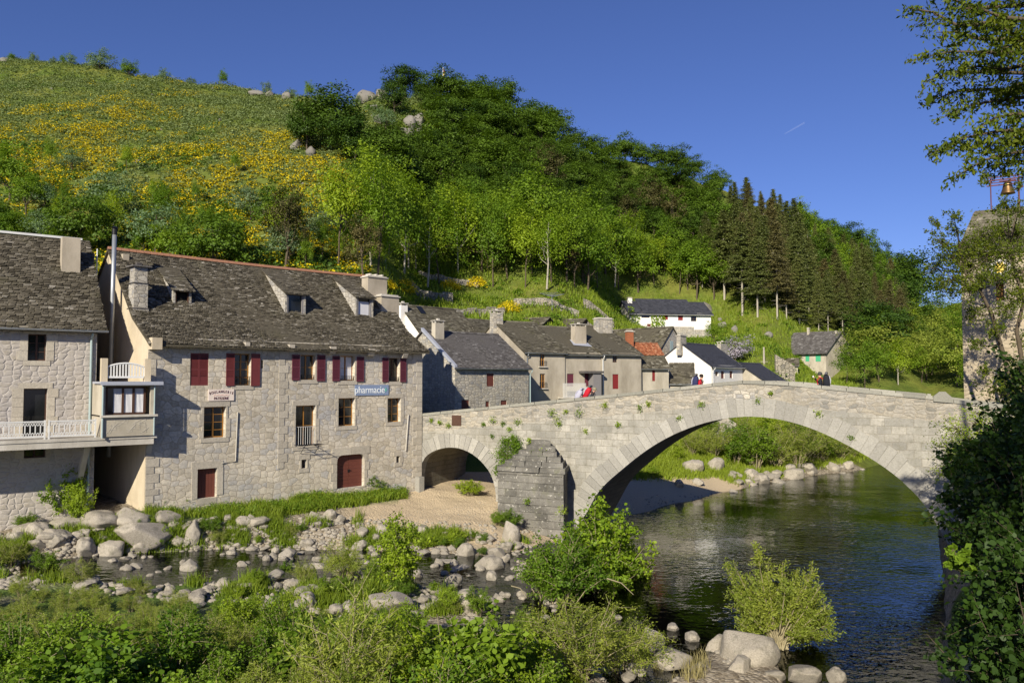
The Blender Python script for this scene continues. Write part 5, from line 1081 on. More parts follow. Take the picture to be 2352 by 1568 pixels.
def proto_tree(key, seed, h, rx, leafmat, barkmat, K, n, leaf, base=.25, r=.16, **kw):
    rng = np.random.default_rng(seed); rz = h*(1-base)/2; V, t, cc = crown_cloud(rng, K, n, rx, rz, h-rz, leaf, **kw)
    PROTO.setdefault(key, []).append((rawmesh('crown', V, quadidx(len(V)//4), M[leafmat], t), trunk_mesh('trunk', rng, h, r, cc, M[barkmat]), h))
def proto_conifer(key, seed, h, rx, leafmat, base=.25, K=46, r=.2, brown=False):
    rng = np.random.default_rng(seed); C = []; Dd = []; T = []; segs = [(np.array([[0, 0, -.5], [0, 0, h*.5], [0, 0, h]]), [r, r*.6, .03])]
    z = h*base
    while z < h*.99:
        f = (z-h*base)/(h*(1-base)); rad = rx*(1-f)**.8*rng.uniform(.75, 1.1)+.15; nb = rng.integers(6, 10)
        for b in range(nb):
            a = rng.random()*6.28; L = rad*rng.uniform(.65, 1.15); m = int(30*L/rx*2)+12; q = rng.random(m)
            dr = np.array([math.cos(a), math.sin(a), -.18]); p = np.array([0, 0, z])+dr*(q*L)[:, None]; p = p+rng.normal(size=(m, 3))*np.array([.22, .22, .09])*(.5+q[:, None])
            C.append(p); Dd.append(np.tile(dr, (m, 1))+rng.normal(size=(m, 3))*.5); T.append(np.clip(rng.normal(.35+.3*rng.random(), .15, m), 0, 1))
            if rng.random() < .4: segs.append((np.array([[0, 0, z], dr*L*.8+[0, 0, z]]), [.05, .015]))
        z += h/K*rng.uniform(.8, 1.2)
    q = h*base*.35   # dead lower twigs
    while q < h*base+2: a = rng.random()*6.28; L = rx*.5*rng.random()+.3; segs.append((np.array([[0, 0, q], [math.cos(a)*L, math.sin(a)*L, q-.1]]), [.03, .012])); q += .35
    C = np.concatenate(C); V = leafquads(C, .42, .4, .5, None, rng, np.concatenate(Dd), .2); Vt, Qt = tubes_np(segs, 5)
    PROTO.setdefault(key, []).append((rawmesh('crown', V, quadidx(len(C)), M[leafmat], np.concatenate(T)), rawmesh('trunk', Vt, Qt, M['barkpale'], smooth=True), h))
for i in range(4): proto_tree('dark', 10+i, 9, 4.0, 'lf_dark', 'bark', 110, 70, .34, .06, .2, sig=.13)
for i in range(5): proto_tree('far', 15+i, 7.5, 3.5, 'lf_far', 'bark', 90, 60, .34, .05, .14, sig=.14, irr=.35)
for i in range(4): proto_tree('mid', 20+i, 9, 3.2, 'lf_mid', 'bark', 80, 50, .32, .15, .16, sig=.14)
for i in range(4): proto_tree('spring', 30+i, 11.5, 2.9, 'lf_spring' if i < 2 else 'lf_mid', 'bark' if i else 'barkpale', 95, 46, .29, .12, .12, sig=.15, shell=1.6, irr=.4)
for i in range(2): proto_tree('grey', 40+i, 5, 2.4, 'lf_grey', 'bark', 60, 50, .22, .08, .12, sig=.14)
for i in range(5): proto_conifer('fir', 50+i, 20, 3.4, 'lf_conifer' if i < 4 else 'lf_conbrown', (.3, .12, .38, .2, .3)[i])
for i in range(2): proto_tree('pine', 60+i, 12, 3.0, 'lf_conbrown', 'bark', 60, 60, .3, .2, .2, sig=.12, up=.9, low=-.9)
proto_tree('lilac', 66, 4, 2.0, 'lf_lilac', 'bark', 50, 40, .22, .05, .1)
for i in range(2): proto_tree('willowtree', 70+i, 7, 3.4, 'lf_willow', 'bark', 80, 55, .26, .05, .14, sig=.13)
def place(key, loc, h, rz, name, label, group=None, wid=1.0, idx=None, cat='tree'):
    i = RN.randrange(len(PROTO[key])) if idx is None else idx; cm, tm, hh = PROTO[key][i]; s = h/hh
    o = empty(name, loc, rz, label, cat, group); o.scale = (s*wid, s*wid, s)
    link('crown', cm, o); link('trunk', tm, o); return o
def inpoly(u, v, P):
    c = np.zeros(len(u), bool); n = len(P)
    for i in range(n):
        (x1, y1), (x2, y2) = P[i], P[(i+1) % n]; m = ((y1 > v) != (y2 > v)) & (u < (x2-x1)*(v-y1)/(y2-y1+1e-12)+x1); c ^= m
    return c
def scatter(P, n, space, seed, Y0=60, maxn=999):
    rng = np.random.default_rng(seed); P = np.array(P, float); u = rng.uniform(P[:, 0].min(), P[:, 0].max(), n); v = rng.uniform(P[:, 1].min(), P[:, 1].max(), n)
    m = inpoly(u, v, P); H = ghit(u[m], v[m], Y0); out = []
    for p in H:
        if np.isnan(p[0]): continue
        if all((p[0]-q[0])**2+(p[1]-q[1])**2 > space**2 for q in out): out.append(p)
        if len(out) >= maxn: break
    return out
cnt = {}
def pt(u, v, Y0=60):
    H = ghit([u]*12, [v+4*i for i in range(12)], Y0); H = H[~np.isnan(H[:, 0])]
    return H[0] if len(H) else None
V_ = leafquads(IVY[1], .24, .7, .2); link('ivy', rawmesh('ivy', V_, quadidx(len(IVY[1])), M['lf_spring'], NR.random(len(IVY[1]))), IVY[0])
# wooded ridge
Z1 = [(1010, 222), (1110, 248), (1250, 285), (1400, 342), (1560, 398), (1660, 440), (1660, 590), (1560, 640), (1420, 610), (1250, 570), (1050, 520), (930, 480), (850, 420), (880, 380), (960, 380), (1010, 330)]
for p in scatter(Z1, 7000, 4.0, 1, 100, 290):
    u_ = 1176+F*p[0]/p[1]; v_ = 870-(p[2]-8.9)/p[1]*F; k = 'dark' if RN.random() < .2 else 'far'; place(k, p, RN.uniform(5, 7.6), RN.random()*6, 'broadleaf_tree', 'broadleaf tree in the ridge wood, '+('high up ' if v_ < 300+.36*(u_-1050) else 'low down ')+('below the flag' if u_ < 1130 else 'left of the big pines' if u_ < 1300 else 'above the long black roofed house' if u_ < 1500 else 'beside the conifer stand'), 'broadleaf trees of the ridge wood', RN.uniform(1.1, 1.45))
Z1b = [(1800, 530), (1900, 555), (2010, 605), (2080, 655), (2080, 740), (1900, 690), (1860, 640)]
for p in scatter(Z1b, 2500, 4.6, 2, 120, 90): place('mid' if RN.random() < .6 else 'dark', p, RN.uniform(7, 10), RN.random()*6, 'broadleaf_tree', 'broadleaf tree on the skyline behind the tall conifers', 'broadleaf trees behind the conifers', 1)
# explicit dark trees on the knoll
for u, v, h, w, lb in ((760, 340, 10.0, 1.3, 'largest dark round tree left of the rocky knoll'), (705, 350, 7, 1.2, 'dark low spreading tree left of the biggest dark tree'), (815, 385, 8.5, 1.2, 'dark tree with low skirts right of the biggest dark tree'), (885, 430, 9.5, 1.1, 'dark tall tree below the rocky knoll'), (930, 210, 7.5, 1.35, 'dark domed tree crowning the hill top'), (975, 240, 4.5, 1.2, 'dark tree just right of the domed hilltop tree'), (1050, 262, 4.5, 1.2, 'dark tree below the flag'), (905, 265, 6.5, 1, 'small dark tree under the domed hilltop tree'), (850, 470, 7, 1, 'dark tree beside the pale round bush'), (990, 262, 5, 1.1, 'dark tree above the grey cliff'), (1020, 310, 6, 1.1, 'dark tree right of the grey cliff'), (1000, 390, 6.5, 1, 'dark tree below the grey cliff'), (940, 410, 7, 1, 'dark tree between cliff and spring green trees')):
    p = pt(u, v, 90)
    if p is not None: place('dark', p, h, RN.random()*6, 'broadleaf_tree', lb, None, w)
# spring green band at the wood edge
Z2 = [(700, 600), (880, 590), (1100, 585), (1400, 600), (1560, 640), (1600, 672), (1560, 684), (1300, 668), (1100, 660), (900, 650), (760, 640)]
for i, p in enumerate(scatter(Z2, 2500, 3.7, 3, 85, 110)): place('spring' if RN.random() < .8 else 'mid', p, RN.uniform(9.5, 13.5), RN.random()*6, 'young_tree', 'slender spring green tree at the wood edge, '+('above the granite house chimneys' if 1176+F*p[0]/p[1] < 950 else 'above the two yellow brooms' if 1176+F*p[0]/p[1] < 1180 else 'above the clothes dryer' if 1176+F*p[0]/p[1] < 1380 else 'above the long black roofed house'), 'spring green trees along the wood edge', RN.uniform(.85, 1.2))
# lone pale trunks
def baretrees():
    for u, v, h in ((985, 655, 8), (1255, 660, 9), (1410, 655, 8)):
        p = pt(u, v, 85)
        if p is None: continue
        rng = np.random.default_rng(int(u)); segs = [(np.array([[0, 0, -.5], [.2, 0, h*.35], [.1, .1, h*.7], [.3, 0, h]]), [.16, .12, .07, .02])]
        for _ in range(12):
            z = rng.uniform(.3, .85)*h; a = rng.random()*6.28; L = rng.uniform(.2, .35)*h*(1.1-z/h); segs.append((np.array([[.15, 0, z], [math.cos(a)*L*.5, math.sin(a)*L*.5, z+L*.5], [math.cos(a)*L*.8, math.sin(a)*L*.8, z+L*1.1]]), [.06, .04, .015]))
        V, Q = tubes_np(segs); o = empty('young_tree', p-np.array([0, 1.5, 0]), 0, 'thinly leaved tree showing its pale branching trunk at the wood edge', 'tree', 'thin pale trunked trees at the wood edge'); link('trunk', rawmesh('trunk', V, Q, M['barkpale'], smooth=True), o)
        C = rng.normal(size=(1800, 3))*np.array([1.5, 1.5, h*.17])+np.array([.2, 0, h*.68]); V = leafquads(C, .24, .6, .4, None, rng); link('crown', rawmesh('crown', V, quadidx(1800), M['lf_spring'], rng.random(1800)), o)
baretrees()
# pines in the wood
for u, v, h, lb in ((1262, 480, 13, 'brownish pine with layered branches in the middle of the ridge wood'), (1230, 560, 9, 'lower brownish pine in the ridge wood'), (1500, 540, 14, 'grey green spreading pine, larger of two in the ridge wood'), (1440, 560, 12, 'grey green spreading pine left of the larger one'), (1545, 560, 12, 'grey green pine right of the larger one'), (1010, 580, 8, 'small brown pine above the spring green trees'), (655, 625, 9.5, 'brown green pine rising behind the granite house roof'), (835, 655, 8, 'brown low pine behind the house chimney'), (1320, 660, 8, 'narrow dark brown conifer at the wood edge')):
    p = pt(u, v, 66)
    if p is not None: place('pine', p, h, RN.random()*6, 'pine_tree', lb)
# conifer stand
Z3 = [(1620, 560), (1660, 490), (1760, 505), (1880, 575), (2010, 655), (2080, 730), (2080, 800), (1960, 800), (1900, 765), (1800, 745), (1730, 745), (1660, 700), (1600, 665)]
for i, p in enumerate(scatter(Z3, 7000, 3.3, 4, 100, 280)):
    u = 1176+F*p[0]/p[1]; v = 870-(p[2]-8.9)/p[1]*F; hh = RN.uniform(11, 21) if u < 1860 else RN.uniform(9, 14)
    hh *= float(np.interp(v, [560, 620, 700], [.6, .85, 1.05]))
    if u < 1660: hh *= .8
    place('fir', p, hh*.92, RN.random()*6, 'conifer_tree', 'olive conifer '+('at the bare trunked lower edge' if v > 715 else 'in the middle' if v > 640 else 'near the skyline')+' of the stand, '+('nearest the black roofed house' if u < 1720 else 'centre part' if u < 1870 else 'towards the tower'), 'conifers of the stand above the green shuttered house', RN.uniform(.85, 1.5))
for u, v, h, lb in ((1600, 690, 12, 'dark green leafy tree at the left edge of the conifer stand'), (1640, 690, 10, 'bright green tree under the conifers left side'), (1580, 668, 9, 'green tree between the black roofed house and the conifers')):
    p = pt(u, v, 90)
    if p is not None: place('mid', p, h, RN.random()*6, 'broadleaf_tree', lb)
# right lowland
Z4 = [(1985, 905), (1990, 805), (2060, 780), (2210, 740), (2230, 905)]
for i, p in enumerate(scatter(Z4, 1200, 4.4, 6, 70, 60)): place(('willowtree', 'mid', 'spring', 'dark')[(0, 1, 1, 1, 2, 3)[RN.randrange(6)]], p, RN.uniform(6, 10), RN.random()*6, 'riverside_tree', 'rounded green tree in the riverside thicket, '+('just beyond the bridge parapet' if p[1] < 95 else 'deeper in')+(' left of the tower' if 1176+F*p[0]/p[1] > 2080 else ' right of the green shuttered house'), 'riverside trees right of the green shuttered house', RN.uniform(1, 1.3))
for u, v, h, k, lb in ((2095, 720, 15, 'dark', 'big dark green tree at the foot of the ridge near the tower'), (2060, 740, 12, 'dark', 'dark green tree left of the big one near the tower'), (1945, 885, 6.5, 'spring', 'leafy light tree in front of the green shuttered house'), (1690, 842, 4, 'lilac', 'flowering pale lilac bush behind the white house'), (1640, 790, 3.5, 'mid', 'round green shrub below the long black roofed house')):
    p = pt(u, v, 80)
    if p is not None: place(k, p, h, RN.random()*6, 'broadleaf_tree', lb, None, 1.15)
# trees of the left hillside
LT = [(165, 400, 62, 'grey', 'round grey green tree alone on the broom slope'), (20, 470, 150, 'mid', 'tall green tree at the left picture edge'), (60, 500, 110, 'mid', 'green tree second from the left edge'), (5, 570, 90, 'mid', 'dark leafed tree low at the left edge above the roof'), (145, 490, 80, 'spring', 'light green tree below the round grey green one'), (370, 490, 70, 'mid', 'dark green tree in the yellow broom'), (240, 560, 110, 'spring', 'spreading light tree behind the tall chimney'), (200, 590, 90, 'spring', 'light tree beside the rendered chimney'), (420, 590, 120, 'spring', 'pale spring tree behind the roof ridge left part'), (500, 600, 110, 'spring', 'spring green tree over the middle of the ridge'), (545, 600, 100, 'spring', 'spring green tree right of the middle of the ridge'), (575, 510, 90, 'grey', 'silvery flowering tree on the lower slope'), (330, 590, 70, 'mid', 'green bush clump over the roof left part'), (470, 530, 60, 'mid', 'olive tree on the slope above the roof'), (290, 400, 75, 'spring', 'thin tree with pale trunks on the broom slope'), (115, 390, 80, 'spring', 'thin tree with two pale trunks left of the round tree'), (740, 600, 100, 'spring', 'bright green tree left of the wood edge'), (700, 620, 90, 'spring', 'spring green tree right of the brown pine'), (790, 600, 110, 'spring', 'tall spring green tree near the house chimney'), (620, 520, 80, 'spring', 'slim tree behind the silvery one'), (40, 560, 80, 'mid', 'broad green tree over the left roof'), (120, 590, 60, 'mid', 'dark bush behind the left roof ridge'), (880, 440, 35, 'grey', 'pale round bush at the lower edge of the ridge wood'), (885, 300, 55, 'grey', 'silvery bush under the knoll'), (1030, 350, 45, 'grey', 'silvery bush right of the grey cliff'), (540, 400, 60, 'spring', 'sparse young tree in the middle of the broom slope'), (350, 470, 60, 'spring', 'young tree just left of the dark green one'), (450, 470, 60, 'spring', 'young tree right of the dark green one')]
for u, v, hp, k, lb in LT:
    p = pt(u, v, 58)
    if p is not None: place(k, p, hp*p[1]/F, RN.random()*6, 'hillside_tree', lb, None, 1.1 if k != 'spring' else .8)
for p in scatter([(-40, 520), (120, 470), (330, 520), (560, 530), (760, 520), (900, 560), (900, 640), (500, 640), (100, 600), (-40, 600)], 900, 4.6, 8, 62, 46):
    u_ = 1176+F*p[0]/p[1]; place(('mid', 'spring', 'spring', 'grey', 'far')[RN.randrange(5)], p, RN.uniform(3.2, 6.5), RN.random()*6, 'hillside_tree', 'small tree in the belt behind the roofs, '+('left of the flue pipe' if u_ < 265 else 'above the left half of the long roof' if u_ < 560 else 'above the right half of the long roof'), 'small trees in the belt behind the roofs', 1.1)
for i, (u, v, w, h, lb) in enumerate(((27, 130, 24, 12, 'flat bush leftmost on the skyline'), (77, 130, 22, 16, 'round bush second on the skyline'), (122, 132, 16, 10, 'smallest bush on the left skyline'), (144, 134, 18, 14, 'bush left of its taller twin on the skyline'), (163, 136, 24, 20, 'taller twin bush on the left skyline'), (230, 158, 62, 30, 'large round bush on the skyline'), (297, 155, 56, 24, 'wide bush beside the large round one'), (377, 168, 26, 20, 'dark compact bush on the skyline'), (441, 172, 24, 13, 'low pale bush on the skyline'), (512, 182, 28, 24, 'round bush right of the low pale one'), (612, 190, 24, 22, 'pale bush near the rock ledge'), (669, 200, 26, 16, 'dark bush above the rock ledge'), (709, 200, 30, 26, 'tree bush left of the dark trees'), (732, 205, 26, 22, 'pale bush touching the dark trees'), (820, 208, 20, 20, 'pale bush on the knoll rocks'))):
    u0, v0 = u, v
    while pt(u0, v0, 90) is None and v0 < v+60: v0 += 3
    p = pt(u0, v0+2, 90)
    if p is not None: place('grey' if i % 3 else 'mid', p-np.array([0, 0, .5*h*p[1]/F]), h*2.1*p[1]/F, RN.random()*6, 'skyline_bush', lb, None, w/h*.5, cat='bush')
# broom and scrub on the slopes: nobody could count it
def scrub():
    rng = np.random.default_rng(9); N = 37000
    u = rng.uniform(-560, 1010, N); Y = np.sqrt(rng.uniform(66**2, 236**2, N)); x = (u-1176)/F*Y; z = G(x, Y); keep = np.ones(N, bool)
    v = 870-(z-8.9)/Y*F
    wood = inpoly(u, v, Z1) | ((u > 840) & (v > 330)); keep &= ~wood
    yel = vnoise(x/13, Y/16, 21)*.42+vnoise(x/3.4, Y/4, 22)*.36+rng.random(N)*.32; band = np.exp(-((Y-112)/40.)**2)*.26-np.clip((Y-165)/50, 0, 1)*.05
    isy = (yel+band > .80); x, Y, z, isy = x[keep], Y[keep], z[keep], isy[keep]; s = rng.uniform(.45, 1.15, len(x))*np.clip(Y/140, .7, 1.2)*np.where(vnoise(x/2.2, Y/2.2, 50) > .7, 1.5, .9); shr = (vnoise(x/7, Y/9, 51)*.6+rng.random(len(x))*.4-np.clip((Y-100)/160, -.1, .4)) > .52; s = np.where(shr, s*1.35, s)
    for nm, m, mat, n, lb in (('broom_blossom', isy, 'lf_yellow', 34, 'yellow flowering broom over the hillside'), ('hillside_scrub', ~shr, 'lf_scrub', 15, 'grey green low scrub covering the hillside'), ('hillside_shrubs', shr, 'lf_shrub', 34, 'greener shrubs mixed into the hillside scrub')):
        X, YY, ZZ, SS = x[m], Y[m], z[m], s[m]; k = len(X); d = unit(rng.normal(size=(k, n, 3))); d[..., 2] = np.abs(d[..., 2])
        top = 1.12 if nm == 'broom_blossom' else 1.0; rr = SS[:, None, None]*np.array([.95, .95, .8])*top
        C = np.stack([X, YY, ZZ], 1)[:, None]+d*rr*rng.uniform(.6, 1, (k, n, 1)); C = C.reshape(-1, 3); q = leafquads(C, .25 if nm == 'broom_blossom' else .34, .7, .5, d.reshape(-1, 3), rng)
        t = np.clip(np.repeat(rng.random(k), n)*.7+rng.random(k*n)*.3, 0, 1)
        tag(link(nm, rawmesh(nm, q, quadidx(k*n), M[mat], t)), lb, 'scrub', None, 'stuff')
scrub()
def grassfield(name, label, X, Y, Z, n, hgt, wid, spread, mat, rng, cat='grass'):
    k = len(X); B = np.stack([X, Y, Z], 1)[:, None]+rng.normal(size=(k, n, 3))*np.array([spread, spread, 0]); B = B.reshape(-1, 3); B[:, 2] = G(B[:, 0], B[:, 1])-.02
    m = len(B); a = rng.random(m)*6.28; L = np.repeat(hgt, n)*rng.uniform(.5, 1.2, m); tx = rng.normal(size=(m, 2))*.28; w = wid*rng.uniform(.6, 1.3, m)
    sd = np.stack([np.cos(a)*w, np.sin(a)*w, np.zeros(m)], 1); tip = B+np.stack([tx[:, 0]*L, tx[:, 1]*L, L], 1); mid = B+np.stack([tx[:, 0]*L*.3, tx[:, 1]*L*.3, L*.6], 1)
    V = np.stack([B-sd, B+sd, mid+sd*.7, mid-sd*.7, tip], 1).reshape(-1, 3); i = np.arange(m)[:, None]*5
    me = bpy.data.meshes.new(name); Q = np.concatenate([i+[0, 1, 2, 3], i+[3, 2, 4, 4]], 0)
    Tq = np.concatenate([i+[0, 1, 2], i+[0, 2, 3], i+[3, 2, 4]], 0); t = np.clip(np.repeat(rng.random(k), n)*.6+rng.random(m)*.4, 0, 1)
    tag(link(name, rawmesh(name, V, Tq, M[mat], np.concatenate([t, t, t]))), label, cat, None, 'stuff')
def meadow():
    rng = np.random.default_rng(12); N = 15000; u = rng.uniform(880, 1960, N); Y = np.sqrt(rng.uniform(86**2, 160**2, N)); x = (u-1176)/F*Y; z = G(x, Y)
    grassfield('meadow_grass', 'grass of the terraced meadow above the village', x, Y, z, 6, rng.uniform(.25, .8, N)*np.clip(vnoise(x/5, Y/5, 33)*2, .4, 1.6), .07, .35, 'grass', rng)
    N = 650; u = rng.uniform(890, 1900, N); Y = np.sqrt(rng.uniform(88**2, 150**2, N)); x = (u-1176)/F*Y; z = G(x, Y); s = rng.uniform(.5, 1.5, N)
    k = 60; d = unit(rng.normal(size=(N, k, 3))); d[..., 2] = np.abs(d[..., 2]); C = np.stack([x, Y, z], 1)[:, None]+d*s[:, None, None]*np.array([1.1, 1.1, .8])*rng.uniform(.5, 1, (N, k, 1))
    q = leafquads(C.reshape(-1, 3), .3, .6, .5, d.reshape(-1, 3), rng); t = np.clip(np.repeat(rng.random(N), k)*.7+rng.random(N*k)*.3, 0, 1)
    tag(link('meadow_brambles', rawmesh('meadow_brambles', q, quadidx(N*k), M['lf_mid'], t)), 'low brambles and weeds over the meadow terraces', 'undergrowth', None, 'stuff')
meadow()
for u, v, s, lb in ((1033, 665, 1.6, 'yellow broom bush left of another in the meadow top'), (1095, 660, 1.6, 'yellow broom bush at the meadow top under the wood'), (1170, 718, 1.7, 'yellow broom bush beside the stone chimney'), (930, 672, 1.8, 'yellow broom bush behind the house chimneys'), (890, 665, 1.2, 'small yellow broom bush touching the ridge chimney')):
    p = pt(u, v, 80)
    if p is None: continue
    rng = np.random.default_rng(u); d = unit(rng.normal(size=(900, 3))); d[:, 2] = np.abs(d[:, 2]); C = d*s*rng.uniform(.5, 1, (900, 1)); V = leafquads(C, .2, .7, .5, d, rng); o = link('broom_bush', rawmesh('broom_bush', V, quadidx(900), M['lf_yellow'], rng.random(900)), None, p); tag(o, lb, 'bush', 'broom bushes in the meadow')
# ---------------------------------------------------------------- near bushes
def bush_mesh(seed, h, rx, ns, nl, leaf, asp, leafmat, stemmat='stem', spread=.5, twigs=7, shape=.5):
    rng = np.random.default_rng(seed); segs = []; C = []; D = []; T = []
    for _ in range(ns):
        a = rng.random()*6.28; q = rng.random()**.6; top = np.array([math.cos(a)*rx*q, math.sin(a)*rx*q, h*(1-shape*q*q)*rng.uniform(.7, 1.05)]); b0 = np.array([math.cos(a), math.sin(a), 0])*.12*rx*rng.random()
        m = b0*.5+top*.5+np.array([0, 0, .06*h]); pts = np.array([b0-[0, 0, .2], (b0+m)/2+rng.normal(size=3)*.02, m, top]); segs.append((pts, [.022*h/2, .017*h/2, .011*h/2, .003]))
        tc = np.clip(rng.normal(.5, .22), 0, 1)
        for __ in range(twigs):
            f = rng.uniform(.3, 1); s = m+(top-m)*(f-.5)*2 if f > .5 else b0+(m-b0)*f*2; dr = unit(rng.normal(size=3)+np.array([math.cos(a)*.8, math.sin(a)*.8, .7])); L = rng.uniform(.12, .3)*h*spread*2; e = s+dr*L
            segs.append((np.array([s, (s+e)/2+[0, 0, .02], e]), [.006, .004, .002])); k = max(3, int(nl/(ns*twigs))); f2 = rng.random(k)**.8; C.append(s+(e-s)*f2[:, None]+rng.normal(size=(k, 3))*leaf*.75); D.append(np.tile(dr, (k, 1))+rng.normal(size=(k, 3))*.7); T.append(np.clip(tc+rng.normal(0, .18, k), 0, 1))
    C = np.concatenate(C); V = (leafhex if asp > .5 else leafquads)(C, leaf, asp, .35, None, rng, np.concatenate(D)); Vt, Qt = tubes_np(segs, 4)
    return rawmesh('foliage', V, quadidx(len(C), len(V)//len(C)), M[leafmat], np.concatenate(T)), rawmesh('stems', Vt, Qt, M[stemmat], smooth=True), h
BUSH = {'willow': [bush_mesh(100+i, 2.0, 1.2, 26, 9000, .075, .28, 'lf_willow', spread=.5) for i in range(3)],
        'green': [bush_mesh(110+i, 2.0, 1.15, 24, 7500, .075, .6, 'lf_mid') for i in range(3)],
        'spring': [bush_mesh(120+i, 2.0, 1.2, 22, 6000, .085, .7, 'lf_spring') for i in range(3)],
        'broad': [bush_mesh(140+i, 2.0, 1.1, 16, 3600, .115, .85, 'lf_mid', spread=.45) for i in range(2)],
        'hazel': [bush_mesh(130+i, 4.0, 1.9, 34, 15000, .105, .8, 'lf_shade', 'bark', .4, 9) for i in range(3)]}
def bush(kind, loc, h, label, group=None, wid=1.0, name='bush', idx=None):
    f, s, hh = BUSH[kind][RN.randrange(len(BUSH[kind])) if idx is None else idx]; k = h/hh; o = empty(name, loc, RN.random()*6.28, label, 'bush', group); o.scale = (k*wid, k*wid, k)
    link('foliage', f, o); link('stems', s, o); return o
def gp(x, y): return Vector((x, y, Gs(x, y)))
placed = []
rr = random.Random(3)
for _ in range(4000):
    u = rr.uniform(-60, 1330); Y = rr.uniform(15.5, 28.2); x = (u-1176)/F*Y
    lim = np.interp(u, [-60, 150, 330, 600, 800, 1000, 1100, 1250, 1330], [30.5, 29.5, 27, 26.5, 27.0, 25, 24.5, 21, 18])
    if Y > lim or any((x-a)**2+(Y-b)**2 < (.95 if Y > 20 else 1.2)**2 for a, b in placed): continue
    placed.append((x, Y)); n = vnoise(np.array([x/4.]), np.array([Y/4.]), 40)[0]+rr.uniform(-.15, .15); k = 'willow' if n < .42 else ('green' if n < .64 else ('broad' if Y < 20.5 and rr.random() < .4 else 'spring'))
    h = rr.uniform(.45, .8) if Y > 25 else rr.uniform(.7, 1.2) if Y > 22 else (rr.uniform(1.0, 1.7) if Y > 19 else rr.uniform(1.3, 2.2)); h *= .55+.9*float(vnoise(np.array([x/1.9]), np.array([Y/1.9]), 45)[0])
    bush(k, gp(x, Y), h, {'willow': 'soft willow bush', 'green': 'dense green bush', 'spring': 'bright leafy bush', 'broad': 'large leaved hazel bush'}[k]+(' in front of' if Y < 20 else ' behind')+' the thicket, '+('at the left edge' if u < 200 else 'below the big boulder' if u < 450 else 'below the cellar door' if u < 800 else 'below the small arch' if u < 1120 else 'by the stream mouth'), {'willow': 'willow bushes of the foreground thicket', 'green': 'dense green bushes of the foreground thicket', 'spring': 'bright leaved bushes of the foreground thicket', 'broad': 'large leaved bushes of the foreground thicket'}[k], rr.uniform(.9, 1.3))
    if len(placed) > 190: break
for u, v, hp, k, w, lb in ((790, 1335, 95, 'willow', 1.1, 'willow bush beside the stream left of the taller green bush'), (915, 1360, 150, 'spring', .9, 'tall green bush standing in the stream bed'), (860, 1345, 60, 'green', 1, 'low bush between stream and tall green bush'), (1100, 1420, 65, 'green', 1, 'small bush on the gravel below the big pale boulder'), (1030, 1410, 60, 'spring', .9, 'bright bush left of the round boulder'), (1385, 1400, 215, 'spring', .98, 'large bright leafy bush in front of the bridge pier'), (1290, 1410, 170, 'green', 1.05, 'large dense bush left of the bright one before the pier'), (1355, 1405, 165, 'green', 1.1, 'dense green bush between the two large bushes before the pier'), (1425, 1392, 150, 'spring', 1.0, 'bright bush at the pool side of the large bright one'), (1250, 1395, 130, 'green', 1.1, 'bush at the left foot of the large dense bush'), (1440, 1395, 120, 'willow', .9, 'greyish willow at the water edge under the bright bush'), (1340, 1560, 190, 'willow', 1.3, 'broad willow bush on the near gravel right of the stream mouth'), (1430, 1565, 150, 'willow', 1.2, 'willow bush beside the rocks at the bottom'), (1170, 1215, 45, 'green', 1.3, 'small shrub at the foot of the cutwater'), (1145, 1210, 35, 'green', 1.2, 'low shrub left of the cutwater foot'), (660, 1320, 30, 'green', 1, 'tiny bush by the stream stones'), (1075, 1140, 38, 'spring', 1.5, 'leafy shrub inside the small arch'), (370, 1175, 40, 'green', 1.3, 'low green bush against the house corner'), (415, 1175, 38, 'green', 1.4, 'low green bush left of the small red door'), (860, 1130, 36, 'green', 1.4, 'low bush right of the arched door'), (1210, 1470, 70, 'green', 1, 'bush at the right end of the foreground thicket'), (25, 1300, 60, 'willow', 1.3, 'willow bush at the left picture edge by the stream'), (100, 1320, 55, 'green', 1.3, 'green bush near the left edge below the pale boulders'), (185, 1345, 60, 'willow', 1.2, 'willow bush left of the stream stones'), (150, 1200, 125, 'spring', .75, 'bright maple like sapling against the left house wall'), (185, 1205, 85, 'spring', .7, 'smaller sapling right of the maple like one'), (60, 1215, 35, 'green', 1.3, 'low plants at the foot of the left house')):
    p = pt(u, v, 14)
    if p is not None: bush(k, Vector(p), hp*p[1]/F, lb, None, w)
rq = random.Random(17); Z5 = [(230, 1225), (700, 1225), (1150, 1245), (1230, 1330), (1180, 1420), (700, 1385), (250, 1370)]; k5 = 0
while k5 < 34:
    u, v = rq.uniform(200, 1240), rq.uniform(1215, 1425)
    if not inpoly(np.array([u]), np.array([v]), Z5)[0]: continue
    p = pt(u, v, 20); d5, wz5, sw5 = stream_info(p[:1], p[1:2])
    if p[2] < wz5[0]-.02 or (p[1] > 41 and p[0] > -9): continue
    kk = rq.choice(('willow', 'green', 'spring', 'green')); bush(kk, Vector(p), rq.uniform(.35, .85), {'willow': 'small willow', 'green': 'small dark green plant', 'spring': 'small bright plant'}[kk]+' among the stream stones, '+('on the house side' if v < 1270 else 'on the near side')+(' at the left' if u < 500 else ' in the middle' if u < 850 else ' near the pier'), 'small bushes among the stream stones', 1.3); k5 += 1
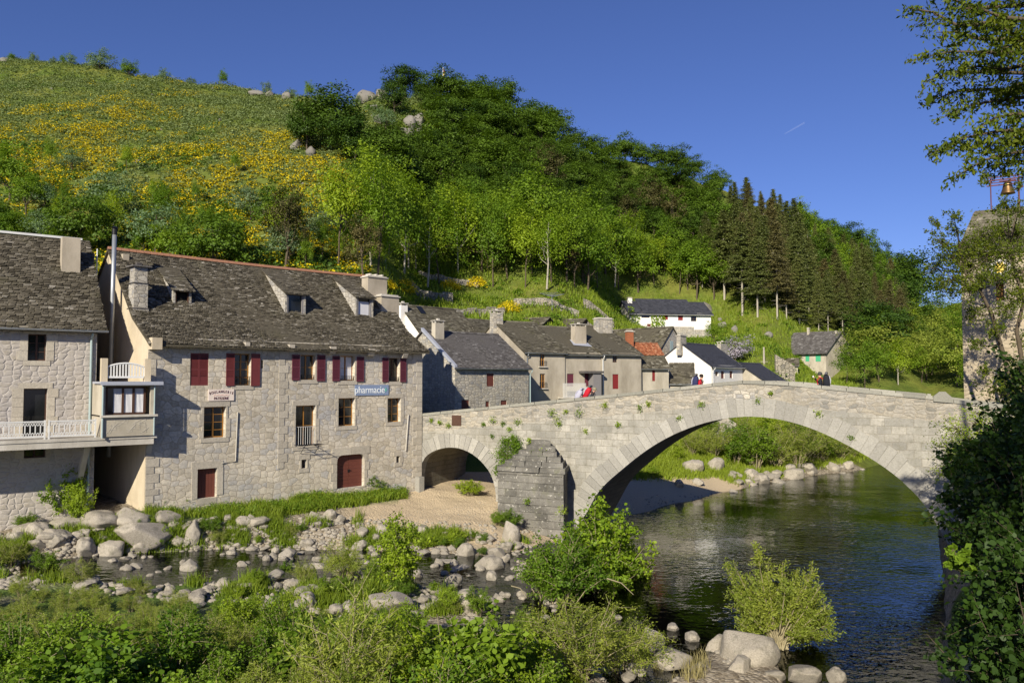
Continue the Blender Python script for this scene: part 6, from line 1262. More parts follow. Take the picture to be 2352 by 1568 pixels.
# bushes on the far bank under the arch
for i, (u, v, hp, k) in enumerate(((1590, 1045, 60, 'willow'), (1640, 1050, 80, 'willow'), (1690, 1065, 90, 'green'), (1735, 1080, 100, 'green'), (1700, 1020, 70, 'willow'), (1780, 1075, 90, 'willow'), (1830, 1070, 110, 'willow'), (1860, 1060, 90, 'willow'), (1770, 1010, 60, 'spring'), (1820, 1000, 60, 'green'), (1890, 1060, 70, 'green'), (1930, 1055, 60, 'willow'), (1620, 1000, 50, 'green'), (1560, 1060, 30, 'spring'), (1960, 1050, 45, 'willow'), (1660, 990, 60, 'green'), (1500, 1100, 25, 'spring'), (1880, 1000, 60, 'mid'), (1940, 1010, 60, 'green'))):
    p = pt(u, v, 51)
    if p is not None: bush(k if k in BUSH else 'green', Vector(p), hp*p[1]/F, ('willow like', 'dense green', 'light green')[('willow', 'green', 'spring', 'mid').index(k) % 3]+' riverside bush on the far bank seen under the big arch', 'bushes on the far bank under the arch', 1.2)
# willow with pale bare stems on the river stones
def island_willow():
    base = Vector(((1778-1176)/F*26.8, 26.8, .12)); rng = np.random.default_rng(77); segs = []; C = []; D = []; T = []
    tips = [(1736, 1255), (1690, 1290), (1675, 1305), (1765, 1300), (1800, 1290), (1830, 1305), (1860, 1295), (1885, 1330), (1897, 1380), (1700, 1350), (1720, 1330), (1750, 1340), (1845, 1350), (1880, 1415), (1900, 1400), (1780, 1330), (1815, 1335), (1870, 1365), (1715, 1390), (1700, 1405), (1740, 1290), (1850, 1400)]
    for u, v in tips:
        for rep in range(3):
            Y = base.y+rng.uniform(-1.0, 1.0); t = np.array(at(u+rng.uniform(-8, 8), v+rng.uniform(-5, 12)+rep*24, Y)); t = t-np.array(base); m = t*.45+np.array([0, 0, .1])+np.array([t[0]*.1, 0, -.05]); segs.append((np.array([[rng.normal()*.12, rng.normal()*.12, -.1], m*.5, m, t]), [.04, .03, .02, .006])); tc = rng.uniform(.2, .9)
            for __ in range(15):
                f = rng.uniform(.3, 1.0); s = m+(t-m)*(f-.45)/.55; dr = unit(rng.normal(size=3)+t/np.linalg.norm(t)*1.2+[0, 0, .4]); L = rng.uniform(.2, .42); e = s+dr*L; segs.append((np.array([s, e]), [.005, .002])); q = rng.random(34); C.append(s+(e-s)*q[:, None]+rng.normal(size=(34, 3))*.06); D.append(np.tile(dr, (34, 1))+rng.normal(size=(34, 3))*.5); T.append(np.clip(tc+rng.normal(0, .15, 34), 0, 1))
    C = np.concatenate(C); V = leafquads(C, .11, .3, .3, None, rng, np.concatenate(D)); Vt, Qt = tubes_np(segs, 5); o = empty('willow_bush', base, 0, 'feathery willow with pale bare stems growing over the river stones', 'bush')
    link('foliage', rawmesh('foliage', V, quadidx(len(C)), M['lf_willow'], np.concatenate(T)), o); link('stems', rawmesh('stems', Vt, Qt, M['stem'], smooth=True), o)
island_willow()
# ---------------------------------------------------------------- big tree with overhanging branches, top right
def spray_tree():
    rng = np.random.default_rng(88); Y0 = 14.5; tr = Vector((12.2, 13.5, 0)); tr.z = Gs(tr.x, tr.y)
    o = empty('overhanging_tree', tr, 0, 'large ash like tree whose leafy branches hang in from the top right', 'tree'); O = np.array(tr)
    segs = [(np.array([[0, 0, -.5], [.1, .2, 4], [-.2, 0, 8], [.3, -.1, 12], [.0, 0, 17]]), [.42, .36, .3, .22, .08])]; C = []; D = []; T = []
    br = [((2500, 60), (2200, 60), (2087, 18)), ((2500, 30), (2230, 20), (2140, -10)), ((2500, 120), (2250, 90), (2150, 75)), ((2500, 150), (2260, 120), (2108, 135)), ((2520, 150), (2300, 160), (2190, 165)), ((2520, 200), (2250, 165), (2125, 187)), ((2520, 240), (2260, 205), (2133, 233)), ((2540, 230), (2300, 230), (2168, 270)), ((2540, 300), (2330, 262), (2240, 300)), ((2540, 330), (2300, 300), (2137, 352)), ((2540, 350), (2330, 330), (2200, 345)), ((2560, 380), (2330, 350), (2195, 405)), ((2560, 400), (2340, 370), (2258, 405)), ((2500, 90), (2300, 40), (2200, 20)), ((2520, 60), (2350, 90), (2260, 60)), ((2560, 390), (2400, 380), (2345, 395)), ((2560, 300), (2400, 290), (2320, 320)), ((2560, 200), (2380, 190), (2290, 220)), ((2520, 0), (2300, -30), (2180, -20)), ((2560, 130), (2400, 120), (2300, 110))]
    for A, B, E in br:
        y = Y0+rng.uniform(-1.3, 1.6); P = [np.array(at(*q, y))-O for q in (A, B, E)]; s = np.array([rng.uniform(-.1, .2), 0, rng.uniform(8, 12)]); s = np.array([.1, 0, min(max(P[0][2]-1.2, 5), 15)])
        pts = [s, P[0], P[0]*.5+P[1]*.5+[0, 0, .12], P[1], P[1]*.5+P[2]*.5+[0, 0, .08], P[2]]; segs.append((np.array(pts), [.1, .06, .045, .03, .018, .006]))
        pts = np.array(pts[1:]); L = np.concatenate([[0], np.cumsum(np.linalg.norm(np.diff(pts, axis=0), axis=1))])
        for q in np.arange(.2, L[-1], .085):
            c = np.array([np.interp(q, L, pts[:, i]) for i in range(3)]); dm = unit(pts[-1]-pts[0]); dr = unit(dm*.6+rng.normal(size=3)*1.0+[0, 0, -.1]); l = rng.uniform(.25, .62)*(1 if q < L[-1]-.5 else .55); e = c+dr*l+[0, 0, -.05]
            if rng.random() < .35: segs.append((np.array([c, e]), [.006, .002]))
            tc = rng.uniform(.1, .8); k = 30; f = rng.random(k); C.append(c+(e-c)*f[:, None]+rng.normal(size=(k, 3))*[.045, .045, .05]); D.append(rng.normal(size=(k, 3))*.6+dr*.5+[0, 0, -.6]); T.append(np.clip(tc+rng.normal(0, .15, k), 0, 1))
    nC = sum(map(len, C))
    # unseen crown mass above and beside the view, placed to shade the right bank
    K = 520; d = unit(rng.normal(size=(K, 3))); cc = d*rng.random((K, 1))**.4*np.array([6.0, 5.5, 4.6])+np.array([-3.0, -11.0, 13.5])-np.array([0, 0, O[2]]); cc = cc[(cc[:, 2] > 7.0)]
    world = cc+O; uu = 1176+F*world[:, 0]/np.maximum(world[:, 1], .1); vv = 784-F*((world[:, 2]-CZ)/np.maximum(world[:, 1], .1)-.047); vis = (world[:, 1] > 0) & (uu < 2500) & (vv > -220)
    cc = cc[~vis & (np.linalg.norm(world-np.array([1.5, 1.5, 9.5]), axis=1) > 5.5)]; n2 = 150; Cs = np.repeat(cc, n2, 0)+rng.normal(size=(len(cc)*n2, 3))*.55; V2 = leafquads(Cs, .14, .5, .2, None, rng)
    for i in rng.choice(len(cc), 30, replace=False): segs.append((np.array([[0, 0, 8+3*rng.random()], (cc[i]+[0, 0, 10])/2, cc[i]]), [.14, .08, .02]))
    C = np.concatenate(C); V1 = leafquads(C, .095, .42, .1, None, rng, np.concatenate(D)); V = np.concatenate([V1, V2]); t = np.concatenate(T+[rng.random(len(Cs))])
    link('crown', rawmesh('crown', V, quadidx(len(V)//4), M['lf_ash'], t), o); Vt, Qt = tubes_np(segs, 6); link('trunk', rawmesh('trunk', Vt, Qt, M['bark'], smooth=True), o)
spray_tree()
def clump_tree(name, label, base, Y, clumps, leafmat, leaf, nper, trunkpts, mat='bark', asp=.4, rad0=.22, cat='tree', jit=1.0):
    rng = np.random.default_rng(len(clumps)*7+int(Y)); O = np.array(base); o = empty(name, base, 0, label, cat); C = []; T = []; segs = []
    tp = [np.array(at(u, v, y))-O for u, v, y in trunkpts]; segs.append((np.array([[0, 0, -.3]]+tp), np.linspace(rad0, rad0*.35, len(tp)+1)))
    if name == 'open_tree': t2 = [tp[0]]+[np.array(at(u, v, Y+.5))-O for u, v in ((2350, 840), (2335, 760), (2352, 690), (2330, 620), (2320, 560))]; segs.append((np.array(t2), np.linspace(.13, .04, 6))); tp = tp+t2[1:]
    for u, v, rpx in clumps:
        y = Y+rng.normal()*jit; c = np.array(at(u, v, y))-O; r = rpx*1.15*y/F; j = np.argmin([np.linalg.norm(c-q)+max(0, q[2]-c[2])*2 for q in tp]); s = tp[j]; segs.append((np.array([s, (s+c)/2+[0, 0, -.1], c]), [rad0*.3, rad0*.18, .012]))
        k = int(nper*(rpx/30)**2); sub = rng.normal(size=(max(4, k//22), 3))*r*.5+c
        for q in sub:
            segs.append((np.array([c, q]), [.012, .004])); C.append(q+rng.normal(size=(22, 3))*r*.2); T.append(np.clip(rng.uniform(.1, .9)+rng.normal(0, .12, 22), 0, 1))
    C = np.concatenate(C); V = leafquads(C, leaf, asp, .3, None, rng); link('crown', rawmesh('crown', V, quadidx(len(C)), M[leafmat], np.concatenate(T)), o); Vt, Qt = tubes_np(segs, 5); link('trunk', rawmesh('trunk', Vt, Qt, M[mat], smooth=True), o)
b = Vector(at(2345, 1000, 38)); b.z = Gs(b.x, b.y)
clump_tree('open_tree', 'open feathery tree with dark forked trunk in front of the clock tower', b, 38, [(2150, 512, 14), (2140, 530, 10), (2192, 500, 16), (2190, 530, 14), (2165, 555, 20), (2150, 608, 18), (2130, 612, 9), (2190, 590, 30), (2225, 565, 30), (2260, 545, 30), (2300, 535, 34), (2340, 540, 34), (2230, 610, 34), (2190, 640, 28), (2170, 660, 22), (2270, 590, 30), (2320, 585, 34), (2350, 620, 30), (2260, 640, 24), (2225, 670, 22), (2300, 640, 20), (2240, 720, 22), (2280, 760, 20), (2310, 710, 22), (2345, 680, 26), (2240, 790, 16), (2260, 850, 14), (2320, 880, 18), (2345, 780, 16), (2290, 480, 16), (2310, 465, 18), (2340, 480, 20), (2345, 420, 14), (2200, 470+60, 10), (2345, 850, 30), (2285, 890, 20), (2330, 930, 30)], 'lf_ash', .13, 950, [(2340, 930, 38), (2318, 860, 38), (2298, 790, 38), (2278, 720, 38), (2250, 665, 38), (2215, 625, 38)], asp=.45, rad0=.15)
b = Vector(at(2290, 1180, 33)); b.z = Gs(b.x, b.y)
clump_tree('riverbank_tree', 'sunlit light green tree against the right end of the bridge', b, 33, [(2200, 985, 34), (2240, 975, 34), (2280, 990, 36), (2180, 1030, 34), (2215, 1030, 40), (2260, 1035, 40), (2300, 1040, 40), (2200, 1075, 36), (2240, 1085, 40), (2170, 1060, 20), (2290, 1100, 40), (2330, 1000, 40), (2225, 1125, 36), (2270, 1150, 40), (2250, 950, 22), (2330, 1080, 40), (2160, 1090, 16)], 'lf_spring', .1, 420, [(2285, 1150, 33), (2275, 1080, 33), (2255, 1020, 33)])
# hazel bushes on the shaded right bank
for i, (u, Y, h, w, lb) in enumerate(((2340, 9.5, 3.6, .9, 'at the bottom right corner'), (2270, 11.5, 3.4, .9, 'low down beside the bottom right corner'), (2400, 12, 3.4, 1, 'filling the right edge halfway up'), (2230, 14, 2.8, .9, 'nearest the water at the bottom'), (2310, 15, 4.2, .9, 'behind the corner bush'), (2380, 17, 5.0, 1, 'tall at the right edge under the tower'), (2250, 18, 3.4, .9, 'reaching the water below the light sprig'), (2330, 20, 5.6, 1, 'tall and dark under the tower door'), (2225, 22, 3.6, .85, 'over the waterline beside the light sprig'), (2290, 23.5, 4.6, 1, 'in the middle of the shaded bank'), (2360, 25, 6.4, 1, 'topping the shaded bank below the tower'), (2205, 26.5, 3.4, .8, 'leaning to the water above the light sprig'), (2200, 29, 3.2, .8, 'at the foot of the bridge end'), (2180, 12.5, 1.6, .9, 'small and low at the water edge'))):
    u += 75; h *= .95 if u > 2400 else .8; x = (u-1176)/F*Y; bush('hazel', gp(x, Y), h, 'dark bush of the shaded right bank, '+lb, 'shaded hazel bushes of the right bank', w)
# leafy sprig catching the light over the water
b = Vector(at(2240, 1330, 13)); clump_tree('leaf_sprig', 'sunlit sprig of large leaves reaching over the water from the right bank', gp(b.x+.6, b.y), 12.5, [(2190, 1262, 16), (2205, 1288, 14), (2180, 1292, 10), (2215, 1270, 14), (2230, 1300, 16)], 'lf_mid', .11, 45, [(2290, 1400, 12.7), (2230, 1300, 12.6)], asp=.75, rad0=.03, cat='plant', jit=.1)
# plants growing on the bridge and its cutwater
def wallplants():
    rng = np.random.default_rng(31)
    L = [(1190, 969, 10), (1268, 946, 9), (1280, 962, 12), (1330, 948, 12), (1390, 930, 7), (1133, 965, 9), (1155, 972, 7), (1285, 975, 7), (1300, 925+20, 6), (1470, 937, 8), (1490, 928, 6), (1170, 985, 7), (1612, 930, 8), (1010, 970, 8), (1030, 975, 7), (1130, 1000, 6), (1560, 960, 6), (1250, 1035, 10), (1240, 1055, 12), (1345, 990, 6), (1420, 975, 6), (1740, 920, 7), (1770, 903, 5), (1880, 950, 7), (1955, 1005, 7), (1220, 1040, 8), (1260, 1075, 8), (1210, 1150, 8), (1290, 1172, 12), (990, 965, 6), (1110, 975, 5), (1215, 1012, 7)]
    for i, (u, v, s) in enumerate(L):
        on = 1143 < u < 1300 and v > 1000; y = -.9 if on else -.05
        if on: y = -.4-.05*(v-1000)/4
        a, z = HB.px(u, v, max(y, -2.6)); c = HB.world(a, max(y, -2.6), z); r = s*47/F; k = 70+int(s*6); C = rng.normal(size=(k, 3))*r*.5; V = leafquads(C, .09, .5, .3, None, rng)
        tag(link('wall_plant', rawmesh('wall_plant', V, quadidx(k), M['lf_spring' if i % 3 else 'lf_mid'], rng.random(k)), None, c), 'small green plant rooted in the joints of the bridge wall', 'plant', 'small plants growing from the bridge stones')
    C = []
    for u, v, s in ((1160, 1015, 14), (1180, 1010, 14), (1150, 1040, 16), (1175, 1045, 20), (1160, 1065, 18), (1145, 1080, 12), (1185, 1025, 12)):
        a, z = HB.px(u, v, -.5); C.append(np.array(HB.world(a, -.5, z))+rng.normal(size=(420, 3))*s*46/F*.5)
    C = np.concatenate(C); V = leafquads(C, .1, .6, .4, None, rng); o = empty('wall_shrub', C.mean(0), 0, 'leafy shrub rooted on the left shoulder of the cutwater', 'bush'); V = V-C.mean(0)
    link('foliage', rawmesh('foliage', V, quadidx(len(C)), M['lf_mid'], rng.random(len(C))), o); Vt, Qt = tubes_np([(np.array([[.1, .4, -1.0], [0, 0, -.3], [.1, -.1, .7]]), [.05, .04, .01]), (np.array([[0, 0, -.3], [-.4, 0, .2]]), [.03, .01])]); link('stems', rawmesh('stems', Vt, Qt, M['bark']), o)
wallplants()
# near grass: strips and tufts
def neargrass():
    rng = np.random.default_rng(14)
    def strip(P, N, Y0): 
        P = np.array(P, float); u = rng.uniform(P[:, 0].min(), P[:, 0].max(), N); v = rng.uniform(P[:, 1].min(), P[:, 1].max(), N); m = inpoly(u, v, P); H = ghit(u[m], v[m], Y0, 90, 400); return H[~np.isnan(H[:, 0])]
    H = strip([(335, 1165), (600, 1130), (800, 1105), (930, 1120), (935, 1145), (800, 1165), (700, 1180), (560, 1190), (335, 1185)], 4200, 36)
    grassfield('bank_grass', 'long grass and weeds along the foot of the granite house', H[:, 0], H[:, 1], H[:, 2], 12, rng.uniform(.15, .5, len(H)), .02, .1, 'grass', rng)
    k = len(H); C = np.repeat(H, 14, 0)+rng.normal(size=(k*14, 3))*[.15, .15, .1]+[0, 0, .22]; m = vnoise(C[:, 0]/.8, C[:, 1]/.8, 60) > .42; C = C[m]; V = leafquads(C, .075, .6, .4, None, rng)
    tag(link('bank_nettles', rawmesh('bank_nettles', V, quadidx(len(C)), M['lf_mid'], rng.random(len(C)))), 'nettles and leafy weeds along the foot of the granite house', 'undergrowth', None, 'stuff')
    H = strip([(-20, 1235), (330, 1195), (760, 1185), (1250, 1200), (1290, 1250), (1250, 1400), (900, 1420), (300, 1350), (-20, 1330)], 9000, 24); d, wz, sw = stream_info(H[:, 0], H[:, 1]); q = vnoise(H[:, 0]/1.1, H[:, 1]/1.1, 61); H = H[(q > .5) & (H[:, 2] > wz+.05) & ((H[:, 0] < -8) | (H[:, 1] < 41.5))]
    grassfield('stream_grass', 'tufts of grass among the stream stones', H[:, 0], H[:, 1], H[:, 2], 16, rng.uniform(.2, .6, len(H)), .016, .1, 'grass', rng)
    k = len(H); C = np.repeat(H, 14, 0)+rng.normal(size=(k*14, 3))*[.14, .14, .07]+[0, 0, .12]; V = leafquads(C, .06, .6, .4, None, rng); m = len(C)
    tag(link('stream_weeds', rawmesh('stream_weeds', V, quadidx(m), M['lf_mid'], rng.random(m))), 'low leafy weeds among the stream stones', 'undergrowth', None, 'stuff')
    H = strip([(1440, 1100), (1560, 1010), (1700, 960), (1960, 1000), (2000, 1050), (1900, 1070), (1740, 1105), (1690, 1112), (1640, 1095), (1500, 1100)], 7000, 52)
    grassfield('far_bank_grass', 'grass of the far bank seen under the arch', H[:, 0], H[:, 1], H[:, 2], 12, rng.uniform(.2, .6, len(H)), .03, .22, 'grass', rng)
    H = strip([(1390, 1500), (1420, 1380), (1460, 1400), (1500, 1470), (1640, 1460), (1620, 1560), (1480, 1568)], 300, 16)
    grassfield('dry_grass', 'dry straw coloured grass stalks on the near river stones', H[:, 0], H[:, 1], H[:, 2], 16, rng.uniform(.25, .7, len(H)), .008, .12, 'straw', rng)
    N = 5000; u = rng.uniform(-80, 1330, N); Y = rng.uniform(14, 24, N); x = (u-1176)/F*Y; grassfield('thicket_floor', 'weeds and grass filling the ground under the foreground thicket', x, Y, G(x, Y), 9, rng.uniform(.12, .35, N), .012, .12, 'grass', rng)
neargrass()
# ---------------------------------------------------------------- rocks
def ico(sub):
    bm = __import__('bmesh').new(); __import__('bmesh').ops.create_icosphere(bm, subdivisions=sub, radius=1); me = bpy.data.meshes.new('t'); bm.to_mesh(me); bm.free()
    V = np.array([v.co[:] for v in me.vertices]); Fc = np.array([p.vertices[:] for p in me.polygons]); bpy.data.meshes.remove(me); return V, Fc
def rock_mesh(seed, sub, sq=.7, rough=.22, mat='rock'):
    V, Fc = ico(sub); rng = random.Random(seed); o = Vector((rng.uniform(-50, 50), rng.uniform(-50, 50), seed*3.1)); out = []
    pl = [(Vector((rng.gauss(0, 1), rng.gauss(0, 1), rng.gauss(0, .8))).normalized(), rng.uniform(.55, .85)) for _ in range(11)]
    for v in V:
        v = Vector(v); n = mnoise.fractal(v*1.0+o, .9, 2.0, 4)*rough+mnoise.noise(v*4+o)*rough*.22+mnoise.noise(v*11+o)*rough*.08; p = v*(1+n)
        for a, d in pl:
            e = p.dot(a)-d
            if e > 0: p = p-a*e*.93
        out.append((p.x, p.y, p.z*sq))
    return rawmesh('boulder', np.array(out), Fc, M[mat], smooth=True)
ROCKS = [rock_mesh(i, 4, (.55, .7, .8, .6, .9, .65)[i]) for i in range(6)]; HROCK = [rock_mesh(20+i, 3, .9, .35, 'hillrock') for i in range(4)]
def rock(u, v, wp, hp, label, group=None, Y0=16, protos=ROCKS, name='boulder', rot=None, xyz=None):
    if xyz is None:
        p = pt(u, v, Y0)
        if p is None: return
    else: p = xyz
    s = wp*p[1]/F/2*1.08; hz = hp*p[1]/F/2*1.15; me = protos[RN.randrange(len(protos))]; zz = max(abs(w.co.z) for w in me.vertices) if False else .6
    o = link(name, me, None, (p[0], p[1]+s*.4, p[2]+hz*.55)); o.scale = (s, s*RN.uniform(.75, 1.05), hz/.62); o.rotation_euler = (RN.uniform(-.15, .15), RN.uniform(-.15, .15), RN.uniform(-.6, .6) if rot is None else rot); tag(o, label, 'rock', group); return o
for u, v, w, h, lb in ((300, 1268, 138, 62, 'largest smooth boulder on the bank below the granite house'), (115, 1272, 62, 46, 'pale boulder leftmost of the bank boulders'), (187, 1272, 50, 34, 'angular pale boulder between two bigger ones'), (245, 1288, 76, 44, 'brownish low boulder touching the stream under the largest one'), (322, 1278, 44, 28, 'speckled boulder at the foot of the largest one'), (440, 1258, 34, 50, 'upright narrow grey rock by the stream'), (378, 1215, 62, 34, 'rounded rock above the stream beside the largest boulder'), (655, 1292, 44, 38, 'steep pointed rock in the stream'), (700, 1268, 42, 26, 'wedge shaped pale rock at the stream edge'), (628, 1336, 46, 30, 'rounded pale rock at the near stream edge'), (705, 1328, 38, 30, 'pale block at the near stream edge'), (665, 1318, 34, 28, 'egg shaped rock behind the pale block'), (826, 1272, 32, 32, 'triangular pale rock in the stream middle'), (830, 1243, 34, 30, 'pale rock on the sand edge'), (876, 1236, 34, 26, 'rock leaning at the sand edge'), (1124, 1322, 74, 40, 'long pale boulder, biggest in the stream below the pier'), (1048, 1318, 56, 18, 'flat rock left of the long pale boulder'), (1026, 1300, 50, 18, 'flat slab in the stream'), (1000, 1283, 28, 22, 'dome shaped pale rock in the stream'), (1138, 1282, 42, 28, 'round brown rock under the pier shrub'), (1172, 1244, 44, 42, 'tall grey rock at the cutwater foot'), (1160, 1268, 36, 26, 'grey rock below the tall one at the cutwater'), (1100, 1248, 24, 20, 'pale rock left of the cutwater'), (1066, 1408, 78, 46, 'round boulder at the end of the small rapids'), (1144, 1396, 40, 32, 'square boulder right of the round one'), (888, 1412, 100, 60, 'dark large rock behind the foreground thicket'), (985, 1404, 52, 20, 'low grey rock beside the rapids'), (1252, 1556, 58, 46, 'white boulder at the bottom near the stream mouth'), (1262, 1512, 36, 26, 'smaller white rock above the bottom boulder'), (700, 1396, 58, 20, 'pale flat rock in the foreground bushes'), (1188, 1318, 30, 14, 'orange brown rock in the rapids'), (1170, 1345, 34, 18, 'rock with driftwood beside the rapids'), (1100, 1350, 40, 22, 'brown wet rock in the rapids')):
    rock(u, v, w, h, lb)
for u, v, w, h, lb in ((1722, 1528, 150, 70, 'largest streaked granite boulder in the river below the willow'), (1702, 1553, 72, 46, 'smooth egg shaped boulder before the largest one'), (1850, 1568, 96, 46, 'big shaded boulder in the water at the bottom'), (1925, 1566, 44, 32, 'shaded boulder furthest right in the river'), (1690, 1500, 40, 28, 'white round rock leaning on the largest boulder'), (1500, 1490, 56, 46, 'dark speckled boulder left of the river stones'), (1550, 1530, 92, 40, 'low white rock group centre of the river stones'), (1610, 1545, 50, 28, 'knobbly white rock between dry grass'), (1650, 1490, 56, 34, 'cracked pale rock left of the largest boulder'), (1545, 1445, 32, 18, 'small cream rock in the shallow water'), (1590, 1468, 36, 18, 'small pale rock beside the dry stalks'), (1462, 1548, 46, 30, 'shaded rock at the bottom edge of the stones'), (1445, 1562, 40, 24, 'lowest dark rock at the bottom edge'), (1390, 1445, 30, 18, 'grey rock under the willow edge'), (1420, 1420, 22, 12, 'small rock at the pool edge'), (1780, 1560, 60, 26, 'half sunk rock between the big boulders')):
    u0 = u; p = at(u, v, 10); k = (0.05-CZ)/(p.z-CZ); rock(u, v, w, h, lb, xyz=np.array([p.x*k, p.y*k, .0]))
for u, v, w, h, lb in ((1592, 1086, 60, 30, 'large pale rock slab on the far bank grass'), (1645, 1082, 48, 32, 'rounded boulder beside the pale slab on the far bank'), (1855, 1086, 50, 28, 'largest waterline boulder under the arch'), (1825, 1103, 58, 28, 'long boulder in front of the largest waterline boulder'), (1748, 1112, 44, 22, 'grey waterline boulder right of the small beach'), (1773, 1104, 46, 18, 'pale boulder between the waterline boulders'), (1790, 1116, 34, 14, 'low rock dipping into the river'), (1605, 1115, 26, 18, 'rock at the back of the far beach'), (1560, 1118, 22, 16, 'grey rock at the left of the far beach'), (1715, 1085, 24, 12, 'small boulder on the bank above the waterline'), (1684, 1137, 22, 12, 'lone rock at the beach point')):
    rock(u, v, w, h, lb, Y0=52)
rs = random.Random(21)
def scat(P, n, wr, label, group, Y0=20, inwater=False, Y1=90):
    P = np.array(P, float); k = 0
    for _ in range(n*6):
        u = rs.uniform(P[:, 0].min(), P[:, 0].max()); v = rs.uniform(P[:, 1].min(), P[:, 1].max())
        if not inpoly(np.array([u]), np.array([v]), P)[0]: continue
        p = pt(u, v, Y0)
        if p is None: continue
        if inwater:
            d, wz, sw = stream_info(p[:1], p[1:2]); p = p.copy(); p[2] = max(p[2], wz[0]-.06)
        w = rs.uniform(*wr)*(.8 if rs.random() < .8 else 1.35); rock(u, v, w, w*rs.uniform(.4, .72), label, group, xyz=p, name='river_stone'); k += 1
        if k >= n: break
scat([(215, 1280), (500, 1240), (760, 1250), (1180, 1290), (1230, 1350), (1000, 1345), (760, 1330), (560, 1345), (300, 1345)], 95, (14, 36), 'pale rounded stone lying in the shallow stream', 'stones lying in the stream', inwater=True)
scat([(330, 1205), (600, 1195), (780, 1190), (790, 1215), (600, 1232), (450, 1235), (330, 1225)], 28, (18, 42), 'flat rounded stone in the row between grass and stream', 'stones along the top of the bank')
scat([(780, 1225), (1000, 1225), (1200, 1225), (1220, 1270), (1000, 1290), (780, 1270)], 40, (14, 36), 'pale stone at the edge between sand and stream', 'stones along the edge of the sand')
scat([(160, 1330), (560, 1345), (760, 1345), (700, 1390), (300, 1390), (160, 1360)], 40, (16, 40), 'pale stone at the near side of the stream by the thicket', 'stones between stream and thicket')
scat([(300, 1350), (760, 1360), (1000, 1400), (1200, 1440), (1200, 1480), (900, 1450), (600, 1410), (300, 1390)], 22, (22, 52), 'pale rock showing between the small bushes of the thicket', 'rocks in the thicket')
scat([(950, 1340), (1240, 1330), (1290, 1400), (1300, 1460), (1150, 1440), (950, 1400)], 30, (14, 38), 'brown or pale stone in the little rapids', 'stones in the rapids', inwater=True)
scat([(1660, 1095), (1880, 1080), (2010, 1070), (2010, 1082), (1880, 1098), (1720, 1125)], 30, (10, 28), 'pale stone along the far waterline under the arch', 'stones along the far waterline', Y0=55)
scat([(-10, 1245), (110, 1225), (330, 1200), (330, 1235), (200, 1262), (-10, 1275)], 18, (24, 60), 'low bare rock of the bank under the left house', 'bare rocks under the left house')
# rock ledge under the passage
for u, v, w, h, lb in ((140, 1222, 100, 34, 'left end of the bare rock shelf below the dark passage'), (215, 1216, 110, 36, 'middle of the bare rock shelf below the dark passage'), (290, 1222, 90, 30, 'right end of the bare rock shelf below the dark passage'), (60, 1235, 90, 32, 'low bare rock at the foot of the left house')): rock(u, v, w, h, lb)
# hill rocks
for i, (u, v, w, h, lb) in enumerate(((835, 212, 46, 34, 'pale crag topping the rocky knoll'), (878, 222, 28, 24, 'white boulder under the domed tree'), (855, 228, 24, 18, 'rock between crag and white boulder'), (938, 292, 34, 30, 'top left block of the grey cliff'), (962, 288, 36, 34, 'top right block of the grey cliff'), (944, 318, 30, 26, 'middle block of the grey cliff'), (968, 322, 26, 28, 'lower right block of the grey cliff'), (952, 345, 22, 20, 'lowest block of the grey cliff'), (925, 305, 20, 14, 'small block left of the grey cliff'), (710, 358, 28, 24, 'square pale rock under the big dark trees'), (682, 342, 44, 24, 'split rock left of the square pale rock'), (860, 250, 20, 12, 'small rock right on the knoll'), (870, 282, 26, 18, 'half hidden grey rock under the knoll'), (583, 220, 40, 16, 'rock ledge left part on the skyline slope'), (620, 222, 24, 14, 'rock ledge middle part on the skyline slope'), (655, 220, 22, 20, 'rock ledge right part on the skyline slope'), (1040, 215, 26, 18, 'rocky summit beside the flag'), (1012, 222, 20, 12, 'small summit rock left of the flag'), (10, 143, 18, 12, 'pale rock leftmost on the slope'), (318, 375, 16, 10, 'lone pale rock in the broom'), (95, 560, 40, 20, 'pale rock half hidden at the left wood'), (1622, 716, 44, 26, 'big pale boulder behind the black roofed house'), (1661, 752, 24, 16, 'pale boulder on the slope right of the black roofed house'), (1690, 764, 18, 16, 'upright boulder on the green slope'), (1768, 775, 26, 12, 'flat boulder below the conifers'), (1655, 738, 10, 8, 'tiny rock on the slope below the conifers'), (2020, 790, 24, 10, 'pale rock in the thicket above the river trees'), (778, 430, 16, 8, 'pale scree rock on the lower broom slope'), (800, 450, 14, 9, 'scree rock right of another on the lower broom slope'), (235, 225, 12, 7, 'small stone high on the open slope'))):
    u0, v0 = u, v
    while pt(u0, v0, 80) is None and v0 < v+60: v0 += 3
    rock(u0, v0+1, w, h, lb, None, 80, HROCK, 'hillside_rock')
scat_h = [(300, 200), (800, 230), (900, 420), (700, 420), (100, 300), (50, 180)]
for _ in range(60):
    u, v = rs.uniform(20, 860), rs.uniform(180, 440); p = pt(u, v, 80)
    if p is not None and rs.random() < .7: w = rs.uniform(5, 11); rock(u, v, w, w*.6, 'small pale stone showing through the hillside scrub', 'small stones in the hillside scrub', 80, HROCK, 'hillside_rock', xyz=p)
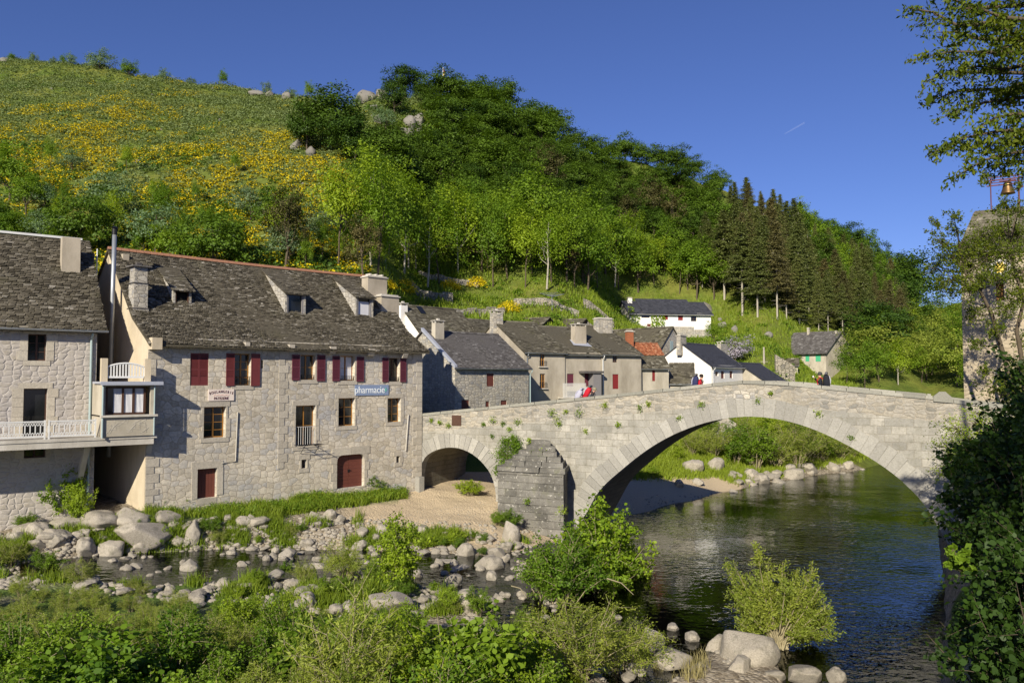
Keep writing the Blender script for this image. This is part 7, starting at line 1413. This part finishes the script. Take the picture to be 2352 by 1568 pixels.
# pebbles: nobody could count them
def pebbles():
    rng = np.random.default_rng(44); V0, F0 = ico(1); V0 = V0*(1+.12*rng.normal(size=(len(V0), 1))); VV = []; FF = []; T = []; o = 0
    for P, n, sr in (([(-20, 1230), (330, 1195), (800, 1190), (1300, 1215), (1320, 1420), (900, 1430), (300, 1370), (-20, 1350)], 4600, (.04, .19)), ([(760, 1190), (1140, 1150), (1200, 1230), (800, 1235)], 700, (.015, .05)), ([(1380, 1400), (1500, 1440), (1760, 1450), (1700, 1568), (1380, 1568)], 900, (.03, .12)), ([(1480, 1140), (1700, 1130), (1700, 1150), (1480, 1170)], 200, (.03, .1))):
        P = np.array(P, float); u = rng.uniform(P[:, 0].min(), P[:, 0].max(), n); v = rng.uniform(P[:, 1].min(), P[:, 1].max(), n); m = inpoly(u, v, P); H = ghit(u[m], v[m], 16, 80, 400); H = H[~np.isnan(H[:, 0])]
        q = vnoise(H[:, 0]/1.5, H[:, 1]/1.5, 70); H = H[(q > .3)]; k = len(H); s = rng.uniform(*sr, k)*np.array([1]); A = rng.random(k)*6.28; sc = rng.uniform(.6, 1.2, (k, 3))*s[:, None]; sc[:, 2] *= .6
        W = V0[None]*sc[:, None]; c, sn = np.cos(A)[:, None], np.sin(A)[:, None]; W = np.stack([W[..., 0]*c-W[..., 1]*sn, W[..., 0]*sn+W[..., 1]*c, W[..., 2]], -1)+H[:, None]+np.array([0, 0, .01]); VV.append(W.reshape(-1, 3)); FF.append((F0[None]+(np.arange(k)*len(V0))[:, None, None]+o).reshape(-1, 3)); o += k*len(V0)
    tag(link('pebbles', rawmesh('pebbles', np.concatenate(VV), np.concatenate(FF), M['rock'], smooth=True)), 'loose pebbles and cobbles of the river bed', 'pebbles', None, 'stuff')
pebbles()
# driftwood
for u, v, u2, v2, lb in ((1395, 1328, 1455, 1365, 'thin bare stick leaning out over the pool'), (1175, 1345, 1210, 1372, 'driftwood branch lying by the rapids')):
    p = at(u, v, 29.5); q = at(u2, v2, 28.2); o = empty('dead_branch', q, 0, lb, 'branch'); V, Q = tubes_np([(np.array([np.array(p-q), np.array((p-q)*.5)+[.05, 0, .12], [0, 0, 0]]), [.03, .022, .01])]); link('stick', rawmesh('stick', V, Q, M['stem'], smooth=True), o)
# ---------------------------------------------------------------- people
M['skin'] = m_plain('skin', (.5, .27, .18), .6, .3); M['hair'] = m_plain('dark_hair', (.025, .018, .014), .7, .2); M['cap'] = m_plain('khaki_cap', (.25, .23, .15), .8, .1); M['capdark'] = m_plain('grey_cap', (.05, .055, .055), .8, .1)
M['redcloth'] = m_plain('red_jacket', (.42, .012, .025), .7, .2); M['greycloth'] = m_plain('grey_shirt', (.1, .1, .11), .8, .1); M['blackcloth'] = m_plain('black_jacket', (.018, .02, .026), .8, .1); M['navy'] = m_plain('navy_cloth', (.03, .035, .09), .8, .1); M['trousers'] = m_plain('dark_trousers', (.05, .05, .055), .85, .1); M['palepack'] = m_plain('pale_pack', (.4, .4, .48), .8, .1); M['boot'] = m_plain('boot_leather', (.05, .03, .02), .7, .2)
def skinmesh(name, J, E, mat, lev=1):
    me = bpy.data.meshes.new(name); K = list(J); me.from_pydata([J[k][0] for k in K], [(K.index(a), K.index(b)) for a, b in E], []); o = bpy.data.objects.new(name, me); COL.objects.link(o)
    o.modifiers.new('s', 'SKIN'); sv = me.skin_vertices[0].data
    for i, k in enumerate(K): r = J[k][1]; sv[i].radius = (r, r) if not hasattr(r, '__len__') else r
    sv[0].use_root = True; sd = o.modifiers.new('d', 'SUBSURF'); sd.levels = lev; sd.render_levels = lev
    bpy.context.view_layer.update(); out = bpy.data.meshes.new_from_object(o.evaluated_get(bpy.context.evaluated_depsgraph_get())); bpy.data.objects.remove(o); out.name = name
    out.materials.clear(); out.materials.append(mat); out.polygons.foreach_set('use_smooth', [True]*len(out.polygons)); return out
def person(loc, ang, label, lean=0.0, head=0.0, arms='down', top='redcloth', pack='navy', hat=None, hair='hair', H=1.72, straps=None):
    o = empty('person', loc, ang, label, 'person'); s = H/1.72; cl, sl_ = math.cos(lean), math.sin(lean)
    def T(x, y, z): # lean forward (+x) about the hips
        if z > .92: d = z-.92; return ((x*cl+d*sl_)*s, y*s, (.92+d*cl-x*sl_)*s)
        return (x*s, y*s, z*s)
    J = {'pel': (T(0, 0, .95), .125), 'wa': (T(0, 0, 1.08), .11), 'ch': (T(0, 0, 1.28), (.15, .12)), 'nk': (T(.0, 0, 1.45), .055), 'hd0': (T(.02, 0, 1.54), .07), 'hd1': (T(.03, 0, 1.62), .088), 'hd2': (T(.02, 0, 1.69), .07), 'nose': (T(.115, 0, 1.6), .014)}
    E = [('pel', 'wa'), ('wa', 'ch'), ('ch', 'nk'), ('nk', 'hd0'), ('hd0', 'hd1'), ('hd1', 'hd2'), ('hd1', 'nose')]; hands = {}
    for sd, q in ((1, 'l'), (-1, 'r')):
        st = .16*sd; J[q+'hip'] = (T(0, .1*sd, .9), .09); J[q+'kn'] = (T(.03+st*.5, .1*sd, .48), .06); J[q+'an'] = (T(-.03+st, .1*sd, .08), .042); J[q+'to'] = (T(.14+st, .11*sd, .04), .035); E += [('pel', q+'hip'), (q+'hip', q+'kn'), (q+'kn', q+'an'), (q+'an', q+'to')]
        el, wr = {'down': ((-.03, .24, 1.13), (.08, .25, .9)), 'poles': ((.0, .26, 1.12), (.26, .24, 1.1)), 'camera': ((.1, .26, 1.2), (.3, .1, 1.5)) if sd < 0 else ((0, .26, 1.12), (.2, .12, 1.08))}[arms]
        J[q+'sh'] = (T(0, .19*sd, 1.4), .062); J[q+'el'] = (T(el[0], el[1]*sd, el[2]), .043); J[q+'wr'] = (T(wr[0], wr[1]*sd, wr[2]), .028); E += [('ch', q+'sh'), (q+'sh', q+'el'), (q+'el', q+'wr')]
        d = (Vector(J[q+'wr'][0])-Vector(J[q+'el'][0])).normalized(); w = Vector(J[q+'wr'][0]); si = Vector((0, 1, 0)); up = d.cross(si); J[q+'pa'] = (tuple(w+d*.06), .028); E.append((q+'wr', q+'pa'))
        for f, (off, ln) in enumerate(((-.03, .07), (-.01, .08), (.01, .075), (.028, .06))): k = q+'f%d' % f; b = w+d*.085+si*off; J[k+'a'] = (tuple(b), .009); J[k+'b'] = (tuple(b+d*ln*.55+up*.02), .008); J[k+'c'] = (tuple(b+d*ln*.7+up*.045), .007); E += [(q+'pa', k+'a'), (k+'a', k+'b'), (k+'b', k+'c')]
        J[q+'ta'] = (tuple(w+d*.03-si*.035*sd), .011); J[q+'tb'] = (tuple(w+d*.07-si*.055*sd+up*.02), .009); E += [(q+'wr', q+'ta'), (q+'ta', q+'tb')]
    body = link('body', skinmesh('body', J, E, M['skin']), o)
    sub = lambda keys, g: ({k: (J[k][0], (J[k][1]+g) if not hasattr(J[k][1], '__len__') else (J[k][1][0]+g, J[k][1][1]+g)) for k in keys}, [e for e in E if e[0] in keys and e[1] in keys])
    Jt, Et = sub(['pel', 'wa', 'ch', 'lsh', 'rsh', 'lel', 'rel', 'lwr', 'rwr'], .02); link('jacket', skinmesh('jacket', Jt, Et, M[top]), o)
    Jt, Et = sub(['pel', 'lhip', 'rhip', 'lkn', 'rkn', 'lan', 'ran'], .022); link('trousers', skinmesh('trousers', Jt, Et, M['trousers']), o)
    for q in 'lr':
        a = Vector(J[q+'an'][0]); m = MB(); m.box(a.x-.07, a.x+.2, a.y-.05, a.y+.05, a.z-.09*s, a.z-.02); m.box(a.x-.07, a.x+.07, a.y-.055, a.y+.055, a.z-.018, a.z+.08); m.build('boot', M['boot'], o)
    hc = Vector(T(.02, 0, 1.64)); tilt = lean*.6
    bm = [(0.002, .13), (.07, .118), (.108, .07), (.118, .0), (.112, -.04)]
    m = MB(); m.lathe([(r, z) for r, z in bm[::-1]], 14); ht = m.build(('cap' if hat else 'hair'), M[hat or hair], o, smooth=True); ht.location = hc+Vector((-.01, 0, .015)); ht.rotation_euler = (0, tilt, 0)
    if hat: m = MB(); m.box(.06, .2, -.08, .08, -.03, -.015); v = m.build('visor', M[hat], ht)
    for yy in (-.035, .035): m = MB(); m.lathe([(.002, -.012), (.011, 0), (.002, .012)], 6); e = m.build('eye', M['hair'], body); e.location = Vector(T(.1, yy, 1.625))
    m = MB(); c = Vector(T(-.27, 0, 1.25)); vs = []
    for z, w_, d_ in ((-.36, .13, .1), (-.3, .17, .15), (.0, .18, .17), (.25, .17, .15), (.36, .13, .1), (.42, .06, .05)):
        for a in range(12): t = a*math.pi/6; vs.append((d_*abs(math.cos(t))**.6*(1 if math.cos(t) > 0 else -1), w_*abs(math.sin(t))**.6*(1 if math.sin(t) > 0 else -1), z))
    fs = [(i*12+j, i*12+(j+1) % 12, (i+1)*12+(j+1) % 12, (i+1)*12+j) for i in range(5) for j in range(12)]+[tuple(range(11, -1, -1)), tuple(60+j for j in range(12))]
    m.add(vs, fs); bp = m.build('backpack', M[pack], o, smooth=True); bp.location = c; bp.rotation_euler = (0, lean, 0)
    m = MB(); m.tube([(-.02, -.2, .46), (-.02, .2, .46)], .065, 10); r_ = m.build('bedroll', M['greycloth' if pack != 'palepack' else 'palepack'], bp)
    m = MB(); m.tube([(-.16, -.1, -.1), (-.19, -.1, .1), (-.14, -.1, .3)], .03, 6); m.build('side_pocket', M['palepack'], bp)
    for yy in (-.11, .11): m = MB(); m.tube([T(-.13, yy, 1.42), T(.02, yy, 1.5), T(.16, yy, 1.38), T(.15, yy*1.2, 1.15), T(-.1, yy*1.5, 1.02)], .018, 5); m.build('strap', M[straps or 'blackcloth'], o)
    return o, J
def onbridge(u, yloc, dx=0): a, z = HB.px(u, 880, yloc); return HB.world(a, yloc, top(a)-1.165)
per, J1 = person(onbridge(1352, 2.2), HB.a, 'hiker in khaki cap and grey sleeves leaning forward under a big red backpack', .5, 0, 'poles', 'greycloth', 'redcloth', 'cap', H=1.8)
person(onbridge(1331, 3.1), HB.a, 'hiker mostly hidden behind the red backpack, carrying a navy and white pack', .55, 0, 'poles', 'navy', 'palepack', 'capdark', H=1.7)
person(onbridge(1607, 2.2), HB.a, 'hiker in a red jacket with short dark hair and a black and blue backpack', .12, 0, 'poles', 'redcloth', 'navy', None, H=1.75)
pp_, J4 = person(onbridge(1886, 2.0), HB.a+R(180), 'hiker in dark cap and black jacket holding a camera, with red straps', .05, 0, 'camera', 'blackcloth', 'blackcloth', 'capdark', H=1.78, straps='redcloth')
w = Vector(J4['rpa'][0]); c = pp_.matrix_basis @ w; o = empty('camera', c, pp_.rotation_euler.z, 'small silver camera held up by the hiker in the black jacket', 'camera'); m = MB(); m.box(-.02, .04, -.06, .06, -.03, .05); b_ = m.build('camera_body', M['metalwhite'], o); m = MB(); m.tube([(.04, 0, .01), (.1, 0, .01)], .028, 10); m.build('lens', M['iron'], o)
for q in 'lr':
    w = Vector(J1[q+'pa'][0]); c = per.matrix_basis @ w; o = empty('walking_pole', c, HB.a, 'thin dark walking pole in the '+('left' if q == 'l' else 'right')+' hand of the leaning hiker', 'walking pole'); m = MB(); m.tube([(0, 0, .08), (.12, 0, -c.z+top(HB.px(1352, 880, 2.2)[0])-1.165)], .01, 6); m.build('shaft', M['iron'], o); m = MB(); m.tube([(0, 0, .1), (0, 0, -.03)], .018, 6); m.build('grip', M['iron'], o)
